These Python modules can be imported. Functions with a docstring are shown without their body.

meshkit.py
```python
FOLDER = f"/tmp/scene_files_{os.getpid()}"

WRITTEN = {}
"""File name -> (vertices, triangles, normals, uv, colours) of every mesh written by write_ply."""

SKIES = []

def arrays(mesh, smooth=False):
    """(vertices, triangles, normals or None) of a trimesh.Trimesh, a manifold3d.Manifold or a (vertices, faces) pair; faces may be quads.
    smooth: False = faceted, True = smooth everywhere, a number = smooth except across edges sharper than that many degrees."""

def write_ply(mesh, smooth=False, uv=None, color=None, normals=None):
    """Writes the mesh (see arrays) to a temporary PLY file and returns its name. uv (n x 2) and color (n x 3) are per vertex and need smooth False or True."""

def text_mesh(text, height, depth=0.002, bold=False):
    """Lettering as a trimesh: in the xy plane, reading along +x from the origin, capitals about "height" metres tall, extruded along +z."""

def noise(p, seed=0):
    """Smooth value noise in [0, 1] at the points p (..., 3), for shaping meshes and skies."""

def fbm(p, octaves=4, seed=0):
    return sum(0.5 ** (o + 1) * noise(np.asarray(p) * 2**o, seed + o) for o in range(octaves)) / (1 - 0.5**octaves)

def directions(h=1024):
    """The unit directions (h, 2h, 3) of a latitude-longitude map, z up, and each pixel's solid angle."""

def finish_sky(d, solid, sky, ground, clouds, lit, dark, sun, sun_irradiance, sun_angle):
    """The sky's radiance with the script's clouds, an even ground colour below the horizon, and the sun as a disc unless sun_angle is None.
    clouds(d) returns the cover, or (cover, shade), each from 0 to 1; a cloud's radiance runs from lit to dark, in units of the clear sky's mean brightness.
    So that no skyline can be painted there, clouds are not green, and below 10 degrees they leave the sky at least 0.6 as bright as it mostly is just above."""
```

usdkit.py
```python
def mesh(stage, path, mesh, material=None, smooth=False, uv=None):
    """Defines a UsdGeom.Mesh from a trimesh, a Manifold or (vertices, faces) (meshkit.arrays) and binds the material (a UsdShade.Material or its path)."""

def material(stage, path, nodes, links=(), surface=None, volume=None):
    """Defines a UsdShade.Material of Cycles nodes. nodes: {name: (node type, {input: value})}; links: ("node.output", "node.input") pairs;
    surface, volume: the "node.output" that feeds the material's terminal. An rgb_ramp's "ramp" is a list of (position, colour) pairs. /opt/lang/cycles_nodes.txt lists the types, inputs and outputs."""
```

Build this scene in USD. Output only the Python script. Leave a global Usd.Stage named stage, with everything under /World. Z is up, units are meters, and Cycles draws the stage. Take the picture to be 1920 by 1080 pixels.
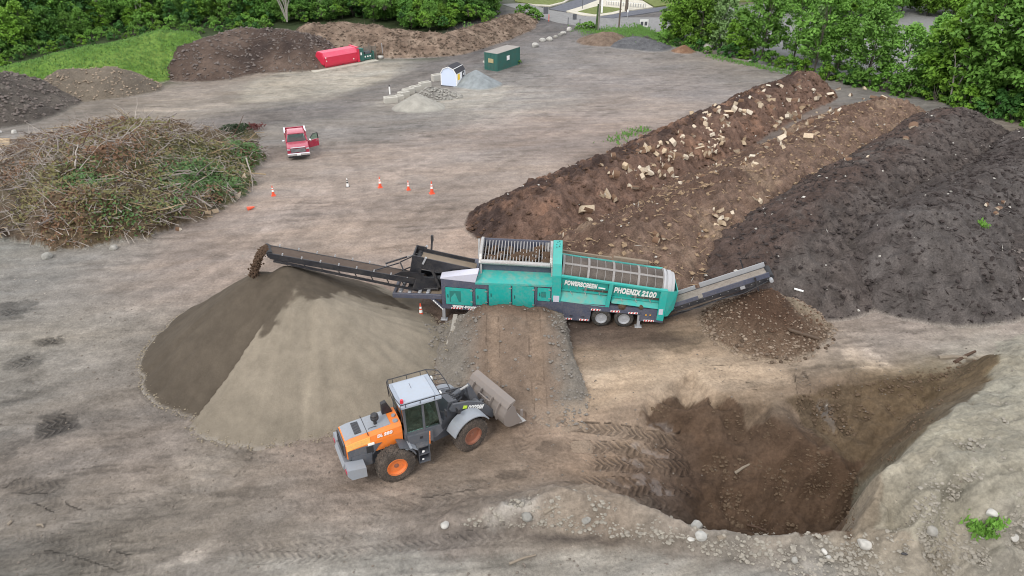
import math, numpy as np, trimesh, manifold3d, usdkit, meshkit
from pxr import Usd, UsdGeom, UsdLux, UsdShade, Gf, Sdf, Vt
from scipy.interpolate import LinearNDInterpolator, RegularGridInterpolator
from scipy.ndimage import gaussian_filter, map_coordinates
from scipy.spatial import cKDTree
from shapely.geometry import Polygon
stage = Usd.Stage.CreateInMemory()
UsdGeom.SetStageUpAxis(stage, 'Z'); UsdGeom.SetStageMetersPerUnit(stage, 1.0)
UsdGeom.Xform.Define(stage, '/World'); UsdGeom.Scope.Define(stage, '/World/Looks')
# ------------------------------------------------------------------ camera
CAM_H, PITCH, FOC = 21.7, math.radians(30.6), 1350.0       # drone height, pitch below the horizon, focal length in photo pixels
cam = UsdGeom.Camera.Define(stage, '/World/camera')
cam.CreateHorizontalApertureAttr(36.0); cam.CreateVerticalApertureAttr(20.25)
cam.CreateFocalLengthAttr(36.0 * FOC / 1920.0)
cam.AddTranslateOp().Set(Gf.Vec3d(0, 0, CAM_H)); cam.AddRotateXOp().Set(90 - math.degrees(PITCH))
cam.CreateExposureAttr(0.40)
# ------------------------------------------------------------------ sky and sun (bright overcast)
SUN_TO = np.array([-0.34, -0.62, 0.74]); SUN_TO /= np.linalg.norm(SUN_TO)
SUN_EL, SUN_ROT = math.asin(SUN_TO[2]), math.atan2(SUN_TO[0], SUN_TO[1])
sky_mat = usdkit.material(stage, '/World/Looks/sky', {
    'sky': ('sky_texture', {'sky_type': 'single_scattering', 'sun_disc': False, 'sun_elevation': SUN_EL, 'sun_rotation': SUN_ROT % (2 * math.pi)}),
    'tc': ('texture_coordinate', {}),
    'mp': ('mapping', {'scale': (1.0, 1.0, 2.2)}),
    'n': ('noise_texture', {'scale': 2.2, 'detail': 5.0, 'roughness': 0.55}),
    'r': ('rgb_ramp', {'ramp': [(0.25, (0.70, 0.70, 0.70)), (0.65, (0.97, 0.97, 0.97))]}),
    'n2': ('noise_texture', {'scale': 1.4, 'detail': 4.0}),
    'cl': ('rgb_ramp', {'ramp': [(0.3, (8.6, 8.9, 9.5)), (0.7, (12.0, 12.1, 12.4))]}),
    'm': ('mix_color', {'blend_type': 'mix', 'use_clamp': False}),
    'bg': ('background_shader', {'strength': 0.11})},
    [('tc.generated', 'mp.vector'), ('mp.vector', 'n.vector'), ('mp.vector', 'n2.vector'), ('n.fac', 'r.fac'), ('r.color', 'm.fac'), ('n2.fac', 'cl.fac'),
     ('sky.color', 'm.a'), ('cl.color', 'm.b'), ('m.result', 'bg.color')], surface='bg.background')
sky = UsdLux.DomeLight.Define(stage, '/World/sky')
UsdShade.MaterialBindingAPI.Apply(sky.GetPrim()).Bind(sky_mat)
sky.GetPrim().SetCustomDataByKey('kind', 'structure'); sky.GetPrim().SetCustomDataByKey('label', 'bright overcast sky with pale broken cloud'); sky.GetPrim().SetCustomDataByKey('category', 'sky')
sun = UsdLux.DistantLight.Define(stage, '/World/sun')
sun.CreateNormalizeAttr(True); sun.CreateIntensityAttr(0.40); sun.CreateAngleAttr(18.0); sun.CreateColorAttr(Gf.Vec3f(1.0, 0.95, 0.87))
_z = Gf.Vec3d(*map(float, SUN_TO))
sun.AddOrientOp().Set(Gf.Quatf(Gf.Rotation(Gf.Vec3d(0, 0, 1), _z).GetQuat()))
# ------------------------------------------------------------------ names, things, parts
rng = np.random.default_rng(7)
_count = {}
def numbered(parent, name):
    k = (parent, name); n = _count.get(k, 0); _count[k] = n + 1
    return parent + '/' + (name if n == 0 else f'{name}_{n:03d}')
def tag(p, label=None, cat=None, group=None, kind=None):
    p = p.GetPrim() if hasattr(p, 'GetPrim') else p
    for k, v in (('label', label), ('category', cat), ('group', group), ('kind', kind)):
        if v: p.SetCustomDataByKey(k, v)
    return p
def thing(name, label, cat, loc=(0, 0, 0), rotz=0.0, group=None, scale=None, tilt=None):
    x = UsdGeom.Xform.Define(stage, numbered('/World', name))
    x.AddTranslateOp().Set(Gf.Vec3d(*map(float, loc)))
    if tilt is not None: x.AddRotateXYZOp().Set(Gf.Vec3f(float(tilt[0]), float(tilt[1]), float(rotz)))
    else: x.AddRotateZOp().Set(float(rotz))
    if scale is not None: x.AddScaleOp().Set(Gf.Vec3f(*map(float, np.broadcast_to(scale, 3))))
    tag(x, label, cat, group)
    return x.GetPrim()
def copy_of(src, loc, rotz=0.0, scale=None, label=None, group=None, tilt=None):
    was = src.GetCustomData()
    base = src.GetName(); base = base[:-4] if base[-4] == '_' and base[-3:].isdigit() else base
    r = thing(base, label or was['label'], was['category'], loc, rotz, group or was.get('group'), scale, tilt)
    r.GetReferences().AddInternalReference(src.GetPath()); r.SetInstanceable(True)
    return r
def arr(m):
    if isinstance(m, MB): return m.joined()
    if isinstance(m, tuple): return m
    if hasattr(m, 'to_mesh'):
        q = m.to_mesh(); return np.array(q.vert_properties[:, :3], float), np.array(q.tri_verts)
    return np.array(m.vertices), np.array(m.faces)
def part(parent, name, mesh, mat, smooth=False, label=None, col=None, prim=None, kind=None, normals=None):
    path = parent if isinstance(parent, str) else str(parent.GetPath())
    v, f = arr(mesh)
    if smooth not in (False, None, True) and (col is None):
        m = usdkit.mesh(stage, numbered(path, name), trimesh.Trimesh(v, f, process=True), mat, smooth=smooth)
    else:
        m = usdkit.mesh(stage, numbered(path, name), (v, f), mat, smooth=bool(smooth))
    if normals is not None: m.CreateNormalsAttr(Vt.Vec3fArray.FromNumpy(np.asarray(normals, np.float32))); m.SetNormalsInterpolation('vertex')
    if col is not None:
        UsdGeom.PrimvarsAPI(m).CreatePrimvar('col', Sdf.ValueTypeNames.Color3fArray, 'vertex').Set(Vt.Vec3fArray.FromNumpy(np.asarray(col, np.float32)))
    for k, a in (prim or {}).items():
        UsdGeom.PrimvarsAPI(m).CreatePrimvar(k, Sdf.ValueTypeNames.Float3Array, 'vertex').Set(Vt.Vec3fArray.FromNumpy(np.asarray(a, np.float32)))
    tag(m, label, kind=kind)
    return m.GetPrim()
def one(name, mesh, mat, label, cat, smooth=False, group=None, kind=None, col=None, prim=None, normals=None):
    p = part('/World', name, mesh, mat, smooth, col=col, prim=prim, normals=normals)
    return tag(p, label, cat, group, kind)
# ------------------------------------------------------------------ mesh building
def unit(v): v = np.asarray(v, float); return v / (np.linalg.norm(v) + 1e-12)
def frame_of(d, up=(0, 0, 1)):
    d = unit(d); u = np.asarray(up, float)
    if abs(d @ u) > 0.98: u = np.array([1.0, 0, 0])
    a = unit(np.cross(u, d)); return a, np.cross(d, a), d
class MB:
    def __init__(s): s.v, s.f, s.n = [], [], 0
    def add(s, v, f):
        v, f = np.asarray(v, float), np.asarray(f, int)
        if f.shape[1] == 4: f = np.vstack([f[:, [0, 1, 2]], f[:, [0, 2, 3]]])
        s.v.append(v); s.f.append(f + s.n); s.n += len(v); return s
    def mesh(s, m): return s.add(*arr(m))
    def box(s, lo, hi, b=0.0, M=None):
        lo, hi = np.minimum(lo, hi).astype(float), np.maximum(lo, hi).astype(float)
        c, h = (lo + hi) / 2, (hi - lo) / 2
        b = min(b, 0.45 * h.min())
        if b <= 0:
            v = np.array([[x, y, z] for x in (-1, 1) for y in (-1, 1) for z in (-1, 1)]) * h
            f = np.array([[0, 1, 3, 2], [4, 6, 7, 5], [0, 4, 5, 1], [2, 3, 7, 6], [0, 2, 6, 4], [1, 5, 7, 3]])
        else:
            pts = []
            for sg in np.array([[x, y, z] for x in (-1, 1) for y in (-1, 1) for z in (-1, 1)]):
                for k in range(3):
                    q = h - b; q[k] = h[k]; pts.append(sg * q)
            hull = trimesh.convex.convex_hull(np.array(pts)); v, f = np.array(hull.vertices), np.array(hull.faces)
        v = v + c
        if M is not None: v = v @ M[:3, :3].T + M[:3, 3]
        return s.add(v, f)
    def bar(s, p, q, w, h, up=(0, 0, 1), b=0.0):
        """a beam from p to q, w wide and h high"""
        p, q = np.asarray(p, float), np.asarray(q, float); a, c, d = frame_of(q - p, up); L = np.linalg.norm(q - p)
        M = np.eye(4); M[:3, 0], M[:3, 1], M[:3, 2], M[:3, 3] = a, c, d, p
        return s.box((-w / 2, -h / 2, 0), (w / 2, h / 2, L), b, M)
    def cyl(s, p, q, r0, r1=None, n=12, cap=True):
        r1 = r0 if r1 is None else r1
        p, q = np.asarray(p, float), np.asarray(q, float); a, c, d = frame_of(q - p)
        t = np.arange(n) * 2 * np.pi / n; ring = np.cos(t)[:, None] * a + np.sin(t)[:, None] * c
        v = np.vstack([p + ring * r0, q + ring * r1]); i = np.arange(n); j = (i + 1) % n
        f = [np.stack([i, j, n + j], 1), np.stack([i, n + j, n + i], 1)]
        if cap:
            v = np.vstack([v, p, q]); f += [np.stack([j, i, np.full(n, 2 * n)], 1), np.stack([n + i, n + j, np.full(n, 2 * n + 1)], 1)]
        return s.add(v, np.vstack(f))
    def tube(s, pts, r, n=6):
        pts = np.asarray(pts, float); r = np.broadcast_to(r, len(pts))
        t = np.gradient(pts, axis=0); t /= np.linalg.norm(t, axis=1, keepdims=True) + 1e-9
        ref = np.where(np.abs(t[:, 2:]) < 0.92, [[0, 0, 1.0]], [[1.0, 0, 0]]); a = np.cross(ref, t); a /= np.linalg.norm(a, axis=1, keepdims=True); c = np.cross(t, a)
        th = np.arange(n) * 2 * np.pi / n
        v = pts[:, None] + r[:, None, None] * (np.cos(th)[None, :, None] * a[:, None] + np.sin(th)[None, :, None] * c[:, None])
        i, j = np.meshgrid(np.arange(len(pts) - 1), np.arange(n), indexing='ij'); k = (j + 1) % n
        q = np.stack([i * n + j, i * n + k, (i + 1) * n + k, (i + 1) * n + j], -1).reshape(-1, 4)
        m = len(pts); v = np.vstack([v.reshape(-1, 3), pts[0], pts[-1]])
        tri = np.vstack([q[:, [0, 1, 2]], q[:, [0, 2, 3]]]); jj = np.arange(n); kk = (jj + 1) % n
        tri = np.vstack([tri, np.stack([kk, jj, np.full(n, m * n)], 1), np.stack([(m - 1) * n + jj, (m - 1) * n + kk, np.full(n, m * n + 1)], 1)])
        return s.add(v, tri)
    def prism(s, poly, o, a, b, n, depth):
        """polygon (in axes a, b from o) extruded by depth along n"""
        m = trimesh.creation.extrude_polygon(Polygon(poly), depth, engine='earcut'); v = np.array(m.vertices)
        o, a, b, n = (np.asarray(x, float) for x in (o, a, b, n))
        w = o + v[:, :1] * a + v[:, 1:2] * b + v[:, 2:3] * n; f = np.array(m.faces)
        if np.dot(np.cross(a, b), n) < 0: f = f[:, ::-1]
        return s.add(w, f)
    def quad(s, p0, p1, p2, p3, t=0.02):
        """thin plate with corners p0..p3"""
        p = np.array([p0, p1, p2, p3], float); n = unit(np.cross(p[1] - p[0], p[3] - p[0])) * t
        v = np.vstack([p, p - n]); return s.add(v, [[0, 1, 2, 3], [7, 6, 5, 4], [0, 4, 5, 1], [1, 5, 6, 2], [2, 6, 7, 3], [3, 7, 4, 0]])
    def loft(s, rings, cap=True):
        R = np.asarray(rings, float); m, n = R.shape[:2]
        i, j = np.meshgrid(np.arange(m - 1), np.arange(n), indexing='ij'); k = (j + 1) % n
        q = np.stack([i * n + j, i * n + k, (i + 1) * n + k, (i + 1) * n + j], -1).reshape(-1, 4)
        f = np.vstack([q[:, [0, 1, 2]], q[:, [0, 2, 3]]])
        v = R.reshape(-1, 3)
        if cap:
            c0, c1 = len(v), len(v) + 1; v = np.vstack([v, R[0].mean(0), R[-1].mean(0)]); jj = np.arange(n); kk = (jj + 1) % n
            f = np.vstack([f, np.stack([kk, jj, np.full(n, c0)], 1), np.stack([(m - 1) * n + jj, (m - 1) * n + kk, np.full(n, c1)], 1)])
        return s.add(v, f)
    def revolve(s, prof, o, axis, n=32):
        """profile [(along axis, radius)] turned round the axis from o"""
        a, c, d = frame_of(axis); th = np.arange(n) * 2 * np.pi / n; ring = np.cos(th)[:, None] * a + np.sin(th)[:, None] * c
        return s.loft([np.asarray(o) + d * h + ring * max(r, 1e-4) for h, r in prof])
    def moved(s, M):
        v, f = s.joined(); o = MB(); o.add(v @ M[:3, :3].T + M[:3, 3], f); return o
    def joined(s): return np.vstack(s.v), np.vstack(s.f)
def rot_z(a, t=(0, 0, 0)):
    M = np.eye(4); c, d = math.cos(a), math.sin(a); M[:2, :2] = [[c, -d], [d, c]]; M[:3, 3] = t; return M
# ------------------------------------------------------------------ noise in numpy
def vnoise(x, y, seed=0):
    r = np.random.default_rng(1000 + seed).random((256, 256)); i, j = np.floor(x).astype(int), np.floor(y).astype(int)
    a, b = x - i, y - j; a = a * a * (3 - 2 * a); b = b * b * (3 - 2 * b); i0, i1, j0, j1 = i & 255, (i + 1) & 255, j & 255, (j + 1) & 255
    return (r[i0, j0] * (1 - a) + r[i1, j0] * a) * (1 - b) + (r[i0, j1] * (1 - a) + r[i1, j1] * a) * b
def fb(x, y, octaves=4, seed=0, gain=0.5):
    t, w, s = 0.0, 0.0, 1.0
    for o in range(octaves):
        t = t + s * vnoise(x * 2 ** o + 17.3 * o, y * 2 ** o - 9.1 * o, seed + o); w += s; s *= gain
    return t / w - 0.5
def sst(a, b, x): t = np.clip((x - a) / (b - a), 0, 1); return t * t * (3 - 2 * t)
# ------------------------------------------------------------------ colour
def lin(c): c = np.asarray(c, float) / 255.0; return np.where(c <= 0.04045, c / 12.92, ((c + 0.055) / 1.055) ** 2.4)
KA = 0.72
def S(r, g, b, k=KA): return tuple(float(x) for x in lin((r, g, b)) * k)
# ------------------------------------------------------------------ materials
def MT(name, nodes, links, surface): return usdkit.material(stage, '/World/Looks/' + name, nodes, links, surface=surface)
def paint(name, c, rough=0.45, dirt=0.35, dust=(0.22, 0.19, 0.16), metallic=0.0, sc=3.0, spec=0.5, coat=0.0):
    """paint with blotchy dust and scuffs"""
    return MT(name, {'tc': ('texture_coordinate', {}), 'n': ('noise_texture', {'scale': sc, 'detail': 6.0, 'roughness': 0.65}), 'n2': ('noise_texture', {'scale': sc * 9, 'detail': 3.0}),
        'mul': ('math', {'math_type': 'multiply'}), 'r': ('map_range', {'from_min': 0.18, 'from_max': 0.42, 'to_min': 0.0, 'to_max': dirt, 'clamp': True}),
        'm': ('mix_color', {'a': c, 'b': dust}), 'rr': ('map_range', {'from_min': 0.0, 'from_max': max(dirt, 0.01), 'to_min': rough, 'to_max': min(1, rough + 0.35)}),
        'p': ('principled_bsdf', {'metallic': metallic, 'specular_ior_level': spec, 'coat_weight': coat, 'coat_roughness': 0.1})},
        [('tc.object', 'n.vector'), ('tc.object', 'n2.vector'), ('n.fac', 'mul.value1'), ('n2.fac', 'mul.value2'), ('mul.value', 'r.value'), ('r.result', 'm.fac'), ('r.result', 'rr.value'),
         ('m.result', 'p.base_color'), ('rr.result', 'p.roughness')], 'p.BSDF')
def flat(name, c, rough=0.6, **k): return MT(name, {'p': ('principled_bsdf', {'base_color': c, 'roughness': rough, **k})}, [], 'p.BSDF')
def earth(name, fine=14.0, amp=(0.72, 1.3), bump=0.5, bdist=0.05, rough=0.95, c=None, bscale=6.0, tracks=False, sp=0.15, mid=.16):
    """soil whose colour is the vertex colour (or c), with grain and bump"""
    N = {'g': ('geometry', {}), 'n': ('noise_texture', {'scale': fine, 'detail': 5.0, 'roughness': 0.7}), 'r': ('map_range', {'from_min': 0.25, 'from_max': 0.75, 'to_min': amp[0], 'to_max': amp[1]}),
         'n3': ('noise_texture', {'scale': 1.1, 'detail': 9.0, 'roughness': .76}), 'r3': ('map_range', {'from_min': .32, 'from_max': .68, 'to_min': 1 - mid, 'to_max': 1 + mid}), 'rm': ('math', {'math_type': 'multiply'}),
        'v': ('vector_math', {'math_type': 'scale'}), 'bn': ('noise_texture', {'scale': bscale, 'detail': 7.0, 'roughness': 0.7}), 'b': ('bump', {'strength': bump, 'distance': bdist}),
         'p': ('principled_bsdf', {'roughness': rough, 'specular_ior_level': sp})}
    L = [('g.position', 'n.vector'), ('g.position', 'bn.vector'), ('n.fac', 'r.value'), ('g.position', 'n3.vector'), ('n3.fac', 'r3.value'), ('r.result', 'rm.value1'), ('r3.result', 'rm.value2'), ('rm.value', 'v.scale'), ('bn.fac', 'b.height'), ('b.normal', 'p.normal')]
    if c is None: N['a'] = ('attribute', {'attribute': 'col'}); L.append(('a.color', 'v.vector1'))
    else: N['v'][1]['vector1'] = c
    if tracks:
        # tyre tread prints: trk = (distance along, distance across, strength); wet = (wetness, 0, 0)
        N.update({'st0': ('math', {'math_type': 'multiply'}), 'tn': ('noise_texture', {'scale': 2.6, 'detail': 5.0, 'roughness': .7}), 'tr': ('map_range', {'from_min': .36, 'from_max': .54, 'to_min': 0.0, 'to_max': 1.0, 'clamp': True}), 't': ('attribute', {'attribute': 'trk'}), 's': ('separate_xyz', {}), 'ab': ('math', {'math_type': 'absolute'}), 'sl': ('math', {'math_type': 'multiply_add', 'value2': 0.9}),
                  'k': ('math', {'math_type': 'multiply', 'value2': 2 * math.pi / 0.30}), 'sn': ('math', {'math_type': 'sine'}), 'st': ('math', {'math_type': 'multiply'}),
                  'dk': ('math', {'math_type': 'multiply_add', 'value2': 0.16, 'value3': 1.0}), 'bh': ('math', {'math_type': 'multiply_add', 'value2': 0.45}),
                  'v2': ('vector_math', {'math_type': 'scale'}), 'w': ('attribute', {'attribute': 'wet'}), 'ws': ('separate_xyz', {}), 'wr': ('map_range', {'from_min': 0.0, 'from_max': 1.0, 'to_min': rough, 'to_max': 0.12, 'clamp': True}),
                  'wb': ('map_range', {'from_min': 0.0, 'from_max': 1.0, 'to_min': bump, 'to_max': 0.03, 'clamp': True}), 'wsp': ('map_range', {'from_min': 0.0, 'from_max': 1.0, 'to_min': sp, 'to_max': 0.6, 'clamp': True})})
        L += [('t.vector', 's.vector'), ('s.y', 'ab.value1'), ('ab.value', 'sl.value1'), ('s.x', 'sl.value3'), ('sl.value', 'k.value1'), ('k.value', 'sn.value1'), ('sn.value', 'st0.value1'), ('s.z', 'st0.value2'), ('g.position', 'tn.vector'), ('tn.fac', 'tr.value'), ('st0.value', 'st.value1'), ('tr.result', 'st.value2'),
              ('st.value', 'dk.value1'), ('v.vector', 'v2.vector1'), ('dk.value', 'v2.scale'), ('st.value', 'bh.value1'), ('bn.fac', 'bh.value3'), ('bh.value', 'b.height'),
              ('v2.vector', 'p.base_color'), ('w.vector', 'ws.vector'), ('ws.x', 'wr.value'), ('wr.result', 'p.roughness'), ('ws.x', 'wb.value'), ('wb.result', 'b.strength'), ('ws.x', 'wsp.value'), ('wsp.result', 'p.specular_ior_level')]
        L = [l for l in L if l != ('bn.fac', 'b.height')]
    else: L.append(('v.vector', 'p.base_color'))
    return MT(name, N, L, 'p.BSDF')
def varied(name, c0, c1, rough=0.85, sc=6.0, island=True, bump=0.3):
    """each loose piece takes its own tone between two colours"""
    return MT(name, {'g': ('geometry', {}), 'oi': ('object_info', {}), 'add': ('math', {'math_type': 'add'}), 'fr': ('math', {'math_type': 'fraction'}), 'm': ('mix_color', {'a': c0, 'b': c1}),
        'n': ('noise_texture', {'scale': sc, 'detail': 4.0}), 'r': ('map_range', {'from_min': 0.3, 'from_max': 0.7, 'to_min': 0.75, 'to_max': 1.2}), 'v': ('vector_math', {'math_type': 'scale'}),
        'b': ('bump', {'strength': bump, 'distance': 0.03}), 'p': ('principled_bsdf', {'roughness': rough, 'specular_ior_level': 0.2})},
        [('g.random_per_island', 'add.value1'), ('oi.random', 'add.value2'), ('add.value', 'fr.value1'), ('fr.value', 'm.fac'), ('g.position', 'n.vector'), ('n.fac', 'r.value'), ('m.result', 'v.vector1'), ('r.result', 'v.scale'),
         ('n.fac', 'b.height'), ('b.normal', 'p.normal'), ('v.vector', 'p.base_color')], 'p.BSDF')
def leaf(name, c0, c1, trans=0.30):
    return MT(name, {'g': ('geometry', {}), 'oi': ('object_info', {}), 'm': ('mix_color', {'a': c0, 'b': c1}), 'hs': ('map_range', {'from_min': 0, 'from_max': 1, 'to_min': 0.75, 'to_max': 1.25}),
        'v': ('vector_math', {'math_type': 'scale'}), 'd': ('principled_bsdf', {'roughness': 0.55, 'specular_ior_level': 0.3}), 't': ('translucent_bsdf', {}), 'mx': ('mix_closure', {'fac': trans})},
        [('g.random_per_island', 'm.fac'), ('oi.random', 'hs.value'), ('m.result', 'v.vector1'), ('hs.result', 'v.scale'), ('v.vector', 'd.base_color'), ('v.vector', 't.color'), ('d.BSDF', 'mx.closure1'), ('t.BSDF', 'mx.closure2')], 'mx.closure')
# ------------------------------------------------------------------ pixel of the photograph -> point of the yard
FWD = np.array([0, math.cos(PITCH), -math.sin(PITCH)]); UPV = np.array([0, math.sin(PITCH), math.cos(PITCH)]); EYE = np.array([0, 0, CAM_H])
def ray(px, py):
    px, py = np.broadcast_arrays(np.asarray(px, float), np.asarray(py, float))
    d = FWD + ((px - 960) / FOC)[..., None] * np.array([1.0, 0, 0]) - ((py - 540) / FOC)[..., None] * UPV
    return d / np.linalg.norm(d, axis=-1, keepdims=True)
def slope_base(y):
    t = np.clip((np.asarray(y, float) - 36) / 70, 0, 1); return -5.0 * (0.5 * t + 0.5 * t * t * (3 - 2 * t))
def G0(px, py, z=0.0):
    """point at height z above the sloping yard, seen at that pixel"""
    d = ray(px, py); h = np.asarray(z, float) + 0 * d[..., 0]; y = 0
    for _ in range(30):
        t = (h + slope_base(y) - CAM_H) / d[..., 2]; y = 0.5 * y + 0.5 * d[..., 1] * t
    return EYE + d * t[..., None]
# ------------------------------------------------------------------ the ground: one sheet with the excavation, the gravel ridge and the pale bank
PIT = [(1150,775,0),(1210,762,0),(1270,754,0),(1330,753,0),(1390,766,0),(1450,786,0),(1500,813,-.1),(1560,850,-.4),(1610,870,-.8),
 (1210,740,.05),(1330,728,.05),(1450,752,0),(1500,738,-.05),(1450,700,0),(1300,690,0),(1600,690,.1),(1150,720,0),(1100,740,0),(1050,780,0),(1000,800,0),
 (1215,790,-.9),(1270,786,-1.3),(1330,790,-1.3),(1390,815,-1.3),(1450,840,-1.2),(1450,880,-1.6),(1500,870,-1.3),(1560,900,-1.7),(1380,870,-1.7),(1550,985,-3.2),(1480,940,-2.5),(1400,985,-3.0),(1320,955,-2.4),(1330,900,-2.0),
 (1060,850,0),(1100,830,-.1),(1150,820,-.4),(1200,815,-.8),(1260,810,-1.2),(1150,880,-.5),(1200,880,-1.0),(1260,880,-1.6),(1300,880,-1.9),(1150,925,-.5),(1200,935,-1.1),(1260,945,-1.8),(1000,860,0),(1050,890,0),
 (760,975,.0),(810,978,.15),(860,965,.55),(930,952,.9),(1000,938,1.1),(1060,926,1.25),(1130,930,1.15),(1200,948,1.0),(1260,972,.85),(1320,988,.75),(1400,1000,.5),(1500,1000,.5),(1600,1000,.5),(1680,1000,.7),
 (1060,905,.1),(1000,915,.1),(930,925,.1),(860,940,.05),(1130,912,-.2),(800,1010,0),(950,1000,0),(1100,1000,0),(1250,1030,0),(1400,1045,0),(1600,1050,.1),(1750,1050,.3),(1900,1050,.5),
 (1850,668,1.0),(1862,715,1.3),(1800,765,1.5),(1740,805,1.6),(1690,850,1.6),(1650,890,1.4),(1640,940,1.2),(1625,985,.8),(1830,690,.2),(1750,745,-.4),(1690,785,-.9),(1645,850,-1.3),(1610,890,-1.7),(1600,940,-2.5),(1590,985,-3.1),
 (1500,740,-.05),(1560,760,-.4),(1560,810,-.8),(1620,780,-.7),(1650,740,-.4),(1700,720,-.1),(1780,700,.1),
 (1900,700,1.5),(1900,800,2.0),(1800,850,2.1),(1750,950,1.6),(1900,950,1.8),(1700,1000,1.0),(1900,1010,1.1),(2000,850,2.3),(2100,900,2.2),(2000,680,1.0),(1950,640,.3),(1880,635,.1),(1750,640,0)]
PIT = [(a, b, z * 1.5 if z > .85 and a > 1600 else z) for a, b, z in PIT]
_p = np.array(PIT, float); _w = G0(_p[:, 0], _p[:, 1], _p[:, 2]); _zc = _p[:, 2]
_more = [(9, 20.4, -3.2), (11, 20.5, -3.3), (13, 20.6, -3.2), (7.5, 20.5, -2.6), (6, 20.3, -1.9), (14.2, 20.6, -3.2)]
_edge = [(x, y, 0) for x in (-5, 0, 5, 10, 15, 20, 25, 30, 36) for y in (15, 33.5)] + [(-5, y, 0) for y in (19, 23, 27, 31)] + [(36, y, 1.0) for y in (19, 23)] + [(36, 27, .8), (36, 31, 0)]
_xy = np.vstack([_w[:, :2], np.array(_more)[:, :2], np.array(_edge, float)[:, :2]]); _zz = np.concatenate([_zc, np.array(_more)[:, 2], np.array(_edge, float)[:, 2]])
_gx, _gy = np.arange(-5, 36.01, .1), np.arange(15, 33.51, .1); _GX, _GY = np.meshgrid(_gx, _gy, indexing='ij')
_wx = _GX + .5 * fb(_GX / 1.9, _GY / 1.9, 4, 11, .6); _wy = _GY + .5 * fb(_GX / 1.9, _GY / 1.9, 4, 12, .6)
_tri = LinearNDInterpolator(np.vstack([_xy, [(-9, 10), (40, 10), (-9, 38), (40, 38)]]), np.concatenate([_zz, [0, 0, 0, 0]]))
_pit = gaussian_filter(np.nan_to_num(_tri(np.stack([_wx, _wy], -1))), .9)
_pit -= .25 * sst(-.06, -.30, _pit) * sst(7, 8.5, _GX)
_pit *= sst(-5, -3.5, _GX) * sst(36, 33, _GX) * sst(15, 16, _GY) * sst(33.5, 32, _GY)
_pitf = _pit + (.75 * (.22 - np.abs(fb(_GX / 1.2, _GY / 1.2, 4, 21, .6))) + .5 * fb(_GX / .8, _GY / .8, 5, 22, .62)) * sst(.1, .7, np.abs(_pit)) + .30 * fb(_GX / .3, _GY / .3, 3, 24, .7) * sst(.08, .5, np.abs(_pit))
_pi = RegularGridInterpolator((_gx, _gy), _pit, bounds_error=False, fill_value=0); _pif = RegularGridInterpolator((_gx, _gy), _pitf, bounds_error=False, fill_value=0)
def ground_at(x, y, fine=False):
    x, y = np.asarray(x, float), np.asarray(y, float); sh = np.broadcast(x, y).shape; x, y = np.broadcast_to(x, sh).ravel(), np.broadcast_to(y, sh).ravel()
    z = slope_base(y) + 0.25 * fb(x / 14, y / 14, 3, 5) * sst(36, 50, y) * sst(112, 104, y)
    k = (x > -5) & (x < 36) & (y > 15) & (y < 33.5)
    if k.any(): z[k] += (_pif if fine else _pi)(np.stack([x[k], y[k]], 1))
    return z.reshape(sh)
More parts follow.
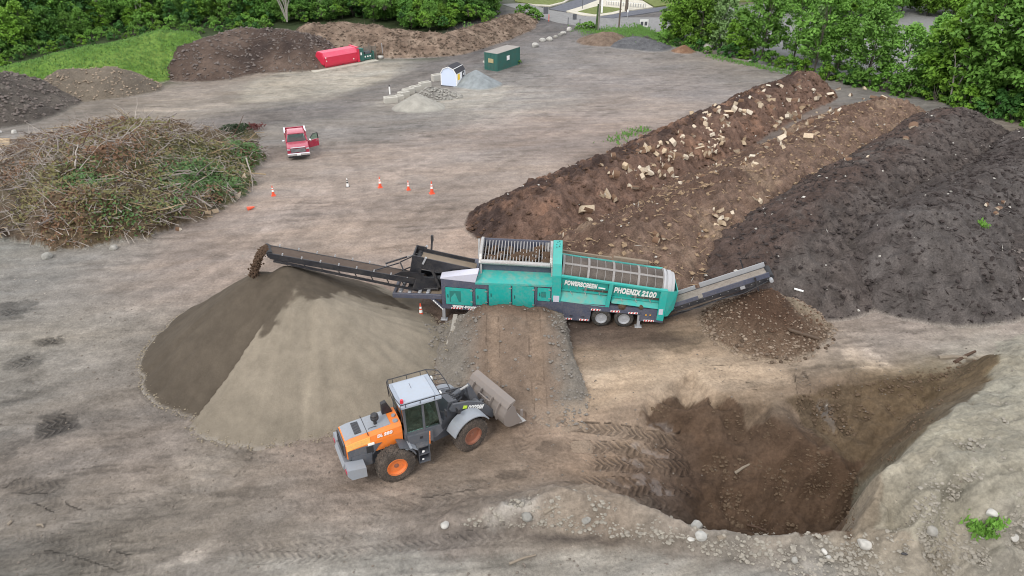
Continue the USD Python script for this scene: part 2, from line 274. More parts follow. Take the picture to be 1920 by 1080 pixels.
class Raster:
    """a coarse height map of the yard that rays can be cast on"""
    X0, Y0, ST = -75.0, 13.0, 0.16
    def __init__(self, f):
        nx, ny = int(160 / self.ST), int(112 / self.ST); X, Y = np.meshgrid(self.X0 + np.arange(nx) * self.ST, self.Y0 + np.arange(ny) * self.ST, indexing='ij'); self.z = f(X.ravel(), Y.ravel()).reshape(nx, ny)
    def at(self, x, y): x, y = np.atleast_1d(x), np.atleast_1d(y); return map_coordinates(self.z, [(x - self.X0) / self.ST, (y - self.Y0) / self.ST], order=1, mode='nearest')
    def hit(self, px, py):
        d = np.atleast_2d(ray(px, py)); out = []
        for k in range(0, len(d), 400):
            e = d[k:k + 400]; t = np.arange(18.0, 150.0, .2); q = EYE + e[:, None] * t[None, :, None]; below = q[..., 2] <= self.at(q[..., 0], q[..., 1]); i = np.where(below.any(1), below.argmax(1), len(t) - 1); lo, hi = t[np.maximum(i - 1, 0)], t[i]
            for _ in range(8): m = (lo + hi) / 2; q = EYE + e * m[:, None]; u = q[:, 2] <= self.at(q[:, 0], q[:, 1]); hi, lo = np.where(u, m, hi), np.where(u, lo, m)
            out.append(EYE + e * hi[:, None])
        return np.vstack(out)
R_GROUND = Raster(ground_at)
def hit(px, py):
    """where the ray through that pixel meets the ground"""
    return R_GROUND.hit(px, py)
COL = """-40 560 160 157 150;0 450 165 165 158;100 520 166 163 156;150 620 165 162 152;60 720 150 146 138;200 700 160 153 144;230 560 165 155 145;330 520 165 152 142;420 460 160 148 138;380 640 148 140 130;200 850 150 143 135
100 900 138 131 124;250 900 138 128 120;420 900 158 152 142;60 1020 118 121 117;150 1060 126 125 118;300 1000 148 142 132;350 1060 150 147 140;480 960 145 135 125;600 900 138 124 114;560 1050 165 161 152;700 1050 158 155 148;650 960 146 134 122;800 900 148 133 118;950 880 152 138 122
1000 830 138 120 106;1050 780 150 132 116;1000 1040 162 157 148;1150 1060 152 148 138;850 1000 116 108 102;1050 1003 114 107 101;1200 1030 130 124 116;1300 1060 150 146 138;1500 1070 145 142 135;1700 1070 140 138 130;1880 1060 140 136 128
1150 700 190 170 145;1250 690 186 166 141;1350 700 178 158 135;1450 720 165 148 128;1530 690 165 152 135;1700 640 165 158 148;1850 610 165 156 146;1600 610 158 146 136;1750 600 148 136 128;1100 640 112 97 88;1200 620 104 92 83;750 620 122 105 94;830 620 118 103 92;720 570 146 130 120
650 520 155 142 132;620 440 165 152 140;750 440 160 146 134;850 450 168 152 140;950 440 165 148 135;560 400 165 152 142;700 400 165 152 142;820 400 160 148 138;880 340 165 153 143;760 330 158 146 136;640 320 160 148 138;520 330 150 142 134;900 280 160 150 142
1000 250 165 152 143;1100 240 165 152 143;1200 210 158 148 140;1300 160 150 144 140;1000 200 150 144 138;1150 150 152 146 142;1100 110 148 144 141;1000 110 128 126 124;950 150 138 135 132;880 210 158 154 148;840 192 166 162 152;930 180 155 152 146;750 230 138 133 128;650 210 133 130 126
560 210 140 136 130;450 200 145 138 130;400 160 146 136 128;330 160 150 143 133;500 150 160 152 140;600 155 170 166 154;700 140 167 164 154;550 185 155 150 140;650 170 160 156 146;420 120 128 112 102;780 110 130 127 124;880 90 112 110 109;950 60 102 100 100;1010 50 110 108 108;1050 75 125 122 120
300 215 150 142 130;200 220 138 130 120;80 245 132 127 121;20 270 140 138 134;1200 100 150 145 140;1400 110 150 142 134;1450 140 138 135 130;1200 360 112 102 95;1290 300 118 107 100;1350 280 120 110 103;1450 235 122 112 105
1240 792 88 72 59 .5;1330 800 80 64 52 .5;1450 850 90 73 58 .5;1400 880 86 69 55 .5;1400 950 75 60 48 .5;1470 930 82 66 53 .5;1550 930 78 64 52 .5;1330 930 78 62 50 .5;1350 970 70 57 46 .5;1560 890 86 70 56 .4;1500 840 84 68 55 .4;1400 790 84 68 55 .4;1280 785 90 74 61 .3;1540 745 140 124 108 .5;1560 800 118 100 84 .5;1600 790 108 90 73 .5;1650 730 112 98 78 .5;1750 730 118 106 84 .5;1820 690 124 113 90 .4;1640 830 102 86 67 .4;1690 890 150 140 122 .4;1650 960 112 97 82 .4
1140 800 170 152 132 .6;1180 815 160 142 124 .5;1230 812 122 106 94 .4;1220 850 110 94 82 .5;1150 860 140 122 106 .6;1200 895 118 102 90 .5;1280 860 88 73 62 .4;1260 930 98 84 74 .5;1120 890 148 130 112 .6;1270 760 150 132 112 .3;1380 760 155 138 118 .3;1210 755 160 142 122 .3
1750 850 170 168 154 .7;1850 760 170 168 154 .7;1900 900 166 163 150 .8;1800 950 164 160 146 .7;1720 1000 160 152 136 .6;1880 670 164 160 146 .6;1700 930 162 154 136 .4;1740 815 150 146 128 .3;1050 960 166 154 138 .6;960 965 162 155 145 .6;1150 960 160 148 132 .6;1250 995 160 149 136 .5;1450 1012 158 150 138 .5;1600 1020 150 146 136 .6;1120 990 146 134 122 .4"""
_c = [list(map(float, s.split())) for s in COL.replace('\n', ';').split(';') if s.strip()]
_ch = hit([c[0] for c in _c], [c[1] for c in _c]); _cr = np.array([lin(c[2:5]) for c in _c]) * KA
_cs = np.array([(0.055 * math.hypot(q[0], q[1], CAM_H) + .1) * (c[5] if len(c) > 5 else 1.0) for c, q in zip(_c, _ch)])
def sd_poly(x, y, P):
    """distance to the polygon's outline, positive inside"""
    P = np.asarray(P, float); d = np.full(len(x), 1e9); ins = np.zeros(len(x), bool)
    for a, b in zip(P, np.roll(P, -1, 0)):
        e = b - a; u = np.clip(((x - a[0]) * e[0] + (y - a[1]) * e[1]) / (e @ e), 0, 1); d = np.minimum(d, np.hypot(x - a[0] - u * e[0], y - a[1] - u * e[1]))
        c = ((a[1] > y) != (b[1] > y)) & (x < (b[0] - a[0]) * (y - a[1]) / (b[1] - a[1] + 1e-12) + a[0]); ins ^= c
    return np.where(ins, d, -d)
ZONES = [([(985, 40), (1042, 46), (965, 88), (885, 128), (810, 160), (700, 192), (650, 218), (480, 238), (250, 258), (100, 262), (100, 248), (300, 236), (480, 206), (600, 190), (720, 152), (790, 120), (870, 85), (930, 60)], (116, 112, 110), 1.6, .75), ([(470, 152), (570, 122), (760, 116), (725, 150), (640, 170), (540, 186), (440, 194)], (176, 171, 158), .9, .75), ([(775, 198), (870, 166), (962, 160), (935, 190), (850, 206)], (174, 170, 160), .7, .7), ([(-150, 870), (180, 880), (430, 905), (560, 1000), (380, 1100), (-150, 1100)], (122, 116, 108), 1.2, .6), ([(1090, 695), (1250, 668), (1420, 678), (1490, 715), (1350, 742), (1210, 752), (1100, 765)], (188, 170, 148), .5, .7), ([(1480, 745), (1560, 735), (1640, 715), (1760, 700), (1846, 668), (1862, 715), (1800, 768), (1740, 806), (1690, 850), (1652, 885), (1612, 880), (1560, 850)], (106, 92, 73), .12, .8),
 ([(1205, 765), (1240, 756), (1270, 753), (1330, 752), (1390, 765), (1450, 786), (1500, 813), (1560, 850), (1612, 870), (1603, 940), (1590, 1003), (1500, 1003), (1400, 1003), (1320, 992), (1300, 965), (1318, 930), (1326, 895), (1312, 850), (1298, 815), (1215, 795)], (95, 78, 64), .06, .9),
 ([(1868, 640), (1960, 620), (2150, 680), (2200, 950), (1960, 1000), (1800, 985), (1700, 1000), (1632, 1000), (1645, 935), (1658, 888), (1694, 852), (1745, 808), (1805, 770), (1868, 717)], (170, 167, 152), .10, .75),
 ([(930, 985), (905, 960), (935, 950), (990, 935), (1010, 950), (1000, 975)], (178, 174, 166), .2, .7),
 ([(885, 985), (1060, 990), (1190, 1020), (1100, 1015), (1000, 1008), (900, 1005), (760, 1012), (700, 1010)], (110, 103, 97), .25, .85),
 ([(900, 1052), (1100, 1022), (1300, 1048), (1500, 1095), (600, 1095), (420, 1060), (560, 1045), (740, 1035)], (164, 161, 152), .35, .85),
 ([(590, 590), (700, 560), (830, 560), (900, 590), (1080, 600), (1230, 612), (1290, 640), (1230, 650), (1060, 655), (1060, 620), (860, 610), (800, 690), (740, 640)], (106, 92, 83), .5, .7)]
_zh = [hit(np.array(z[0], float)[:, 0], np.array(z[0], float)[:, 1])[:, :2] for z in ZONES]
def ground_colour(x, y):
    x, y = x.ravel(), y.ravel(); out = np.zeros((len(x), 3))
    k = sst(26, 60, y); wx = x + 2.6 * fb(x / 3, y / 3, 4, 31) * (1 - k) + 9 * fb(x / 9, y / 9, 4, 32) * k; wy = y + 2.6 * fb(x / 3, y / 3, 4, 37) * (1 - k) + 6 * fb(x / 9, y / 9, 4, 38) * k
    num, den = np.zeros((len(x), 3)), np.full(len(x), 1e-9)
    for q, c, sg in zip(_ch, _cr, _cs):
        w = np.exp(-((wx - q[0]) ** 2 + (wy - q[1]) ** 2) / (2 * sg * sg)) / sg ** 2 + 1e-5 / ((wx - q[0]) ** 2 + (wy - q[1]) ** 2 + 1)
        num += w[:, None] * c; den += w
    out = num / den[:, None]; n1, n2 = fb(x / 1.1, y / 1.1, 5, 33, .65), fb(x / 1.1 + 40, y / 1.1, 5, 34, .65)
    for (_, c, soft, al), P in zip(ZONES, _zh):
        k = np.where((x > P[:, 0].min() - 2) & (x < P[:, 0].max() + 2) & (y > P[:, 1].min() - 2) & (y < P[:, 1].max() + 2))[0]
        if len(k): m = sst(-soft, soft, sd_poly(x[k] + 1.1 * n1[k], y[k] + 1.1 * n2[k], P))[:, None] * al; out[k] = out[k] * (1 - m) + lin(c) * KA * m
    return out
# tyre tracks: photo polylines (pixel pairs), width in metres, strength
TRK = [([(1040, 795), (1180, 815), (1300, 822)], .7, 1.6), ([(1050, 838), (1180, 845), (1300, 852)], .7, 1.6), ([(1090, 872), (1200, 876), (1310, 880)], .7, 1.6), ([(1080, 905), (1200, 915), (1315, 928)], .7, 1.6), ([(1120, 930), (1200, 940), (1290, 955)], .5, .8),
 ([(780, 925), (900, 905), (1010, 880), (1090, 860)], .6, .5), ([(660, 985), (760, 950), (880, 930), (1000, 915)], .6, .5), ([(420, 1042), (560, 1046), (720, 1032), (880, 1012), (1000, 1000)], .6, .8), ([(430, 1022), (560, 1025), (700, 1008)], .5, .6),
 ([(0, 1000), (120, 1022), (230, 1052), (300, 1090)], .65, .7), ([(40, 1040), (150, 1062), (220, 1090)], .65, .7), ([(-30, 880), (60, 925), (180, 985), (260, 1040)], .6, .5), ([(0, 960), (180, 945), (420, 930), (620, 955)], .6, .35),
 ([(1500, 690), (1508, 760), (1525, 830)], .6, .8), ([(1585, 715), (1575, 780), (1590, 850)], .6, .8), ([(55, 822), (100, 806), (158, 784)], .75, 2.2), ([(58, 802), (105, 790), (152, 772)], .7, 2.2), ([(-10, 590), (45, 580)], .8, 2.2), ([(0, 570), (45, 570)], .5, 1), ([(5, 692), (85, 666)], .8, 1.8), ([(60, 645), (130, 632)], .6, 1.8), ([(0, 850), (40, 838)], .8, 1.5), ([(0, 905), (60, 915), (130, 912)], .7, 1.2),
 ([(150, 640), (330, 600), (520, 520), (650, 430)], .6, .3), ([(190, 680), (380, 610), (560, 540)], .6, .3), ([(900, 690), (905, 780), (880, 840)], .55, .5), ([(985, 690), (1000, 790), (960, 870)], .55, .5), ([(1250, 700), (1330, 690), (1420, 690)], .5, .4), ([(1300, 720), (1420, 725), (1560, 690)], .5, .4)]
# darker and paler ground patches, some damp, and puddles: px, py, half-sizes in px, darkening, wetness
PATCH = [(105, 797, 46, 22, .5, .1), (20, 582, 42, 17, .48, .1), (95, 640, 30, 7, .45, .05), (45, 680, 38, 14, .35, .1), (5, 840, 40, 30, .3, .05), (60, 910, 60, 14, .22, 0), (1240, 806, 26, 5, .1, .9), (1215, 847, 36, 7, .1, 1), (1190, 868, 22, 6, .15, .9), (1225, 912, 40, 10, .15, .9), (1160, 905, 24, 6, .1, .8), (1548, 770, 16, 14, .1, .9), (1555, 782, 9, 20, .1, .8),
 (1620, 672, 42, 16, -.5, 0), (1650, 690, 46, 12, -.4, 0), (1605, 628, 16, 6, -.3, 0), (400, 905, 45, 18, -.12, .3), (360, 1045, 26, 12, -.35, 0), (560, 1055, 60, 14, -.08, .1), (775, 340, 34, 14, .12, .3), (620, 245, 40, 8, -.15, 0), (300, 165, 60, 10, -.1, 0), (290, 205, 80, 5, -.3, 0), (400, 197, 40, 4, -.25, 0), (1080, 905, 22, 6, .35, 0), (965, 890, 35, 9, .3, 0), (1030, 840, 25, 14, .3, 0), (940, 820, 30, 16, .2, 0), (1160, 320, 20, 5, .1, 0),
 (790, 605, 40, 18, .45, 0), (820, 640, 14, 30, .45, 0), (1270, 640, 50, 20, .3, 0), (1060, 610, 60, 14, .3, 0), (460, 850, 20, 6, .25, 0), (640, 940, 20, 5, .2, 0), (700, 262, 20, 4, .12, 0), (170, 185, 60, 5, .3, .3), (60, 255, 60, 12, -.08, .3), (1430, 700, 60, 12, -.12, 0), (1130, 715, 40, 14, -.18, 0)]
FAR = [[(1015, 50), (930, 95), (830, 140), (720, 175), (640, 225), (600, 300), (575, 380), (480, 470), (330, 560), (150, 650)], [(1000, 45), (900, 92), (790, 135), (650, 178), (500, 205), (330, 225), (120, 262)], [(1100, 130), (1000, 180), (880, 250), (780, 300), (690, 330), (640, 420), (560, 470)], [(1350, 130), (1180, 180), (1020, 260), (900, 320), (840, 380), (780, 430)], [(640, 170), (560, 200), (600, 250), (720, 270), (900, 240), (1050, 190)], [(320, 520), (450, 450), (560, 420), (700, 410), (840, 400)], [(200, 620), (380, 540), (520, 440), (620, 330)], [(450, 210), (560, 240), (640, 300), (660, 380)], [(0, 950), (250, 870), (480, 880), (640, 930)], [(1000, 1000), (800, 1015), (600, 1030), (450, 1030), (300, 1060)], [(1020, 1012), (800, 1030), (560, 1045), (380, 1080)], [(260, 800), (330, 870), (480, 890), (620, 880)]]
FARP = []
for pts in FAR:
    P = hit([p[0] for p in pts], [p[1] for p in pts])[:, :2]; t = np.linspace(0, len(P) - 1, 12 * len(P)); P = np.stack([np.interp(t, np.arange(len(P)), P[:, k]) for k in (0, 1)], 1)
    for _ in range(18): P[1:-1] = .5 * P[1:-1] + .25 * (P[:-2] + P[2:])
    FARP.append(P)
def far_tracks(x, y):
    f = np.ones(len(x)); r = np.zeros(len(x))
    for i, P in enumerate(FARP):
        n = np.gradient(P, axis=0); n = np.stack([-n[:, 1], n[:, 0]], 1); n /= np.linalg.norm(n, axis=1, keepdims=True) + 1e-9; d, j = cKDTree(P).query(np.stack([x, y], 1), distance_upper_bound=3.2); k = np.where(np.isfinite(d))[0]
        if not len(k): continue
        lat = np.einsum('ij,ij->i', np.stack([x[k], y[k]], 1) - P[j[k]], n[j[k]]) + .25 * fb(x[k] / 5, y[k] / 5, 3, 500 + i); br = np.clip(.5 + 1.8 * fb(x[k] / 4, y[k] / 4, 4, 520 + i), 0, 1)
        for o in (-1.0, 1.0, -.35, 1.55): e = np.abs(lat - o); m = sst(.42, .22, e) * br * (1 if abs(o) == 1 else .5); f[k] *= 1 - .19 * m * (1 if i % 2 else -.9); r[k] -= .035 * m; r[k] += .025 * sst(.2, .0, np.abs(e - .5)) * br
    return f, r
def px_scale(q): return FOC / ((q - EYE) @ FWD)
_ph = hit([p[0] for p in PATCH], [p[1] for p in PATCH])
def ground_marks(x, y):
    n = len(x); trk = np.zeros((n, 3)); wet = np.zeros((n, 3)); dark = np.ones(n); rut = np.zeros(n)
    for pts, wd, st in TRK:
        P = hit([p[0] for p in pts], [p[1] for p in pts])[:, :2]
        k = np.where((x > P[:, 0].min() - 1.5) & (x < P[:, 0].max() + 1.5) & (y > P[:, 1].min() - 1.5) & (y < P[:, 1].max() + 1.5))[0]
        best = np.full(len(k), 9.0); s0 = 0.0; ss, tt = np.zeros(len(k)), np.zeros(len(k)); total = np.linalg.norm(np.diff(P, axis=0), axis=1).sum()
        for a, b in zip(P[:-1], P[1:]):
            L = np.linalg.norm(b - a); d = (b - a) / L; r = np.stack([x[k], y[k]], 1) - a; u = np.clip(r @ d, 0, L); lat = r[:, 0] * -d[1] + r[:, 1] * d[0]; dist = np.linalg.norm(r - u[:, None] * d, axis=1)
            m = dist < best; best[m] = dist[m]; ss[m] = (s0 + u)[m]; tt[m] = lat[m]; s0 += L
        q = best + 0.12 * fb(x[k] / .6, y[k] / .6, 2, 41); fade = sst(0, .9, ss) * sst(0, .9, total - ss) * (0.45 + 0.9 * np.clip(fb(x[k] / 1.3, y[k] / 1.3, 3, 43) + .5, 0, 1))
        m = sst(wd / 2 + .06, wd / 2 - .1, q) * st * np.clip(fade, 0, 1); g = m > trk[k, 2]; trk[k[g], 0] = ss[g]; trk[k[g], 1] = tt[g]; trk[k[g], 2] = m[g]
        rut[k] -= 0.035 * m; dark[k] *= 1 - 0.10 * m
    for (px, py, rx, ry, dk, wt), q in zip(PATCH, _ph):
        s = px_scale(q); sn = abs(ray(px, py)[2]); a, b = rx / s, ry / s / sn; k = np.where((np.abs(x - q[0]) < 2.2 * a) & (np.abs(y - q[1]) < 2.2 * b))[0]
        if not len(k): continue
        e = np.hypot((x[k] - q[0]) / a, (y[k] - q[1]) / b) + 0.9 * fb(x[k] / (a * .45), y[k] / (b * .45), 4, 47); m = sst(1.08, .85, e)
        dark[k] *= 1 - dk * m; wet[k, 0] = np.maximum(wet[k, 0], wt * m); rut[k] -= 0.05 * m * (wt > .5)
    return trk, wet, dark, rut
def build_ground():
    Y = [13.0]
    while Y[-1] < 210: Y.append(Y[-1] + 0.058 * (max(Y[-1], 16) / 16) ** 1.25)
    Y = np.array(Y); far = 210 * 1.25 ** np.arange(1, 13); Y = np.concatenate([[-400, -150, -60, -20, 0, 5, 9, 11.5], Y, far])
    hw = 0.82 * np.clip(Y, 12, 400) + 4; t = np.linspace(-1, 1, 640); out = 1.16 ** np.arange(1, 31) - 1
    cols = np.concatenate([(-1 - out)[::-1], t, 1 + out]); X = hw[:, None] * cols[None, :]; YY = np.broadcast_to(Y[:, None], X.shape)
    x, y = X.ravel(), YY.ravel().copy(); z = ground_at(x, y, True); trk, wet, dark, rut = ground_marks(x, y); ff, fr = far_tracks(x, y); z = z + rut + fr; dark = dark * ff
    s = np.clip(np.hypot(y, 20) / 28, 1, 4)
    near = sst(112, 104, y)
    z += near * (0.10 * fb(x / 1.6, y / 1.6, 5, 51, .6) + 0.03 * fb(x / .3, y / .3, 3, 53) * sst(45, 30, y))
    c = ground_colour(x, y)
    # streaks left by traffic, along the ways the machines take
    def streak(an, k1, k2, seed, g=.62): ca, sa = math.cos(an), math.sin(an); u, v = x * ca + y * sa, -x * sa + y * ca; w = 3 * k2 * fb(x / (5 * k1), y / (5 * k1), 2, seed + 7) + .8 * k2 * fb(x / k1 * 1.5, y / k1 * 1.5, 3, seed + 9); return fb(u / k1, (v + w) / k2, 6, seed, g)
    mA, mB = sst(-6, -14, x) * sst(34, 28, y), sst(32, 40, y); mC = sst(58, 75, y)
    st = streak(.05, 4, .5, 63) * (1 - np.maximum(mA, mB)) + streak(.6, 4, .6, 64) * mA * (1 - mB) + streak(.22, 7, .9, 65) * mB * (1 - mC) + streak(.30, 14, 2.0, 66) * mC
    st2 = streak(.2, 1.4, .2, 67) * (1 - mB) + streak(.12, 3, .45, 68) * mB; blot = fb(x / 2.4, y / 2.4, 6, 69, .7) * (1 - mB) + fb(x / 6, y / 6, 7, 70, .7) * mB
    pitk = sst(.5, 1.4, slope_base(y) - ground_at(x, y))
    f = 1 + ((.70 - .38 * mB) * st * (1 - pitk * .7) + .42 * st2 + (.62 + .2 * mB) * blot)
    dash = streak(.12, 1.1, .16, 73, .5) * (1 - mB) + streak(.16, 2.4, .40, 74, .5) * mB; dm = np.clip(.5 + 2.4 * fb(x / 5, y / 5, 3, 75), 0, 1); f = f * (1 - .30 * sst(.13, .22, dash) * dm + .16 * sst(.14, .24, -dash) * dm); z = z - .03 * sst(.12, .2, dash) * dm * near
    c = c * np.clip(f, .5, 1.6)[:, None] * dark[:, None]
    warm = streak(.25, 6, 1.5, 71); c = c * (1 + np.stack([.10 * warm, 0 * warm, -.12 * warm], 1)); c = c * np.array([.97, .935, .92])
    c = c * (1 - .22 * sst(-9, -13, x) * sst(20, 26, y) * sst(48, 40, y))[:, None]
    far_c = np.array([0.035, 0.05, 0.02]); k = sst(113, 119, y)[:, None] * (sst(-9, -14, x))[:, None]; c = c * (1 - k) + far_c * k; k = sst(96, 103, y)[:, None] * (sst(-44, -52, x))[:, None]; c = c * (1 - k) + far_c * k; k = sst(150, 190, y)[:, None]; c = c * (1 - k) + np.array([.06, .085, .035]) * k
    nr, nc = X.shape; i, j = np.meshgrid(np.arange(nr - 1), np.arange(nc - 1), indexing='ij'); a = (i * nc + j).ravel()
    f = np.stack([a, a + 1, a + nc + 1, a + nc], 1)
    return one('ground', (np.stack([x, y, z], 1), np.vstack([f[:, [0, 1, 2]], f[:, [0, 2, 3]]])), M_GROUND, 'trodden grey brown dirt of the yard with ruts and a dug pit', 'ground', smooth=True, kind='structure', col=c, prim={'trk': trk, 'wet': wet})
M_GROUND = earth('yard_dirt', fine=7.0, amp=(.72, 1.28), bump=.95, bdist=.09, bscale=6.0, tracks=True, mid=.26)
GROUND = build_ground()
# ------------------------------------------------------------------ heaps of loose material: height fields that stand on the ground
HEAPS = []
R_TOP = [0, R_GROUND]
def top_raster():
    if R_TOP[0] != len(HEAPS):
        r = R_TOP[1]; n = Raster.__new__(Raster); n.z = r.z.copy()
        for bb, f in HEAPS[R_TOP[0]:]:
            i0, i1 = (int(max(0, (v - Raster.X0) / Raster.ST)) for v in (bb[0], bb[2])); j0, j1 = (int(max(0, (v - Raster.Y0) / Raster.ST)) for v in (bb[1], bb[3])); X, Y = np.meshgrid(Raster.X0 + np.arange(i0, min(i1, n.z.shape[0])) * Raster.ST, Raster.Y0 + np.arange(j0, min(j1, n.z.shape[1])) * Raster.ST, indexing='ij')
            if X.size: w = n.z[i0:i0 + X.shape[0], j0:j0 + X.shape[1]]; w[...] = np.maximum(w, R_GROUND.z[i0:i0 + X.shape[0], j0:j0 + X.shape[1]] + f(X.ravel(), Y.ravel()).reshape(X.shape))
        R_TOP[0], R_TOP[1] = len(HEAPS), n
    return R_TOP[1]
def top_at(x, y): return np.atleast_1d(top_raster().at(x, y))
def hit_top(px, py): return top_raster().hit(px, py)
def heap(name, label, cat, mat, bb, res, hf, cf, rough=(0.1, .4), seed=0, group=None, kind=None, skirt=0.25, extra=None, foot=.2):
    """bb = x0, y0, x1, y1; hf(x, y) = height over the ground (negative outside); cf(x, y, h) = colour"""
    nx, ny = int((bb[2] - bb[0]) / res) + 2, int((bb[3] - bb[1]) / res) + 2
    X, Y = np.meshgrid(np.linspace(bb[0], bb[2], nx), np.linspace(bb[1], bb[3], ny)); x, y = X.ravel(), Y.ravel()
    h = hf(x, y); HEAPS.append((bb, hf))
    n = rough[0] * (fb(x / rough[1], y / rough[1], 4, 80 + seed, .6)) * 2 * sst(-.1, .5, h)
    z = ground_at(x, y) + np.maximum(h + n, -skirt)
    a = (np.arange(ny - 1)[:, None] * nx + np.arange(nx - 1)[None, :]).ravel(); f = np.stack([a, a + 1, a + nx + 1, a + nx], 1)
    keep = (h[f] > -skirt).any(1); f = f[keep]; used = np.unique(f); mp = np.zeros(len(x), int); mp[used] = np.arange(len(used)); f = mp[f]
    c = cf(x[used], y[used], h[used]); k = sst(-.02, foot, h[used] + .25 * foot * fb(x[used] / .5, y[used] / .5, 3, 85))[:, None]; c = ground_colour(x[used], y[used]) * (1 - k) + c * k
    return one(name, (np.stack([x, y, z], 1)[used], np.vstack([f[:, [0, 1, 2]], f[:, [0, 2, 3]]])), mat, label, cat, smooth=True, group=group, kind=kind, col=c, prim=extra(x[used], y[used]) if extra else None)
def blend(a, b, k): k = np.clip(k, 0, 1)[:, None]; return np.asarray(a) * (1 - k) + np.asarray(b) * k
def speck(x, y, sc, seed, lo=.75, hi=1.3): return (1 + (hi - lo) * fb(x / sc, y / sc, 4, seed, .65))[:, None]
M_FINE = earth('screened_soil', fine=22.0, amp=(.82, 1.2), bump=.45, bdist=.035, bscale=9.0)
M_COARSE = earth('coarse_soil', fine=10.0, amp=(.5, 1.55), bump=.9, bdist=.13, bscale=4.5)
# -- the big heap of screened soil: two dark fresh cones over a dry pale one
A1, A2, B1 = np.array([-12.6, 31.2]), np.array([-11.25, 31.25]), np.array([-10.65, 30.45]); B2 = np.array([-9.55, 29.95])
def _cone(x, y, c, h, s, n, seed): d = np.hypot(x - c[0], y - c[1]); th = np.arctan2(y - c[1], x - c[0]); return h - s * np.hypot(d, .35) + n * .55 * d * fb(th * 5 + 20, d / 9 + 3, 4, seed) + .22 * fb(x / 2.2, y / 2.2, 4, seed + 60)
def soil_parts(x, y):
    dark = np.maximum(_cone(x, y, A1, 4.35, .70, .16, 101), _cone(x, y, A2, 4.6, .71, .14, 103)); pale = _cone(x, y, B1, 4.1, .60, .20, 105)
    th = np.arctan2(y - B1[1], x - B1[0]); lim = np.where(th > 1.2, 1, np.where(th < -2.15, 1, 0))     # the pale side faces south and east
    pale = np.maximum(pale, _cone(x, y, B2, 3.55, .585, .16, 113)) - .10 * np.abs(fb(th * 14 + 30, np.hypot(x - B1[0], y - B1[1]) / 8, 3, 119))
    return dark, pale - 1.2 * lim * sst(.2, 2.5, np.hypot(x - B1[0], y - B1[1]))
def soil_h(x, y): d, p = soil_parts(x, y); m = np.maximum(d, p); return np.where(m < .5, m + .25 * (0.5 - m) * np.where(m < .5, 1, 0) * .6, m)
def soil_c(x, y, h):
    d, p = soil_parts(x, y); k = sst(-.08, .10, p - d + 1.5 * fb(x / 1.6, y / 1.6, 5, 107, .6)); th = np.arctan2(y - 30.8, x + 10.6); r = np.hypot(x + 10.6, y - 30.8)
    rays = fb(th * 9 + 40, r / 6, 4, 109, .6)
    dk = np.array(S(94, 85, 74)) * (1 + .28 * rays)[:, None]; pl = np.array(S(143, 133, 118)) * (1 + .22 * rays + .30 * fb(x / 1.8, y / 1.8, 4, 117) + .10 * sst(-.05, .05, _cone(x, y, B2, 3.55, .585, .16, 113) - _cone(x, y, B1, 4.1, .60, .2, 105)))[:, None]; foot = sst(1.3, .1, h)[:, None] * .12
    return (blend(dk, pl, k) * (1 - foot)) * speck(x, y, .4, 111, .93, 1.08)
heap('soil_heap', 'tall cone of screened soil, dark fresh strip on its left, pale dry face', 'soil heap', M_FINE, (-22, 20, -1, 42), .11, soil_h, soil_c, (.05, .35), 1, foot=.07)
# -- the earth ramp
def ramp_h(x, y):
    al = sst(25.0, 31.6, y) * .55 + np.clip((y - 25.2) / 6.6, 0, 1) * .45; xc = 0.0 + .3 * (32 - y) / 7; w = 1.55 + 1.5 * sst(32, 26, y)
    return 1.72 * al - np.maximum(np.abs(x - xc) - w, 0) * .55 - np.maximum(x - xc - 2.72 - .8 * sst(30, 26, y), 0) * 2.2 + .35 * fb(x / 1.3, y / 1.3, 4, 129) - np.maximum(y - 32.25, 0) * 5 - .12 * np.exp(-((np.abs(x - xc) - 1.05) / .35) ** 2) * sst(26, 28, y) - .05
def ramp_c(x, y, h):
    base = blend(S(128, 111, 97), S(128, 121, 112), sst(1.5, 2.9, np.abs(x - .1) + .9 * fb(x / .9, y / .9, 3, 121))); t = np.exp(-((np.abs(x - .15) - 1.05) / .4) ** 2)
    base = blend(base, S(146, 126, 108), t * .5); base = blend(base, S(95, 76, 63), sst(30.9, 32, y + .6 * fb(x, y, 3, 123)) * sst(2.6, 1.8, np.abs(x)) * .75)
    return base * speck(x, y, .45, 125, .75, 1.25)
def ramp_trk(x, y):
    r = np.zeros((len(x), 3)); xc = .3 * (32 - y) / 7
    for s in (-1, 1): k = np.abs(x - xc - s * 1.05) < .34; r[k, 0] = y[k]; r[k, 1] = (x - xc - s * 1.05)[k]; r[k, 2] = .9 * np.clip(.5 + 1.4 * fb(x[k] / .8, y[k] / .8, 3, 127), 0, 1)
    return {'trk': r, 'wet': np.zeros((len(x), 3))}
M_RAMP = earth('ramp_dirt', fine=12.0, amp=(.68, 1.32), bump=.7, bdist=.07, bscale=5.0, tracks=True)
heap('earth_ramp', 'earth loading ramp rutted by tyres in front of the turquoise screening machine', 'ramp', M_RAMP, (-7, 23, 7.5, 33), .09, ramp_h, ramp_c, (.16, .45), 2, extra=ramp_trk)
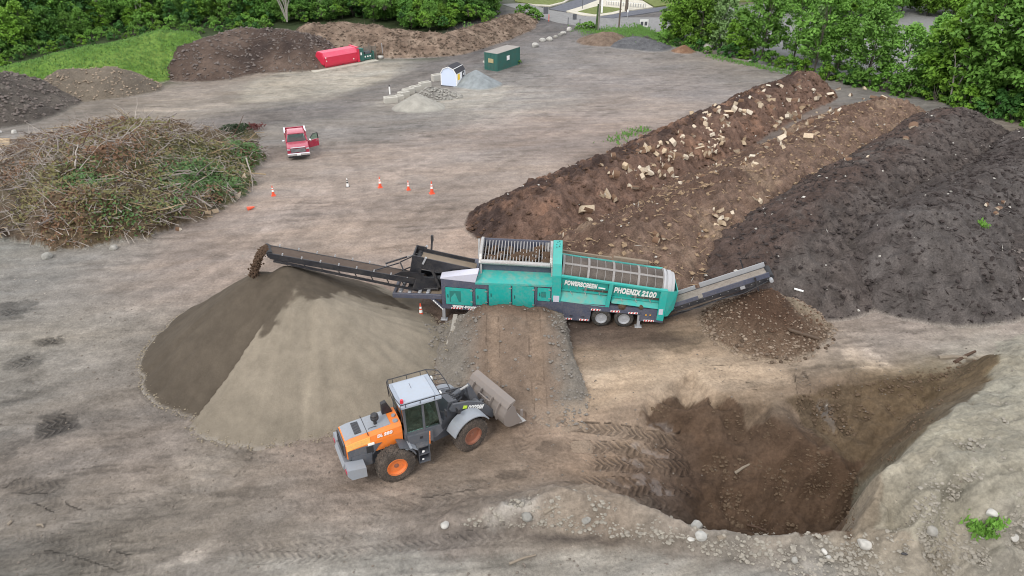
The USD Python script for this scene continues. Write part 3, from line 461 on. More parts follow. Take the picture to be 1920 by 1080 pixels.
# -- the stony heap under the right conveyor
def stony_h(x, y):
    a = _cone(x, y, (13.55, 32.5), 2.6, .80, .2, 131); b = _cone(x, y, (14.9, 32.9), 1.75, .70, .3, 133); c = _cone(x, y, (15.4, 31.8), .7, .5, .3, 135); return np.maximum(np.maximum(a, b), c)
def stony_c(x, y, h):
    r = np.hypot(x - 13.6, y - 32.5); k = sst(1.2, 3.0, r + .8 * fb(x / .6, y / .6, 3, 137)); c = blend(S(84, 66, 54), S(128, 110, 93), k * .6); pale = sst(14.4, 15.2, x) * sst(31.5, 33, y)
    return blend(c, S(152, 138, 118), pale) * speck(x, y, .3, 139, .7, 1.35)
heap('stone_heap', 'cone of brown soil and stones under the raised right conveyor', 'stone heap', M_COARSE, (7.5, 26, 20, 38), .1, stony_h, stony_c, (.07, .3), 3)
# -- the windrows, running up to the right
def row_fn(pa, pb, H, w, seed, blunt=1.0, p=1.25, wob=.6):
    a, b = np.array(pa[:2]), np.array(pb[:2]); L = np.linalg.norm(b - a); d = (b - a) / L
    def f(x, y):
        s = (x - a[0]) * d[0] + (y - a[1]) * d[1]; t = -(x - a[0]) * d[1] + (y - a[1]) * d[0]; t = t + wob * 2 * fb(s / 7 + seed, t / 30, 2, 140 + seed)
        e = np.maximum(np.maximum(-s, s - L), 0) * blunt; r = np.hypot(t, e) / w
        hh = H * (1 + .35 * fb(s / 6 + 5 * seed, 0 * s, 2, 150 + seed)); return np.minimum(hh * (1 - np.abs(r) ** p), 1.6 * hh * (1 - r)) + .8 * fb(x / 1.6, y / 1.6, 4, 160 + seed, .6) * sst(1.05, .7, r) - .12
    m = w + 3; bb = (min(a[0], b[0]) - m, min(a[1], b[1]) - m, max(a[0], b[0]) + m, max(a[1], b[1]) + m); return f, bb, a, d, L
R1 = row_fn(G0(1000, 360, 2.4), G0(1500, 142, 2.4), 2.7, 5.1, 1); R2 = row_fn(G0(1185, 422, 2.6), G0(1662, 184, 2.6), 2.7, 6.3, 2)
RA = row_fn(G0(1490, 425, 3.0), G0(1800, 205, 2.8), 3.2, 6.2, 3, p=1.5); RB = row_fn(G0(1740, 420, 3.2), G0(2030, 232, 3.2), 3.5, 7.0, 4, p=1.5); RC = row_fn(G0(2010, 430, 3.2), G0(2250, 270, 3.4), 3.4, 6.8, 5, p=1.5)
def row_c(R, c0, c1, c2, seed, k0=0.0):
    f, bb, a, d, L = R
    def g(x, y, h):
        t = (x - a[0]) * d[1] - (y - a[1]) * d[0]; k = sst(-.8, 1.6, t + 2.0 * fb(x / 2, y / 2, 4, 170 + seed)) + k0; c = blend(c0, c1, k); c = blend(c, c2, sst(.02, .22, fb(x / 2.6, y / 2.6, 5, 180 + seed, .65)) * .85); return c * speck(x, y, .5, 190 + seed, .5, 1.6)
    return g
ROWS = [('brown_windrow', 'brown compost windrow strewn with pale split logs, nearest the open yard', R1, row_c(R1, S(78, 64, 59), S(118, 95, 83), S(142, 111, 93), 1), .10),
        ('straw_windrow', 'lighter brown windrow with straw and pale logs between the log row and black rows', R2, row_c(R2, S(104, 84, 73), S(124, 103, 90), S(146, 125, 107), 2), .10),
        ('black_windrow', 'dark compost windrow beside the lighter brown straw windrow', RA, row_c(RA, S(90, 76, 70), S(92, 84, 80), S(98, 91, 87), 3), .11),
        ('black_windrow', 'second dark compost windrow, in the middle of the black rows', RB, row_c(RB, S(86, 79, 76), S(94, 88, 85), S(102, 96, 93), 4), .12),
        ('black_windrow', 'outermost dark compost windrow at the right edge of the photo', RC, row_c(RC, S(88, 81, 78), S(96, 90, 87), S(104, 98, 95), 5), .14)]
for nm, lb, R, cf, res in ROWS: heap(nm, lb, 'compost windrow', M_COARSE, R[1], res, R[0], cf, ((.38 if 'black' in nm else .62), .7), 10 + R[0](0, 0).astype(int) % 3)
# ------------------------------------------------------------------ paints
P_TEAL = paint('turquoise_paint', (0.016, 0.33, 0.29), .38, .22, (.26, .25, .21), sc=.8)
P_TEALD = paint('dusty_turquoise_paint', (0.03, 0.34, 0.30), .5, .6, (.28, .27, .22), sc=.45)
P_NAVY = paint('slate_paint', (0.062, 0.070, 0.105), .42, .35, (.22, .19, .17), sc=1.5)
P_BLACK = paint('black_steel', (0.014, 0.015, 0.020), .45, .30, (.14, .12, .10), sc=2.0)
P_STEEL = paint('worn_steel', (0.42, 0.41, 0.40), .38, .5, (.25, .21, .18), metallic=.55, sc=2.0)
P_RAIL = paint('drum_rail_steel', (0.27, 0.255, 0.245), .5, .6, (.19, .16, .14), metallic=.3, sc=2.0)
P_LILAC = paint('pale_lilac_paint', (0.50, 0.50, 0.58), .35, .4, (.45, .40, .36), sc=1.2)
P_GALV = paint('galvanised_steel', (0.40, 0.41, 0.43), .42, .35, (.25, .22, .19), metallic=.3, sc=2.5)
P_WHITE = flat('white_vinyl', (0.80, 0.80, 0.78), .5)
P_RED = flat('red_vinyl', (0.55, 0.03, 0.03), .5)
P_RUBBER = paint('rubber', (0.022, 0.022, 0.022), .75, .55, (.17, .145, .12), sc=2.2, spec=.3)
P_DUSTRUB = paint('dusty_rubber', (0.045, 0.038, 0.033), .8, .9, (.15, .118, .095), sc=2.2, spec=.2)
P_BELT = paint('soil_covered_belt', (0.085, 0.062, 0.050), .85, .6, (.15, .115, .09), sc=4.0, spec=.2)
P_TANBELT = paint('tan_belt_load', (0.20, 0.16, 0.12), .9, .5, (.28, .23, .18), sc=4.0, spec=.2)
P_DARK = flat('near_black_steel', (0.02, 0.02, 0.022), .7)  # plain near-black steel for seals, bolts, rollers, axles and vents
M_SCREEN = MT('perforated_screen', {'tc': ('texture_coordinate', {}), 'n': ('noise_texture', {'scale': 1.3, 'detail': 5.0}), 'v': ('voronoi_texture', {'scale': 22.0}), 'r': ('rgb_ramp', {'ramp': [(.25, (.055, .044, .036)), (.75, (.12, .098, .082))]}),
    'mr': ('map_range', {'from_min': 0.1, 'from_max': .5, 'to_min': .55, 'to_max': 1.1, 'clamp': True}), 's': ('vector_math', {'math_type': 'scale'}), 'p': ('principled_bsdf', {'roughness': .75, 'metallic': .2})},
    [('tc.object', 'n.vector'), ('tc.object', 'v.vector'), ('n.fac', 'r.fac'), ('v.distance', 'mr.value'), ('r.color', 's.vector1'), ('mr.result', 's.scale'), ('s.vector', 'p.base_color')], 'p.BSDF')
M_GLASS = MT('tinted_glass', {'f': ('fresnel', {'IOR': 1.5}), 't': ('transparent_bsdf', {'color': (.72, .86, .79)}), 'g': ('glossy_bsdf', {'color': (.9, .95, .95), 'roughness': .03}), 'm': ('mix_closure', {})}, [('f.fac', 'm.fac'), ('t.BSDF', 'm.closure1'), ('g.BSDF', 'm.closure2')], 'm.closure')
M_SOIL = earth('loose_soil', fine=16.0, c=S(96, 78, 64), bump=.9, bdist=.06, bscale=8.0)
def lettering(parent, text, h, o, xdir, ydir, mat, d=.012, bold=True, skew=0.0, width=None, heavy=True):
    m = meshkit.text_mesh(text, h, d, bold); v = np.array(m.vertices); fat = h * .035
    m = trimesh.Trimesh(np.vstack([v + (dx * fat, dy * fat, .001 * i) for i, (dx, dy) in enumerate(((-1, -1), (1, -1), (-1, 1), (1, 1)))]), np.vstack([m.faces + i * len(v) for i in range(4)]), process=False) if heavy else m; v = np.array(m.vertices); v[:, 0] += skew * v[:, 1]
    if width: v[:, 0] *= width / np.ptp(v[:, 0])
    x, y = unit(xdir), np.asarray(ydir, float); y = unit(y - x * (y @ x)); z = np.cross(x, y)
    return part(parent, 'lettering', (np.asarray(o) + v[:, :1] * x + v[:, 1:2] * y + v[:, 2:3] * z, np.array(m.faces)), mat, kind=None)
def tape(parent, u, w, L, o_v=-.012, hgt=.10, slope=0.0):
    """red and white reflective tape on the side of the chassis"""
    t = part(parent, 'reflector_strip', MB().box((u, o_v, w), (u + L, o_v + .008, w + hgt)), P_WHITE)
    n = max(2, int(L / .13)); m = MB()
    for i in range(n):
        a = u + (i + .15) * L / n; b = a + .5 * L / n; m.prism([(a, w + .004), (b, w + .004), (b + .25 * L / n, w + hgt - .004), (a + .25 * L / n, w + hgt - .004)], (0, o_v - .003, 0), (1, 0, 0), (0, 0, 1), (0, 1, 0), .004)
    part(t, 'stripe', m, P_RED)
def tyre_parts(parent, c, axis, R, W, rimR, rubber, rimmat, hubmat, lugs=0, name='wheel'):
    """wheel centred at c, axis pointing outwards"""
    ax = unit(axis); w = part(parent, name, MB().revolve([(-W / 2, rimR * .96), (-W / 2, R * .88), (-W * .42, R * .955), (-W * .30, R * .985), (W * .30, R * .985), (W * .42, R * .955), (W / 2, R * .88), (W / 2 + .01, R * .75), (W / 2, rimR * .98), (W * .3, rimR * .95), (-W * .3, rimR * .95), (-W / 2, rimR * .96)], c, ax, 40), rubber, smooth=35)
    if lugs:
        m = MB(); a, b, d = frame_of(ax)
        for i in range(lugs):
            for s in (-1, 1):
                t0 = 2 * math.pi * (i + (.5 if s > 0 else 0)) / lugs; t1 = t0 + s * 0 + .17
                p = [c + d * s * W * .03 + (math.cos(t0) * a + math.sin(t0) * b) * R * .985, c + d * s * W * .28 + (math.cos(t0 + .09) * a + math.sin(t0 + .09) * b) * R * .982, c + d * s * W * .47 + (math.cos(t1 + .05) * a + math.sin(t1 + .05) * b) * R * .925]
                for q, r in zip(p[:-1], p[1:]): m.bar(q, r, R * .085, R * .05, up=ax)
        part(w, 'tread_block', m, rubber, kind='stuff')
    part(w, 'rim', MB().revolve([(-W * .2, .05), (-W * .1, rimR * .5), (W * .12, rimR * .6), (W * .16, rimR * .78), (W * .34, rimR * .86), (W * .46, rimR * .97), (W / 2 + .015, rimR * 1.0), (W / 2 + .015, rimR * 1.05), (W * .3, rimR * 1.05)], c, ax, 36), rimmat, smooth=35)
    m = MB().revolve([(W * .02, .001), (W * .02, rimR * .42), (W * .22, rimR * .40), (W * .26, rimR * .28), (W * .34, rimR * .24), (W * .36, .001)], c, ax, 18); a, b, d = frame_of(ax)
    for i in range(8):
        t = i * math.pi / 4; q = c + d * W * .13 + (math.cos(t) * a + math.sin(t) * b) * rimR * .52; m.cyl(q, q + d * W * .06, rimR * .05, n=6)
    part(w, 'hub', m, hubmat)
    return w
# ------------------------------------------------------------------ the turquoise trommel screening machine
T = thing('screening_machine', 'long turquoise and slate trommel screening machine with two raised conveyors', 'screening machine', (-3.85, 33.23, 0.0), -3.95)
W_ = 2.5
# chassis
part(T, 'tow_frame', MB().box((-2.64, 0, 1.33), (.05, .14, 1.60), .015).box((-2.64, W_ - .14, 1.33), (.05, W_, 1.60), .015).box((-2.64, .142, 1.34), (-2.5, W_ - .142, 1.59), .015), P_NAVY)
for u in (-2.25, -1.75, -1.2, -.75): part(T, 'cross_member', MB().bar((u, .15, 1.56), (u + .15, W_ - .15, 1.56), .16, .14, b=.01), P_GALV)
part(T, 'tray', MB().box((-1.1, .3, 1.42), (.04, W_ - .3, 1.47)), P_TANBELT)
part(T, 'engine_housing', MB().prism([(.06, .78), (5.98, .45), (5.98, 2.38), (1.86, 2.44), (.06, 2.62)], (0, 0, 0), (1, 0, 0), (0, 0, 1), (0, 1, 0), W_), P_NAVY)
part(T, 'engine_cowl', MB().prism([(.03, 2.62), (1.9, 2.455), (2.05, 3.0), (.75, 2.80), (.03, 2.66)], (0, .01, 0), (1, 0, 0), (0, 0, 1), (0, 1, 0), .62), P_LILAC, label='pale lilac sloping cowl with soil dust')
part(T, 'housing_top', MB().quad((.06, .64, 2.63), (1.9, .64, 2.50), (1.9, 2.49, 2.55), (.06, 2.49, 2.66), .03), P_NAVY)
part(T, 'deck', MB().quad((1.9, -.02, 2.46), (5.98, -.02, 2.40), (5.98, 1.05, 2.66), (2.06, 1.05, 2.72), .06).box((1.9, -.03, 2.36), (5.97, 0.0, 2.47)), P_TEALD)
part(T, 'hopper_wall', MB().quad((2.1, 1.0, 2.70), (5.95, 1.0, 2.64), (5.95, .92, 3.2), (2.1, .92, 3.26), .05).quad((2.1, 2.42, 2.7), (5.95, 2.42, 2.64), (5.95, 2.6, 3.75), (2.1, 2.6, 3.82), .05).box((2.08, 1.02, 2.6), (5.95, 2.45, 2.9)), P_NAVY)
part(T, 'hopper_lip', MB().tube([(2.12, .82, 3.30), (4, .82, 3.26), (5.85, .82, 3.2)], .13, 10).quad((2.12, .82, 3.40), (5.85, .82, 3.30), (5.85, 1.15, 3.18), (2.12, 1.15, 3.28), .03), P_STEEL, smooth=30)
for u, w in ((2.02, 3.86), (5.82, 3.74)):
    part(T, 'hopper_side', MB().prism([(.78, w - .62), (1.05, w - .2), (2.2, w + .12), (2.62, w + .02), (2.62, w - .7), (.9, w - .75)], (u, 0, 0), (0, 1, 0), (0, 0, 1), (1, 0, 0), .14), P_STEEL)
    part(T, 'hopper_leg', MB().bar((u + .12, .86, w - .6), (u + .12, .72, w - 1.28), .09, .07), P_STEEL)
    part(T, 'hopper_post', MB().bar((u - .12, 1.9, w - .9), (u - .12, 2.2, w + .1), .1, .07), P_STEEL)
for i in range(21):
    u = 2.3 + i * .172; dz = -.02 * i / 1.2 * .17; part(T, 'grid_bar', MB().tube([(u, .95, 3.30 + dz), (u, 1.7, 3.46 + dz), (u, 2.55, 3.72 + dz)], .028, 6), P_STEEL)
part(T, 'grid_rail', MB().bar((2.15, 1.55, 3.36), (5.85, 1.55, 3.28), .07, .07).bar((2.15, 2.1, 3.5), (5.85, 2.1, 3.42), .07, .07), P_BLACK)
m = MB(); rg = np.random.default_rng(3)
for i in range(46):
    q = np.array([2.3 + rg.random() * 3.5, 1.1 + rg.random() * 1.3, 0]); q[2] = 3.18 + .2 * (q[1] - .95); s = trimesh.creation.icosphere(1, .08 + .12 * rg.random()); v = np.array(s.vertices) * (1 + .3 * rg.random((len(s.vertices), 1))) * (1.3, 1, .8) + q; m.add(v, np.array(s.faces))
part(T, 'hopper_soil', m.box((2.15, 1.02, 2.9), (5.85, 2.45, 3.14)), M_SOIL, kind='stuff')
part(T, 'front_skirt', MB().box((5.98, 0, .4), (6.5, .05, 1.52)).prism([(5.2, .55), (6.6, .36), (6.6, 1.42), (5.2, 1.46)], (0, -.03, 0), (1, 0, 0), (0, 0, 1), (0, 1, 0), .028), P_NAVY)
# doors of the engine bay
def door(u0, w0, u1, w1, sl=-.055, vent=None):
    poly = [(u0, w0), (u1, w0 + sl * (u1 - u0)), (u1, w1 + sl * (u1 - u0)), (u0, w1)]
    d = part(T, 'door', MB().prism([tuple(p) for p in np.array(Polygon(poly).buffer(-.05).buffer(.05).exterior.coords)[:-1]], (0, -.035, 0), (1, 0, 0), (0, 0, 1), (0, 1, 0), .04), P_TEAL)
    h = MB()
    for f in (.15, .82): h.box((u1 - .10, -.06, w0 + f * (w1 - w0)), (u1 + .05, -.036, w0 + f * (w1 - w0) + .05))
    part(d, 'hinge', h, P_STEEL); part(d, 'handle', MB().bar((u0 + .12, -.055, (w0 + w1) / 2 - .1), (u0 + .12, -.055, (w0 + w1) / 2 + .1), .03, .03), P_BLACK)
    fr = np.array(Polygon(poly).buffer(.02).exterior.coords)[:-1]; g = Polygon(poly).buffer(.022).difference(Polygon(poly).buffer(.002))
    mm = trimesh.creation.extrude_polygon(g, .012, engine='earcut'); v = np.array(mm.vertices); part(d, 'door_seal', (np.stack([v[:, 0], -.012 + 0 * v[:, 0] + v[:, 2], v[:, 1]], 1), np.array(mm.faces)), P_DARK)
    return d
d1 = door(.28, 1.09, 1.72, 2.13); part(d1, 'vent', MB().box((.5, -.05, 1.24), (1.1, -.037, 1.92)), flat('vent_mesh', (.02, .16, .14), .7)); part(d1, 'vent_frame', MB().prism([(.56, 1.24), (.98, 1.24), (.8, 1.8), (.56, 1.5)], (0, -.055, 0), (1, 0, 0), (0, 0, 1), (0, 1, 0), .004), P_TEAL)
door(1.90, 1.10, 2.50, 2.10); door(2.62, 1.08, 3.80, 2.42); door(3.88, .98, 5.04, 2.38)
d5 = door(5.22, 1.50, 5.90, 2.30, sl=-.04); mm = MB()
for i in range(5):
    for j in range(6): mm.box((5.42 + i * .055, -.045, 1.72 + j * .06), (5.45 + i * .055, -.037, 1.755 + j * .06))
part(d5, 'vent_hole', mm, P_DARK, kind='stuff')
lettering(T, 'www.powerscreen.com', .15, (.62, -.001, .895), (1, 0, -.055), (0, 0, 1), P_WHITE, .014, width=2.75)
for u, w in ((.55, .765), (1.45, .72), (2.4, .67)): tape(T, u, w, .62)
m = MB()
for i in range(6): m.bar((-.42 + i * .09, -.012, 1.28 - i * .1), (-.36 + i * .09, -.012, 1.19 - i * .1), .06, .012, up=(0, 1, 0))
part(T, 'tow_bracket', MB().bar((-.5, .07, 1.36), (.08, .07, .74), .12, .16), P_NAVY); part(T, 'reflector_strip', m, P_WHITE)
for u, v, top in ((0.03, .02, .9), (0.03, 2.35, .9), (10.62, .02, .75), (10.62, 2.35, .75)):
    l = part(T, 'support_leg', MB().box((u, v, .05), (u + .17, v + .13, top), .01), P_GALV); part(l, 'foot', MB().box((u - .1, v - .08, -.02), (u + .27, v + .22, .05), .01), P_GALV)
# drive hood (a portal across the machine)
prof = [(0, 1.42), (0, 3.02), (.22, 3.62), (.72, 4.22), (1.0, 4.32), (1.55, 4.32), (1.85, 4.2), (2.3, 3.6), (2.5, 3.0), (2.5, 1.42)]
part(T, 'drive_hood', MB().prism(prof, (5.98, 0, 0), (0, 1, 0), (0, 0, 1), (1, 0, 0), .48), P_TEAL)
part(T, 'hood_plate', MB().box((6.06, -.012, 1.44), (6.38, -.002, 1.82)), P_LILAC)
m = MB()
for i, (a, b) in enumerate(((.15, .78), (.3, .9), (.15, 1.1), (.33, 1.15), (.2, 1.35), (.3, 1.45))): m.box((5.98 + a, b - .02, 4.318), (5.98 + a + .05, b + .03, 4.34))
part(T, 'hood_bolt', m, P_DARK, kind='stuff')
# trommel drum
sl = math.atan2(-.68, 5.3); ax = np.array([math.cos(sl), 0, math.sin(sl)]); d0 = np.array([6.46, 1.25, 2.50]); RD = 1.0
LD = 5.38
D = part(T, 'drum', MB().revolve([(0, RD), (LD, RD), (LD, RD - .03), (0, RD - .03)], d0, ax, 64), M_SCREEN, smooth=40)
for i in range(5):
    p = d0 + ax * (i * LD / 4); part(D, 'ring', MB().revolve([(-.05, RD), (-.06, RD + .035), (.06, RD + .035), (.06, RD)], p, ax, 64), P_RAIL, smooth=30)
a_, b_, _c2 = frame_of(ax)
for k in range(4):
    th = k * math.pi / 2 + 2.05; q = math.cos(th) * a_ + math.sin(th) * b_
    part(D, 'rail', MB().bar(d0 + q * (RD + .012), d0 + q * (RD + .012) + ax * LD, .12, .03, up=q), P_RAIL)
for i in range(12):
    if i % 3 == 0: continue
    p = d0 + ax * (i * LD / 12); part(D, 'hoop', MB().revolve([(-.012, RD), (-.012, RD + .015), (.012, RD + .015), (.012, RD)], p, ax, 64), P_RAIL, smooth=30)
e0 = d0 + ax * (LD + .0)
part(D, 'end_band', MB().revolve([(0, RD - .05), (0, RD + .08), (.10, RD + .08), (.11, RD - .02), (.2, RD - .02), (.21, RD + .03), (.42, RD + .03), (.43, RD - .03), (.60, RD - .05), (.62, RD - .15), (.2, RD - .2)], e0, ax, 64), paint('end_band_paint', (.38, .38, .39), .35, .3, (.3, .26, .22), metallic=.2), smooth=30)
part(T, 'brush_bar', MB().bar((6.5, 2.32, 3.30), (9.2, 2.32, 2.96), .12, .12).bar((9.3, 2.34, 2.98), (11.2, 2.34, 2.76), .2, .16), P_TANBELT)
# side frame with its two lettered panels
def rl(u): return 3.02 - (u - 6.44) * .126           # height of the top rail
part(T, 'top_rail', MB().bar((6.46, .05, rl(6.46)), (12.0, .05, rl(12.0)), .16, .11, b=.01), P_TEAL)
part(T, 'top_rail', MB().bar((6.46, 2.45, rl(6.46)), (12.0, 2.45, rl(12.0)), .16, .11, b=.01), P_TEAL)
for u0, u1 in ((6.47, 8.95), (9.17, 11.72)):
    b0, b1 = rl(u0) - .06, rl(u1) - .06
    part(T, 'side_panel', MB().quad((u0, .30, b0 - .82), (u1, .30, b1 - .72), (u1, .10, b1), (u0, .10, b0), .03), P_TEAL)
    part(T, 'panel_ledge', MB().bar((u0, .26, b0 - .86), (u1, .26, b1 - .76), .14, .07), P_TEAL)
    part(T, 'chute_panel', MB().quad((u0, -.01, 1.50), (u1, -.01, 1.22), (u1, .42, b1 - .74), (u0, .42, b0 - .86), .03), P_TEALD)
    for k in range(3):
        q = u0 + .5 + k * .75; part(T, 'latch', MB().bar((q, .16, b0 - .92), (q + .06, .08, b0 - 1.05), .03, .03), P_STEEL)
part(T, 'panel_post', MB().bar((8.95, .02, 1.26), (9.10, .02, rl(9.1)), .2, .16, up=(0, 1, 0)), P_TEAL)
part(T, 'panel_post', MB().prism([(11.62, .55), (11.98, .50), (12.06, rl(12.0) + .05), (11.70, rl(11.7) + .05)], (0, -.05, 0), (1, 0, 0), (0, 0, 1), (0, 1, 0), .22), P_TEAL)
part(T, 'panel_post', MB().prism([(11.62, .55), (11.98, .50), (12.06, rl(12.0) + .05), (11.70, rl(11.7) + .05)], (0, 2.34, 0), (1, 0, 0), (0, 0, 1), (0, 1, 0), .2), P_TEAL)
part(T, 'sticker', MB().box((11.70, -.062, .9), (11.92, -.052, 1.25)), P_LILAC)
yt = (0, -.2, .8)
lettering(T, 'POWERSCREEN', .29, (6.62, .195, rl(6.6) - .56), (1, 0, -.115), yt, P_WHITE, .02, width=1.72)
part(T, 'lettering', MB().bar((8.44, .195, rl(8.4) - .48), (8.80, .195, rl(8.8) - .48), .04, .06), P_WHITE)
lettering(T, 'PHOENIX 2100', .36, (9.24, .195, rl(9.24) - .60), (1, 0, -.115), yt, P_WHITE, .02, width=2.24)
for u, s in ((9.75, .62), (10.75, .4)):
    v, f = trimesh.creation.icosphere(2, 1.0).vertices, trimesh.creation.icosphere(2, 1.0).faces; v = np.array(v) * (.35 * s, .18, .32 * s) * (1 + .15 * rng.random((len(v), 1))) + (u, .1, 1.26); part(T, 'spilled_soil', (v, np.array(f)), M_SOIL)
part(T, 'chassis_rail', MB().prism([(5.2, .88), (6.56, .80), (8.1, .95), (11.62, .75), (11.62, 1.16), (6.5, 1.46), (5.2, 1.46)], (0, .002, 0), (1, 0, 0), (0, 0, 1), (0, 1, 0), .3).box((6.5, 2.2, .8), (11.62, 2.498, 1.2)).box((6.5, .4, 1.0), (11.6, 2.1, 1.12)), P_NAVY)
part(T, 'storage_box', MB().prism([(6.6, .36), (8.05, .30), (8.12, .92), (6.56, 1.0)], (0, -.03, 0), (1, 0, 0), (0, 0, 1), (0, 1, 0), .6), P_NAVY)
part(T, 'box_latch', MB().box((6.98, -.045, .58), (7.14, -.031, .64)).box((7.62, -.045, .54), (7.78, -.031, .60)), P_DARK)
part(T, 'rear_box', MB().prism([(10.72, .45), (11.98, .38), (11.98, .78), (10.72, .86)], (0, -.02, 0), (1, 0, 0), (0, 0, 1), (0, 1, 0), W_ + .04), P_NAVY)
part(T, 'fender', MB().prism([(8.08, 1.02), (10.72, .86), (10.72, .99), (8.08, 1.15)], (0, -.06, 0), (1, 0, 0), (0, 0, 1), (0, 1, 0), .62), P_NAVY)
for u, w in ((8.10, 1.03), (9.15, .97), (10.1, .90)): tape(T, u, w, .5, -.075)
for u, w in ((6.62, .37), (7.5, .34)): tape(T, u, w, .5, -.045)
tape(T, 10.95, .43, .55, -.035)
part(T, 'tail_light', MB().box((11.0, -.035, .79), (11.1, -.021, .87)).box((11.24, -.035, .79), (11.32, -.021, .87)), flat('amber_lens', (.6, .28, .04), .3))
part(T, 'axle', MB().cyl((8.68, .1, .52), (8.68, 2.4, .52), .09).cyl((9.9, .1, .52), (9.9, 2.4, .52), .09).box((8.2, .5, .55), (10.4, .8, .8)).box((8.2, 1.7, .55), (10.4, 2.0, .8)), P_DARK)
for u in (8.68, 9.90):
    tyre_parts(T, np.array([u, .16, .52]), (0, -1, 0), .53, .38, .295, P_RUBBER, P_GALV, P_GALV); tyre_parts(T, np.array([u, 2.34, .52]), (0, 1, 0), .53, .38, .295, P_RUBBER, P_GALV, P_GALV)
part(T, 'outlet_chute', MB().quad((12.03, -.02, rl(12) + .03), (12.62, .3, rl(12) - .16), (12.5, .42, .95), (12.0, .05, .75), .04).quad((12.62, 2.1, rl(12) - .16), (12.03, 2.5, rl(12) + .03), (12.0, 2.4, .75), (12.5, 2.0, .95), .04).quad((12.62, .3, rl(12) - .16), (12.62, 2.1, rl(12) - .16), (12.5, 2.0, .95), (12.5, .42, .95), .04).quad((12.0, .1, .72), (12.0, .05, 1.2), (12.35, .12, 1.05), (12.2, .2, .7), .05), P_TEAL)
# conveyors: frame from p to q, v across
def conveyor(name, p, q, width, side_h, belt, rail, wall=0.0, load=0.06, near_low=True):
    p, q = np.asarray(p, float), np.asarray(q, float); ax = unit(q - p); lat = unit(np.cross((0, 0, 1.0), ax)); nn = np.cross(ax, lat); L = np.linalg.norm(q - p); h = width / 2
    M = np.eye(4); M[:3, 0], M[:3, 1], M[:3, 2], M[:3, 3] = ax, lat, nn, p
    c = part(T, name, MB().box((0, h - .01, -side_h), (L, h + .07, .02), .01).moved(M).joined(), rail)
    part(c, 'side_rail', MB().box((0, -h - .07, -side_h), (L, -h + .01, .02), .01).moved(M), rail)
    b = MB(); n = 24; xs = np.linspace(-.05, L + .1, n); prof = np.array([[-h, .0], [-h * .55, load * .35 - .05], [0, load - .04], [h * .55, load * .35 - .05], [h, .0]]); rr = np.random.default_rng(int(L * 100))
    top = [np.array([[x, y, z + (.02 * rr.standard_normal() if 0 < i < 4 else 0)] for i, (y, z) in enumerate(prof)] + [[x, y, -.16] for y in (h * .8, -h * .8)]) for x in xs]
    part(c, 'belt', MB().loft(top).moved(M), belt, smooth=50)
    part(c, 'head_roller', MB().cyl((L + .05, -h, -.06), (L + .05, h, -.06), .15, n=16).moved(M), P_DARK)
    idl = MB()
    for x in np.arange(.5, L, .9): idl.cyl((x, -h, -.1), (x, h, -.1), .05, n=8)
    part(c, 'idler', idl.moved(M), P_DARK)
    if wall:
        for s in (-1, 1): part(c, 'side_board', MB().box((L * .42, s * (h + .05) - .02, .02), (L, s * (h + .05) + .02, wall)).box((L * .1, s * (h + .05) - .02, .02), (L * .38, s * (h + .05) + .02, wall * .8)).moved(M), P_GALV if s > 0 else P_NAVY)
    return c, M, L, h
def to_local(w): r = math.radians(3.95); d = np.asarray(w, float) - np.array([-3.85, 33.23, 0]); return np.array([d[0] * math.cos(r) - d[1] * math.sin(r), d[0] * math.sin(r) + d[1] * math.cos(r), d[2]])
# tail conveyor swings towards the camera and drops the screened soil on the heap
head = to_local((-11.95, 31.55, 5.25)); tail = np.array([-.9, 1.25, 1.92])
tc, M, L, h = conveyor('tail_conveyor', tail, head, .9, .28, P_BELT, P_BLACK, load=.10)
m = MB()
for x in np.arange(.4, L - .3, .95): m.box((x, -h - .09, .02), (x + .05, -h - .03, .14)).box((x, h + .03, .02), (x + .05, h + .09, .14))
part(tc, 'bracket', m.moved(M), P_GALV, kind='stuff')
part(tc, 'truss', MB().bar((.2, -h - .06, -.62), (L * .62, -h - .06, -.42), .09, .16).bar((L * .62, -h - .06, -.42), (L - .2, -h - .06, -.34), .08, .10).bar((.2, h + .06, -.62), (L - .2, h + .06, -.34), .08, .12).moved(M), P_BLACK)
w = MB()
for i in range(9):
    x = .5 + i * L / 9.6; w.bar((x, -h - .06, -.1), (x + (.42 if i % 2 else -.0), -h - .06, -.55 + .03 * i), .04, .05); w.bar((x, -h - .05, -.45), (x, h + .05, -.45), .04, .04)
part(tc, 'lattice', w.moved(M), P_BLACK)
m = MB()
for f in (.12, .36, .60, .84): m.box((f * L, -h - .115, -.46 + .1 * f), (f * L + .1, -h - .108, -.28 + .1 * f))
part(tc, 'sticker', m.moved(M), P_WHITE)
part(tc, 'head_guard', MB().box((L - .5, h + .02, -.22), (L + .12, h + .08, .02), .01).moved(M), P_BLACK)
part(tc, 'head_guard', MB().box((L - .5, -h - .08, -.22), (L + .12, -h - .02, .02), .01).cyl((L + .05, -h - .22, -.1), (L + .05, -h - .08, -.1), .12).moved(M), P_BLACK)
part(tc, 'tail_box', MB().box((-1.0, -.62, -.55), (.9, -.5, .2), .02).box((-1.0, .5, -.55), (.9, .62, .3), .02).box((-1.0, -.5, -.5), (-.9, .5, .3)).moved(M), P_BLACK)
part(tc, 'rubber_flap', MB().quad((.6, .62, .15), (2.2, .58, .1), (1.9, .75, .45), (.6, .7, .55), .02).moved(M), P_BLACK)
# turntable under it
part(T, 'turntable', MB().cyl((-1.2, 1.25, 1.6), (-1.2, 1.25, 1.8), .7, n=24).box((-1.9, .5, 1.61), (-.2, 2.0, 1.7), .02), P_BLACK)
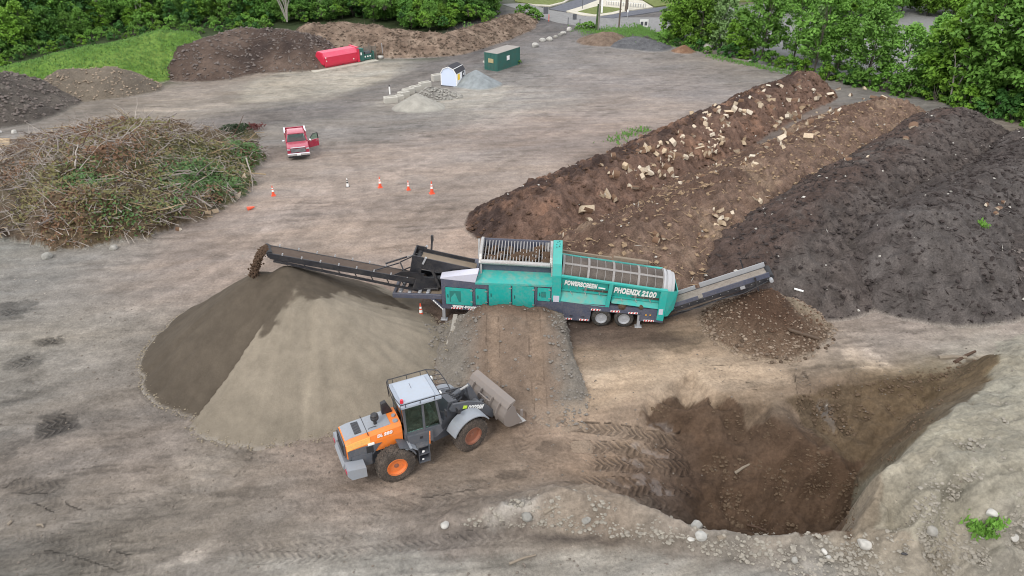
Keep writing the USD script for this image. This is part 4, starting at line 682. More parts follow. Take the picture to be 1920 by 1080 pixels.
# collecting conveyor that climbs out of the housing
fc, M, L, h = conveyor('collecting_conveyor', (1.75, 1.32, 2.62), (-1.25, 1.32, 3.25), 1.0, .45, P_TANBELT, P_BLACK, load=.05)
part(fc, 'side_board', MB().box((.1, -h - .1, .02), (L, -h - .04, .2)).moved(M), P_BLACK); part(fc, 'side_board', MB().box((.1, h + .04, .02), (L, h + .1, .26)).moved(M), P_BLACK)
part(fc, 'head_box', MB().box((L - .25, -h - .12, -.75), (L + .35, -h - .06, .3), .02).box((L - .25, h + .06, -.75), (L + .35, h + .12, .3), .02).box((L + .28, -h - .05, -.7), (L + .35, h + .05, .28), .02).moved(M), P_BLACK)
part(T, 'prop', MB().bar((-.15, .75, 1.65), (-.55, .8, 2.75), .10, .14), P_BLACK); part(T, 'prop', MB().bar((-.15, 1.9, 1.65), (-.55, 1.85, 2.75), .10, .14), P_BLACK)
part(T, 'mast', MB().bar((-.75, 1.95, 3.1), (-.65, 2.0, 4.0), .08, .10).box((-.72, 1.92, 3.85), (-.58, 2.05, 4.2), .02), P_BLACK)
part(T, 'mast_bracket', MB().bar((-1.3, 1.95, 3.0), (-.95, 1.95, 3.55), .12, .1).bar((-1.0, .7, 3.1), (-.8, .7, 3.5), .1, .1), P_GALV)
def hyd(p, q, r=.05):
    p, q = np.array(p), np.array(q); mid = p + (q - p) * .55; c = part(T, 'hydraulic_ram', MB().cyl(p, mid, r, n=10), P_BLACK); part(c, 'piston_rod', MB().cyl(mid, q, r * .55, n=8), P_STEEL)
pl_ = tail + (head - tail) * .30
hyd(pl_ + (0, .45, .15), (-1.15, 1.95, 3.2)); hyd((-2.4, 1.1, 2.35), (-1.2, .75, 3.1), .04)
part(T, 'strut', MB().bar(tail + (head - tail) * .13 + np.array((0, -.5, 0)), (-2.3, 1.0, 3.0), .06, .06).bar((-2.3, 1.0, 3.0), (-1.2, 1.6, 3.35), .05, .05).bar(tail + (head - tail) * .36 + np.array((0, -.45, .1)), (-2.35, 1.0, 2.95), .05, .05), P_BLACK)
# oversize conveyor to the right
oc, M, L, h = conveyor('oversize_conveyor', (11.75, 1.25, .55), (17.35, 1.25, 3.02), 1.0, .26, paint('gritty_belt', (.26, .23, .20), .9, .7, (.11, .085, .07), sc=5.0, spec=.2), P_BLACK, wall=.3, load=.06)
m = MB()
for x in np.arange(.5, L, .42): m.box((x, h + .028, .13), (x + .04, h + .036, .17)); m.box((x, -h - .078, -.1), (x + .035, -h - .07, -.065))
part(oc, 'bolt', m.moved(M), P_GALV, kind='stuff')
part(oc, 'truss', MB().bar((.1, -h - .05, -.5), (L * .75, -h - .05, -.36), .06, .08).bar((L * .75, -h - .05, -.36), (L - .3, -h - .05, -.2), .06, .08).bar((.1, h + .05, -.5), (L - .3, h + .05, -.25), .06, .08).moved(M), P_BLACK)
part(oc, 'guide_post', MB().bar((L - .75, -h - .14, -.55), (L - .75, -h - .14, .32), .07, .09).moved(M), P_BLACK); part(oc, 'guide_post', MB().bar((L - 1.1, h + .14, -.1), (L - 1.1, h + .14, .85), .06, .07).moved(M), P_BLACK)
part(oc, 'motor', MB().cyl((L, -h - .3, -.12), (L, -h - .05, -.12), .1).box((L - 1.6, -h - .12, -.18), (L - 1.35, -h - .07, -.02)).moved(M), P_GALV)
part(oc, 'hose', MB().tube([(1.0, -h - .12, -.3), (2.2, -h - .16, -.42), (3.4, -h - .12, -.35), (4.6, -h - .15, -.42), (L - .2, -h - .16, -.15)], .03, 6).moved(M), P_BLACK)
# soil pouring off the tail conveyor
hw = np.array([-11.95, 31.55, 5.25]); m = MB(); rg = np.random.default_rng(5); dirn = unit(np.array([-7.9, -3.0, 0]))
for i in range(1500):
    t = rg.random() ** .7 * .55; q = hw + dirn * (1.6 * t + .1) + np.array([0, 0, .08 - 4.6 * t * t]) + rg.normal(0, 1, 3) * (.03 + .13 * t); q += np.array([-dirn[1], dirn[0], 0]) * rg.uniform(-.32, .32)
    s = .018 + .045 * rg.random(); v = np.array([[1, 0, 0], [-1, 0, 0], [0, 1, 0], [0, -1, 0], [0, 0, 1], [0, 0, -1]]) * s * (1 + .4 * rg.random((6, 1))) + q; m.add(v, [[0, 2, 4], [2, 1, 4], [1, 3, 4], [3, 0, 4], [2, 0, 5], [1, 2, 5], [3, 1, 5], [0, 3, 5]])
one('falling_soil', m, M_SOIL, 'stream of dark soil falling from the end of the long conveyor', 'falling soil', kind='stuff')
LOADER_R, LOADER_TR, LOADER_TF, BUCKET_TILT = (-5.173, 22.415), 25.3, 38.0, -8.0
# ------------------------------------------------------------------ the orange and grey wheel loader
P_ORANGE = paint('orange_paint', (0.80, 0.20, 0.025), .4, .22, (.3, .22, .16), sc=1.4)
P_YELLOW = paint('amber_paint', (0.80, 0.42, 0.10), .4, .25, (.3, .22, .16), sc=1.4)
P_LGREY = paint('light_grey_paint', (0.25, 0.27, 0.30), .42, .3, (.26, .23, .2), sc=1.4)
P_DGREY = paint('dark_grey_paint', (0.075, 0.083, 0.098), .45, .35, (.2, .17, .15), sc=1.6)
P_ROOF = paint('roof_paint', (0.34, 0.38, 0.44), .42, .2, (.4, .36, .32), sc=1.2)
P_BUCKET = paint('muddy_bucket_steel', (0.19, 0.165, 0.15), .55, .6, (.25, .205, .175), sc=1.2, spec=.4)
P_ORIM = paint('orange_rim_paint', (0.70, 0.17, 0.03), .5, .35, (.2, .15, .12), sc=2.5)
P_DRIM = paint('muddy_rim_paint', (0.25, 0.085, 0.045), .7, .6, (.16, .12, .1), sc=2.5)
P_HIVIS = flat('lime_vest_cloth', (.55, .75, .06), .7)
LR, TR, TF = np.array(LOADER_R), math.radians(LOADER_TR), math.radians(LOADER_TF)
LO = thing('wheel_loader', 'orange and grey articulated wheel loader with a muddy bucket raised in front', 'wheel loader', (LR[0], LR[1], 0), math.degrees(TR))
FM = rot_z(TF - TR, (1.6 + 1.6 * math.cos(TF - TR), 1.6 * math.sin(TF - TR), 0))       # front frame, in the rear frame's axes; y points to the loader's left
def pf(name, mb, mat, smooth=False, parent=None, **k): return part(parent or LO, name, mb.moved(FM), mat, smooth, **k)
def pm(name, mb, mat, smooth=False, parent=None, **k): return part(parent or LO, name, mb, mat, smooth, **k)
def sidepoly(m, poly, y0, y1): return m.prism(poly, (0, y0, 0), (1, 0, 0), (0, 0, 1), (0, 1, 0), y1 - y0)
pm('rear_chassis', sidepoly(sidepoly(MB(), [(-1.7, .75), (-1.45, .6), (1.5, .6), (1.5, 1.15), (-1.7, 1.3)], -.5, .5), [(-1.62, .86), (-.85, .80), (-.8, 1.38), (-1.62, 1.46)], -.72, .72), P_DGREY)
pm('counterweight', sidepoly(MB(), [(-1.95, 1.02), (-1.8, .78), (-1.2, .74), (-1.2, 1.20), (-1.92, 1.30)], -1.25, -.70), P_LGREY)
pm('counterweight', sidepoly(MB(), [(-1.95, 1.02), (-1.8, .78), (-1.2, .74), (-1.2, 1.20), (-1.92, 1.30)], .70, 1.25), P_LGREY)
pm('rear_bumper', sidepoly(MB(), [(-2.02, 1.04), (-1.93, .82), (-1.7, .80), (-1.66, 1.14), (-1.92, 1.24)], -.698, .698), P_LGREY)
for s in (-1, 1):
    pm('tail_lamp', MB().box((-1.97, s * 1.0 - .12, 1.0), (-1.93, s * 1.0 + .12, 1.12), .01), flat(f'red_lens_{s + 1}', (.35, .02, .05), .3))
# hood: cross sections from the back to the cab
def hoodring(x, wz, top, y0=.66, y1=.60): return [(x, -y0, wz), (x, -y0, top - .42), (x, -y1 - .02, top - .13), (x, -y1 + .12, top), (x, y1 - .12, top), (x, y1 + .02, top - .13), (x, y0, top - .42), (x, y0, wz)]
pm('hood', MB().loft([hoodring(-1.78, 1.36, 2.12), hoodring(-1.55, 1.36, 2.20), hoodring(-.8, 1.36, 2.26), hoodring(0, 1.36, 2.32), hoodring(.52, 1.36, 2.36)]), P_ORANGE)
pm('hood_top', MB().loft([[(x, -.47, t - .02), (x, -.47, t + .012), (x, .47, t + .012), (x, .47, t - .02)] for x, t in ((-1.74, 2.14), (-1.5, 2.21), (-.8, 2.265), (0, 2.325), (.12, 2.334))]), P_LGREY)
pm('hood_seam', MB().box((-.86, -.62, 2.2), (-.84, .62, 2.282)), P_DARK)
pm('engine_grille', MB().box((-1.32, -.36, 2.235), (-1.04, .36, 2.262)), P_DARK)
m = MB()
for i in range(6): m.box((-1.30 + i * .045, -.34, 2.262), (-1.285 + i * .045, .34, 2.272))
pm('grille_bar', m, P_DGREY)
pm('rear_grille', sidepoly(MB(), [(-1.86, 1.40), (-1.79, 1.38), (-1.79, 2.05), (-1.84, 2.02)], -.56, .56), P_DGREY)
m = MB()
for i in range(9): m.box((-1.885, -.5, 1.45 + i * .065), (-1.858, .5, 1.475 + i * .065))
pm('grille_bar', m, P_BLACK)
for s in (-1, 1):
    y = s * .675
    pm('hood_cap', MB().loft([[(x, s * .645, t - .40), (x, s * .668, t - .40), (x, s * .64, t - .13), (x, s * .61, t - .13)] for x, t in ((-1.76, 2.13), (-1.5, 2.2), (-.8, 2.26))]), P_YELLOW)
    pm('side_panel', sidepoly(MB(), [(-1.74, 1.30), (-.75, 1.26), (-.48, 1.62), (-.35, 1.72), (-1.1, 1.78), (-1.74, 1.74)], y - .012, y + .012), P_DGREY)
    pm('side_vent', sidepoly(MB(), [(-1.0, 1.36), (-.72, 1.36), (-.72, 1.70), (-1.0, 1.72)], y - .02, y + .02), P_DARK)
    pm('panel_latch', MB().box((-.92, y - .03, 1.76), (-.66, y + .03, 1.85)), P_WHITE)
lettering(LO, 'DL 280', .13, (-.52, -.672, 2.02), (1, 0, .04), (0, .05, 1), P_WHITE, .012, skew=.2)
pm('exhaust_stack', sidepoly(MB(), [(-.02, 2.32), (.42, 2.34), (.18, 2.92), (-.02, 2.86)], .22, .40), P_BLACK)
c = pm('air_intake', MB().cyl((-.42, -.14, 2.3), (-.42, -.14, 2.52), .07, n=14), P_BLACK); pm('intake_cap', MB().revolve([(0, .001), (0, .14), (.05, .17), (.14, .17), (.16, .15), (.24, .15), (.29, .1), (.29, .001)], (-.42, -.14, 2.52), (0, 0, 1), 20), P_BLACK, smooth=40, parent=c)
pm('fuel_cap', MB().cyl((.34, -.38, 2.35), (.34, -.38, 2.39), .11, n=16).cyl((.36, -.06, 2.35), (.36, -.06, 2.42), .08, n=14), P_LGREY)
pm('hood_handle', MB().tube([(-.75, -.35, 2.28), (-.75, -.35, 2.34), (-.45, -.35, 2.36), (-.45, -.35, 2.30)], .012, 5), P_BLACK)
# cab
CX0, CX1, CH = .62, 2.02, .74
pm('cab_base', sidepoly(MB(), [(.58, 1.28), (1.9, 1.22), (2.2, 1.45), (2.1, 1.80), (.58, 1.84)], -CH - .04, CH + .04), P_DGREY)
pm('battery_box', sidepoly(MB(), [(.66, 1.26), (1.72, 1.20), (1.72, 1.72), (.66, 1.76)], -CH - .16, -CH - .045), P_DGREY); pm('door_latch', MB().box((1.16, -CH - .175, 1.5), (1.28, -CH - .162, 1.62)), P_BLACK)
def cabpt(x, z, s): return (x, s * (CH + .0 - .05 * (z - 1.8) / 1.4), z)
for s in (-1, 1):
    for x0, x1 in ((.64, .64), (1.42, 1.42), (1.98, 2.14)):
        pm('cab_pillar', MB().bar(cabpt(x1, 1.8, s), cabpt(x0, 3.16, s), .09, .09), P_DGREY)
    pm('side_window', MB().quad(cabpt(.70, 1.86, s), cabpt(1.38, 1.86, s), cabpt(1.38, 3.12, s), cabpt(.70, 3.12, s), .01), M_GLASS)
    pm('side_window', MB().quad(cabpt(1.46, 1.5 + .36, s), cabpt(2.08, 1.86, s), cabpt(1.95, 3.12, s), cabpt(1.46, 3.12, s), .01), M_GLASS)
pm('windscreen', MB().quad((2.14, -.70, 1.82), (2.14, .70, 1.82), (1.98, .66, 3.14), (1.98, -.66, 3.14), .01), M_GLASS)
pm('rear_window', MB().quad((.61, -.70, 1.86), (.61, .70, 1.86), (.61, .66, 3.12), (.61, -.66, 3.12), .01), M_GLASS)
pm('seat', MB().box((1.0, -.26, 1.9), (1.5, .26, 2.1), .05).box((.92, -.26, 2.05), (1.06, .26, 2.75), .05), P_BLACK)
pm('console', MB().box((1.75, -.35, 1.8), (2.0, .35, 2.2), .03).box((1.0, .35, 1.85), (1.7, .6, 2.25), .03).tube([(1.8, 0, 2.2), (1.68, 0, 2.42)], .03), P_DGREY)
ring = [(1.66 + .05 * math.cos(t), .2 * math.sin(t), 2.44 + .17 * math.cos(t)) for t in np.linspace(0, 2 * math.pi, 17)]; pm('steering_wheel', MB().tube(ring, .018, 6), P_BLACK)
R0 = pm('cab_roof', MB().box((.48, -.84, 3.16), (2.22, .84, 3.30), .05).box((.62, -.68, 3.29), (2.0, .68, 3.36), .04), P_ROOF)
m = MB(); z = 3.46
for s in (-1, 1):
    m.tube([(.50, s * .88, 2.62), (.46, s * .9, 3.38), (.5, s * .9, z), (2.15, s * .9, z), (2.6, s * .8, 3.36), (2.66, s * .72, 3.34)], .022, 6)
    for x in (.7, 1.3, 1.9): m.tube([(x, s * .84, 3.26), (x, s * .9, z)], .016, 5)
m.tube([(.5, -.9, z), (.42, -.4, z), (.42, .4, z), (.5, .9, z)], .02, 6); m.tube([(2.66, -.72, 3.34), (2.7, 0, 3.34), (2.66, .72, 3.34)], .022, 6)
for y in (-.5, -.17, .17, .5): m.tube([(2.15, y, 3.42), (2.68, y * .95, 3.34)], .014, 5)
m.tube([(2.15, -.9, z), (2.15, .9, z)], .018, 6); m.tube([(.5, -.9, 3.0), (.44, 0, 3.0), (.5, .9, 3.0)], .016, 5)
pm('roof_rack', m, P_BLACK)
for y in (-.55, .55): pm('work_lamp', MB().box((2.2, y - .1, 3.2), (2.3, y + .1, 3.32), .02), P_WHITE)
pm('beacon', MB().cyl((.62, -.62, 3.36), (.62, -.62, 3.5), .075, .06, n=14), flat('red_beacon', (.6, .03, .05), .25))
pm('antenna', MB().tube([(1.25, .1, 3.36), (1.18, .12, 3.62)], .008, 5), P_BLACK)
pm('mirror', MB().tube([(2.1, -.72, 2.5), (2.3, -1.02, 2.55)], .015, 5).box((2.24, -1.12, 2.38), (2.30, -.94, 2.72), .01), P_BLACK)
# steps and platform on the near side
for s in (-1, 1):
    pm('platform', MB().box((.25, s * .70, 1.42), (.72, s * 1.24, 1.48), .01).quad((.72, s * .9, 1.44), (.72, s * 1.2, 1.44), (.95, s * 1.2, 1.24), (.95, s * .9, 1.24), .03), P_LGREY)
    pm('step', MB().box((.98, s * .80, .42), (1.0, s * 1.18, 1.3)).box((1.44, s * .80, .42), (1.46, s * 1.18, 1.3)).box((1.0, s * .82, .45), (1.44, s * 1.18, .49)).box((1.0, s * .82, .85), (1.44, s * 1.16, .89)).box((.95, s * .76, 1.24), (1.5, s * 1.14, 1.29)).box((1.0, s * .78, .5), (1.44, s * .82, 1.25)), P_DGREY)
    pm('handrail', MB().tube([(1.5, s * 1.1, 1.28), (1.52, s * 1.1, 1.75), (1.56, s * 1.0, 1.85)], .02, 6), P_ORANGE)
    pm('fender', MB().prism([(a * math.cos(t), .80 + a * math.sin(t)) for a, ts in ((.92, np.linspace(.35, 1.35, 8)), (.87, np.linspace(1.35, .35, 8))) for t in ts], (0, s * .70 if s > 0 else -1.28, 0), (1, 0, 0), (0, 0, 1), (0, 1, 0), .58), P_DGREY)
pm('warning_plate', MB().box((1.12, -1.185, 1.0), (1.22, -1.18, 1.1)).box((1.1, -1.185, .6), (1.18, -1.18, .68)), P_WHITE)
pm('hitch', MB().cyl((1.6, 0, .55), (1.6, 0, 1.5), .16, n=14).box((1.3, -.3, .7), (1.62, .3, .8)).box((1.3, -.3, 1.2), (1.62, .3, 1.3)), P_BLACK)
pm('vest', MB().box((1.72, -.74, 1.26), (1.98, -.5, 1.36), .03), P_HIVIS)
for s in (-1, 1): tyre_parts(LO, np.array([0, s * 1.07, .81]), (0, s, 0), .81, .56, .40, P_DUSTRUB, P_ORIM, P_DRIM, lugs=22)
pm('axle', MB().cyl((0, -.9, .81), (0, .9, .81), .2, n=12), P_DGREY)
# front frame
pf('front_chassis', sidepoly(MB(), [(-1.45, .6), (.45, .55), (.55, .9), (.2, 1.3), (-.15, 2.25), (-.55, 2.3), (-.85, 1.5), (-1.45, 1.4)], -.42, .42), P_DGREY)
for s in (-1, 1):
    fe = [(a * math.cos(t), .81 + a * math.sin(t)) for a, ts in ((1.0, np.linspace(.55, 2.75, 16)), (.95, np.linspace(2.75, .55, 16))) for t in ts]
    pf('fender', MB().prism(fe, (0, .72 if s > 0 else -1.36, 0), (1, 0, 0), (0, 0, 1), (0, 1, 0), .64), P_LGREY)
    fw = tyre_parts(LO, FM[:3, :3] @ np.array([0, s * 1.07, .81]) + FM[:3, 3], FM[:3, :3] @ np.array([0, s, 0]), .81, .56, .40, P_DUSTRUB, P_DRIM, P_DRIM, lugs=22)
    pf('lamp_bracket', MB().tube([(-.6, s * .6, 1.9), (-.45, s * .95, 2.1)], .03).box((-.5, s * .95 - .12, 2.05), (-.38, s * .95 + .12, 2.3), .02), P_BLACK)
    arm = [(-.62, 2.05), (-.45, 2.26), (.35, 2.02), (1.05, 1.62), (1.62, .92), (1.72, .62), (1.52, .52), (1.2, .86), (.7, 1.2), (.1, 1.62), (-.5, 1.86)]
    pf('lift_arm', MB().prism(arm, (0, s * .56 - .05, 0), (1, 0, 0), (0, 0, 1), (0, 1, 0), .10), P_DGREY)
    pf('lift_ram', MB().cyl((-.9, s * .36, .95), (-.1, s * .36, 1.25), .09, n=12).cyl((-.1, s * .36, 1.25), (.62, s * .36, 1.5), .05, n=10), P_DGREY)
lettering_M = FM[:3, :3]
lettering(LO, 'DOOSAN', .19, FM[:3, :3] @ np.array([.22, -.625, 1.66]) + FM[:3, 3], FM[:3, :3] @ np.array([1, 0, -.42]), FM[:3, :3] @ np.array([.42, 0, 1]), P_WHITE, .014, skew=.15, width=.86)
pf('logo_patch', MB().quad((.0, -.62, 1.80), (.22, -.62, 1.72), (.24, -.62, 1.86), (.06, -.62, 1.95), .01), P_HIVIS)
pf('axle', MB().cyl((0, -.9, .81), (0, .9, .81), .2, n=12), P_DGREY)
pf('cross_tube', MB().cyl((.95, -.56, 1.45), (.95, .56, 1.45), .13, n=12), P_DGREY)
pf('bell_crank', MB().prism([(.75, 1.5), (.62, 2.28), (.78, 2.4), (1.0, 1.9), (1.3, 1.15), (1.12, 1.1), (.95, 1.4)], (0, -.09, 0), (1, 0, 0), (0, 0, 1), (0, 1, 0), .18), P_DGREY)
tl = pf('tilt_ram', MB().cyl((-.5, 0, 2.05), (.3, 0, 2.28), .10, n=14), P_DGREY); pf('piston_rod', MB().cyl((.3, 0, 2.28), (.72, 0, 2.34), .05, n=10), P_STEEL, parent=tl)
pf('tilt_link', MB().bar((1.2, 0, 1.12), (1.75, 0, 1.15), .12, .12), P_DGREY)
m = MB()
for i in range(6): y = -.3 + .12 * i; m.tube([(-.75, y, 1.7), (-.5, y * 1.2, 2.0), (-.2, y, 2.28), (.1 + .1 * i, y * .6, 2.2)], .022, 6)
pf('hose', m, P_BLACK)
# bucket: curled back, open to the front
BT = math.radians(BUCKET_TILT); bo = np.array([1.62, 0, .62])
def bp(f, w): c, s = math.cos(BT), math.sin(BT); f, w = .9 * f, .9 * w; return (bo[0] + f * c - w * s, bo[2] + f * s + w * c)
shell = [(1.15, -.26), (.52, -.28), (.30, -.25), (.12, -.16), (-.01, -.01), (-.07, .18), (-.08, .36), (-.03, .56), (.08, .76), (.24, .93), (.36, 1.0)]
rings = []
for f, w in shell: rings.append(bp(f, w))
inner = [bp(f + .045 if i > 3 else f + .0, w + (.05 if i < 5 else -.0)) for i, (f, w) in enumerate(shell)]
BW = 1.40
sec = rings + inner[::-1]
B = pf('bucket', MB().prism(sec, (0, -BW, 0), (1, 0, 0), (0, 0, 1), (0, 1, 0), 2 * BW), P_BUCKET)
side = [bp(*p) for p in shell + [(.52, .84), (.70, .4)]]
for y in (-BW - .02, BW - .02): pf('side_plate', MB().prism(side, (0, y, 0), (1, 0, 0), (0, 0, 1), (0, 1, 0), .045), P_BUCKET, parent=B)
pf('spill_guard', MB().prism([bp(*p) for p in [(.36, .98), (.54, 1.20), (.50, 1.24), (.2, 1.10), (.03, .86), (.07, .82), (.22, .98)]], (0, -BW, 0), (1, 0, 0), (0, 0, 1), (0, 1, 0), 2 * BW), P_BUCKET, parent=B)
for y in (-.95, -.42, .38, .95):
    pf('rib', MB().prism([bp(*p) for p in [(-.02, .02), (-.08, .34), (-.02, .58), (.1, .92), (-.06, .92), (-.18, .62), (-.24, .3), (-.12, -.02)]], (0, y, 0), (1, 0, 0), (0, 0, 1), (0, 1, 0), .06), P_BUCKET, parent=B)
pf('cutting_edge', MB().prism([bp(*p) for p in [(.95, -.28), (1.40, -.28), (1.34, -.24), (.95, -.225)]], (0, -BW - .04, 0), (1, 0, 0), (0, 0, 1), (0, 1, 0), 2 * BW + .08), P_STEEL, parent=B)
pf('back_plate', MB().prism([bp(*p) for p in [(-.10, .05), (-.14, .75), (-.22, .75), (-.2, .05)]], (0, -.4, 0), (1, 0, 0), (0, 0, 1), (0, 1, 0), .8), P_BUCKET, parent=B)
m = MB()
for i in range(5): y = -.34 + .17 * i; m.tube([(bp(-.22, .75)[0], y, bp(-.22, .75)[1]), (bp(-.3, .45)[0], y + .05, bp(-.3, .45)[1]), (bp(-.2, .1)[0], y, bp(-.2, .1)[1])], .03, 6)
pf('coupler_hook', m, P_BUCKET, parent=B)
pf('side_cutter', MB().box((bp(.9, .3)[0], -BW - .12, bp(.9, .3)[1] - .1), (bp(.9, .3)[0] + .1, -BW - .03, bp(.9, .3)[1] + .25)), P_BUCKET, parent=B)
# ------------------------------------------------------------------ banks and small heaps round the yard
def ridge_fn(pts, p=1.4, seed=0, bump=.4, bs=2.5):
    """pts: (photo x, photo y, crest height, half width) along the crest"""
    P = np.array([G0(a, b, h)[:2] for a, b, h, w in pts]); Hh = np.array([q[2] for q in pts], float); Ww = np.array([q[3] for q in pts], float); m = Ww.max() + 3
    def f(x, y):
        best = np.full(len(x), -9.0)
        wx, wy = x + 1.2 * fb(x / 4, y / 4, 3, 200 + seed), y + 1.2 * fb(x / 4, y / 4, 3, 205 + seed)
        for i in range(max(1, len(P) - 1)):
            a = P[i]; b = P[min(i + 1, len(P) - 1)]; d = b - a; L2 = max(d @ d, 1e-6); u = np.clip(((wx - a[0]) * d[0] + (wy - a[1]) * d[1]) / L2, 0, 1)
            j = min(i + 1, len(P) - 1); r = np.hypot(wx - a[0] - u * d[0], wy - a[1] - u * d[1]); h = Hh[i] + u * (Hh[j] - Hh[i]); w = Ww[i] + u * (Ww[j] - Ww[i])
            best = np.maximum(best, np.minimum(h * (1 - (r / w) ** p), 2 * h * (1 - r / w)))
        return best + bump * fb(x / bs, y / bs, 4, 210 + seed) * sst(-.2, .6, best)
    return f, (P[:, 0].min() - m, P[:, 1].min() - m, P[:, 0].max() + m, P[:, 1].max() + m)
def tone(*cs, sc=3.0, seed=0, lo=.7, hi=1.35, sp=.5):
    def g(x, y, h):
        k = np.clip(.5 + 1.8 * fb(x / sc, y / sc, 4, 220 + seed), 0, 1) * (len(cs) - 1.001); i = k.astype(int); C = np.array(cs + (cs[-1],)); t = (k - i)[:, None]
        return (C[i] * (1 - t) + C[i + 1] * t) * speck(x, y, sp, 230 + seed, lo, hi)
    return g
f, bb = ridge_fn([(-60, 150, 4.2, 8), (8, 135, 4.0, 7.5)], 1.3, 1); heap('dark_soil_heap', 'dark grey soil heap with clods at the left edge beside the tan heap', 'soil heap', M_COARSE, bb, .25, f, tone(S(86, 80, 75), S(104, 97, 90), sc=2, seed=1), (.4, .9), 4)
f, bb = ridge_fn([(120, 130, 3.3, 6.0), (205, 126, 3.0, 6.0)], 1.35, 2); heap('tan_soil_heap', 'grey tan soil heap below the grassy mound', 'soil heap', M_COARSE, bb, .25, f, tone(S(112, 103, 92), S(132, 121, 107), sc=3, seed=2, lo=.8, hi=1.25), (.32, .9), 5)
f, bb = ridge_fn([(215, 112, 2.6, 5), (300, 92, 3.4, 5.5), (380, 72, 4.4, 8.5), (455, 52, 4.6, 9.5), (530, 54, 4.6, 9.0), (560, 60, 4.2, 8)], 1.2, 3, .9); heap('dark_bank', 'dark brown cut bank of old compost behind the yard, left of the chip bank', 'bank', M_COARSE, bb, .28, f, tone(S(70, 60, 56), S(92, 78, 70), S(112, 96, 86), sc=3.5, seed=3), (.22, 1.1), 6)
f, bb = ridge_fn([(578, 46, 4.4, 8), (640, 42, 4.2, 7.5), (700, 46, 3.8, 7), (760, 58, 3.0, 6.5), (830, 62, 2.6, 5.5), (890, 50, 2.4, 5), (945, 32, 2.4, 5), (975, 24, 1.8, 4)], 1.2, 4, .7); heap('chip_bank', 'long bank of grey brown wood chips and brush along the entry road', 'bank', M_COARSE, bb, .28, f, tone(S(104, 88, 76), S(138, 119, 104), S(150, 132, 116), sc=1.6, seed=4, lo=.55, hi=1.5, sp=.6), (.25, .8), 7)
M_GRASSEARTH = earth('grassy_earth', fine=6.0, amp=(.6, 1.4), bump=.8, bdist=.2, bscale=3.0)
f, bb = ridge_fn([(20, 122, 3.0, 7), (110, 100, 3.8, 8.5), (210, 84, 4.4, 9), (300, 58, 5.2, 8), (345, 60, 4.8, 6)], 1.7, 5, .5, 4); GRASS_F, GRASS_BB = f, bb
def grass_c(x, y, h):
    c = tone(S(84, 116, 50), S(104, 138, 60), S(124, 152, 74), sc=4, seed=5, lo=.5, hi=1.5)(x, y, h); q = G0(118, 76, 4.0); return blend(c, S(128, 118, 108), sst(4.5, 2.5, np.hypot((x - q[0]) * .7, y - q[1]) + 2 * fb(x / 2, y / 2, 3, 241)))
heap('grassy_mound', 'grassy green mound between the tan heap and the wood', 'mound', M_GRASSEARTH, bb, .3, f, grass_c, (.25, .6), 8)
for args in [('gravel_heap', 'pale grey gravel cone in front of the concrete blocks', 'gravel heap', [(783, 176, 1.7, 3.0)], (S(165, 161, 152), S(182, 178, 168)), .025), ('gravel_heap', 'blue grey crushed stone cone between the shed and green container', 'gravel heap', [(893, 131, 2.0, 3.5)], (S(140, 146, 148), S(158, 164, 166)), .02),
             ('dirt_heap', 'brown dirt heap at the foot of the utility pole', 'dirt heap', [(1128, 60, 1.6, 4.5), (1150, 60, 1.5, 4)], (S(112, 95, 82), S(136, 118, 104)), .1), ('asphalt_heap', 'black milled asphalt heap beside the brown dirt heap', 'asphalt heap', [(1190, 68, 1.3, 5), (1222, 74, 1.2, 4)], (S(92, 92, 95), S(112, 112, 114)), .1),
             ('dirt_heap', 'small reddish brown dirt heap by the tree line near the white boulder', 'dirt heap', [(1282, 84, 1.1, 2.0)], (S(128, 98, 78), S(150, 120, 98)), .06)]:
    nm, lb, ct, pts, cs, rg_ = args; f, bb = ridge_fn(pts, 1.05, len(lb), .12, 1.5); heap(nm, lb, ct, M_FINE if rg_ < .05 else M_COARSE, bb, .12, f, tone(*cs, sc=.6, seed=len(lb), lo=.85, hi=1.15), (rg_, .5), 9)
f, bb = ridge_fn([(806, 162, 1.5, 2.2), (832, 168, .9, 2.2)], 1.0, 12, .1, 1); heap('rock_heap', 'heap of broken grey rock between the concrete blocks and shed', 'rock heap', M_COARSE, bb, .15, f, tone(S(120, 116, 110), S(150, 146, 140), sc=.5, seed=12), (.1, .4), 9); ROCKF = (f, bb)
# ------------------------------------------------------------------ stones
def stone_mesh(seed, sub=2, flatn=.7, jag=.35):
    r = np.random.default_rng(seed); m = trimesh.creation.icosphere(sub, 1.0); v = np.array(m.vertices)
    for _ in range(7):
        n = unit(r.normal(size=3)); d = .62 + .3 * r.random(); e = v @ n - d; v = v - np.where(e > 0, e, 0)[:, None] * n * .92
    v = v * (1 + jag * .25 * (meshkit.fbm(v * 2.2 + seed, 2, seed)[:, None] - .5)); v *= np.array([1, .75 + .25 * r.random(), flatn]); return v, np.array(m.faces)
M_STONE = varied('grey_stone', S(150, 148, 142), S(176, 172, 164), .9, 5.0)
M_PALE = varied('pale_stone', S(190, 188, 182), S(206, 202, 194), .9, 4.0)
M_BLOCK = paint('cast_concrete', S(208, 204, 194), .9, .4, S(160, 154, 146), sc=1.5, spec=.2)
STN = [stone_mesh(i) for i in range(8)]
def boulder(px, py, wpx, label, mat=None, group=None, sink=.25, fl=1.0, name='boulder', cat='boulder', atop=False, i=None):
    q = (hit_top(px, py) if atop else hit(px, py))[0]; s = .5 * wpx / px_scale(q); k = (int(px * 7 + py * 3) if i is None else i) % 8; v, f = STN[k]
    x = thing(name, label, cat, q + np.array([0, 0, s * (.7 * fl - sink) * .8]), (px * 37) % 360, group)
    part(x, 'stone', (v * s * np.array([1, 1, fl]), f), mat or M_PALE, smooth=28); return x
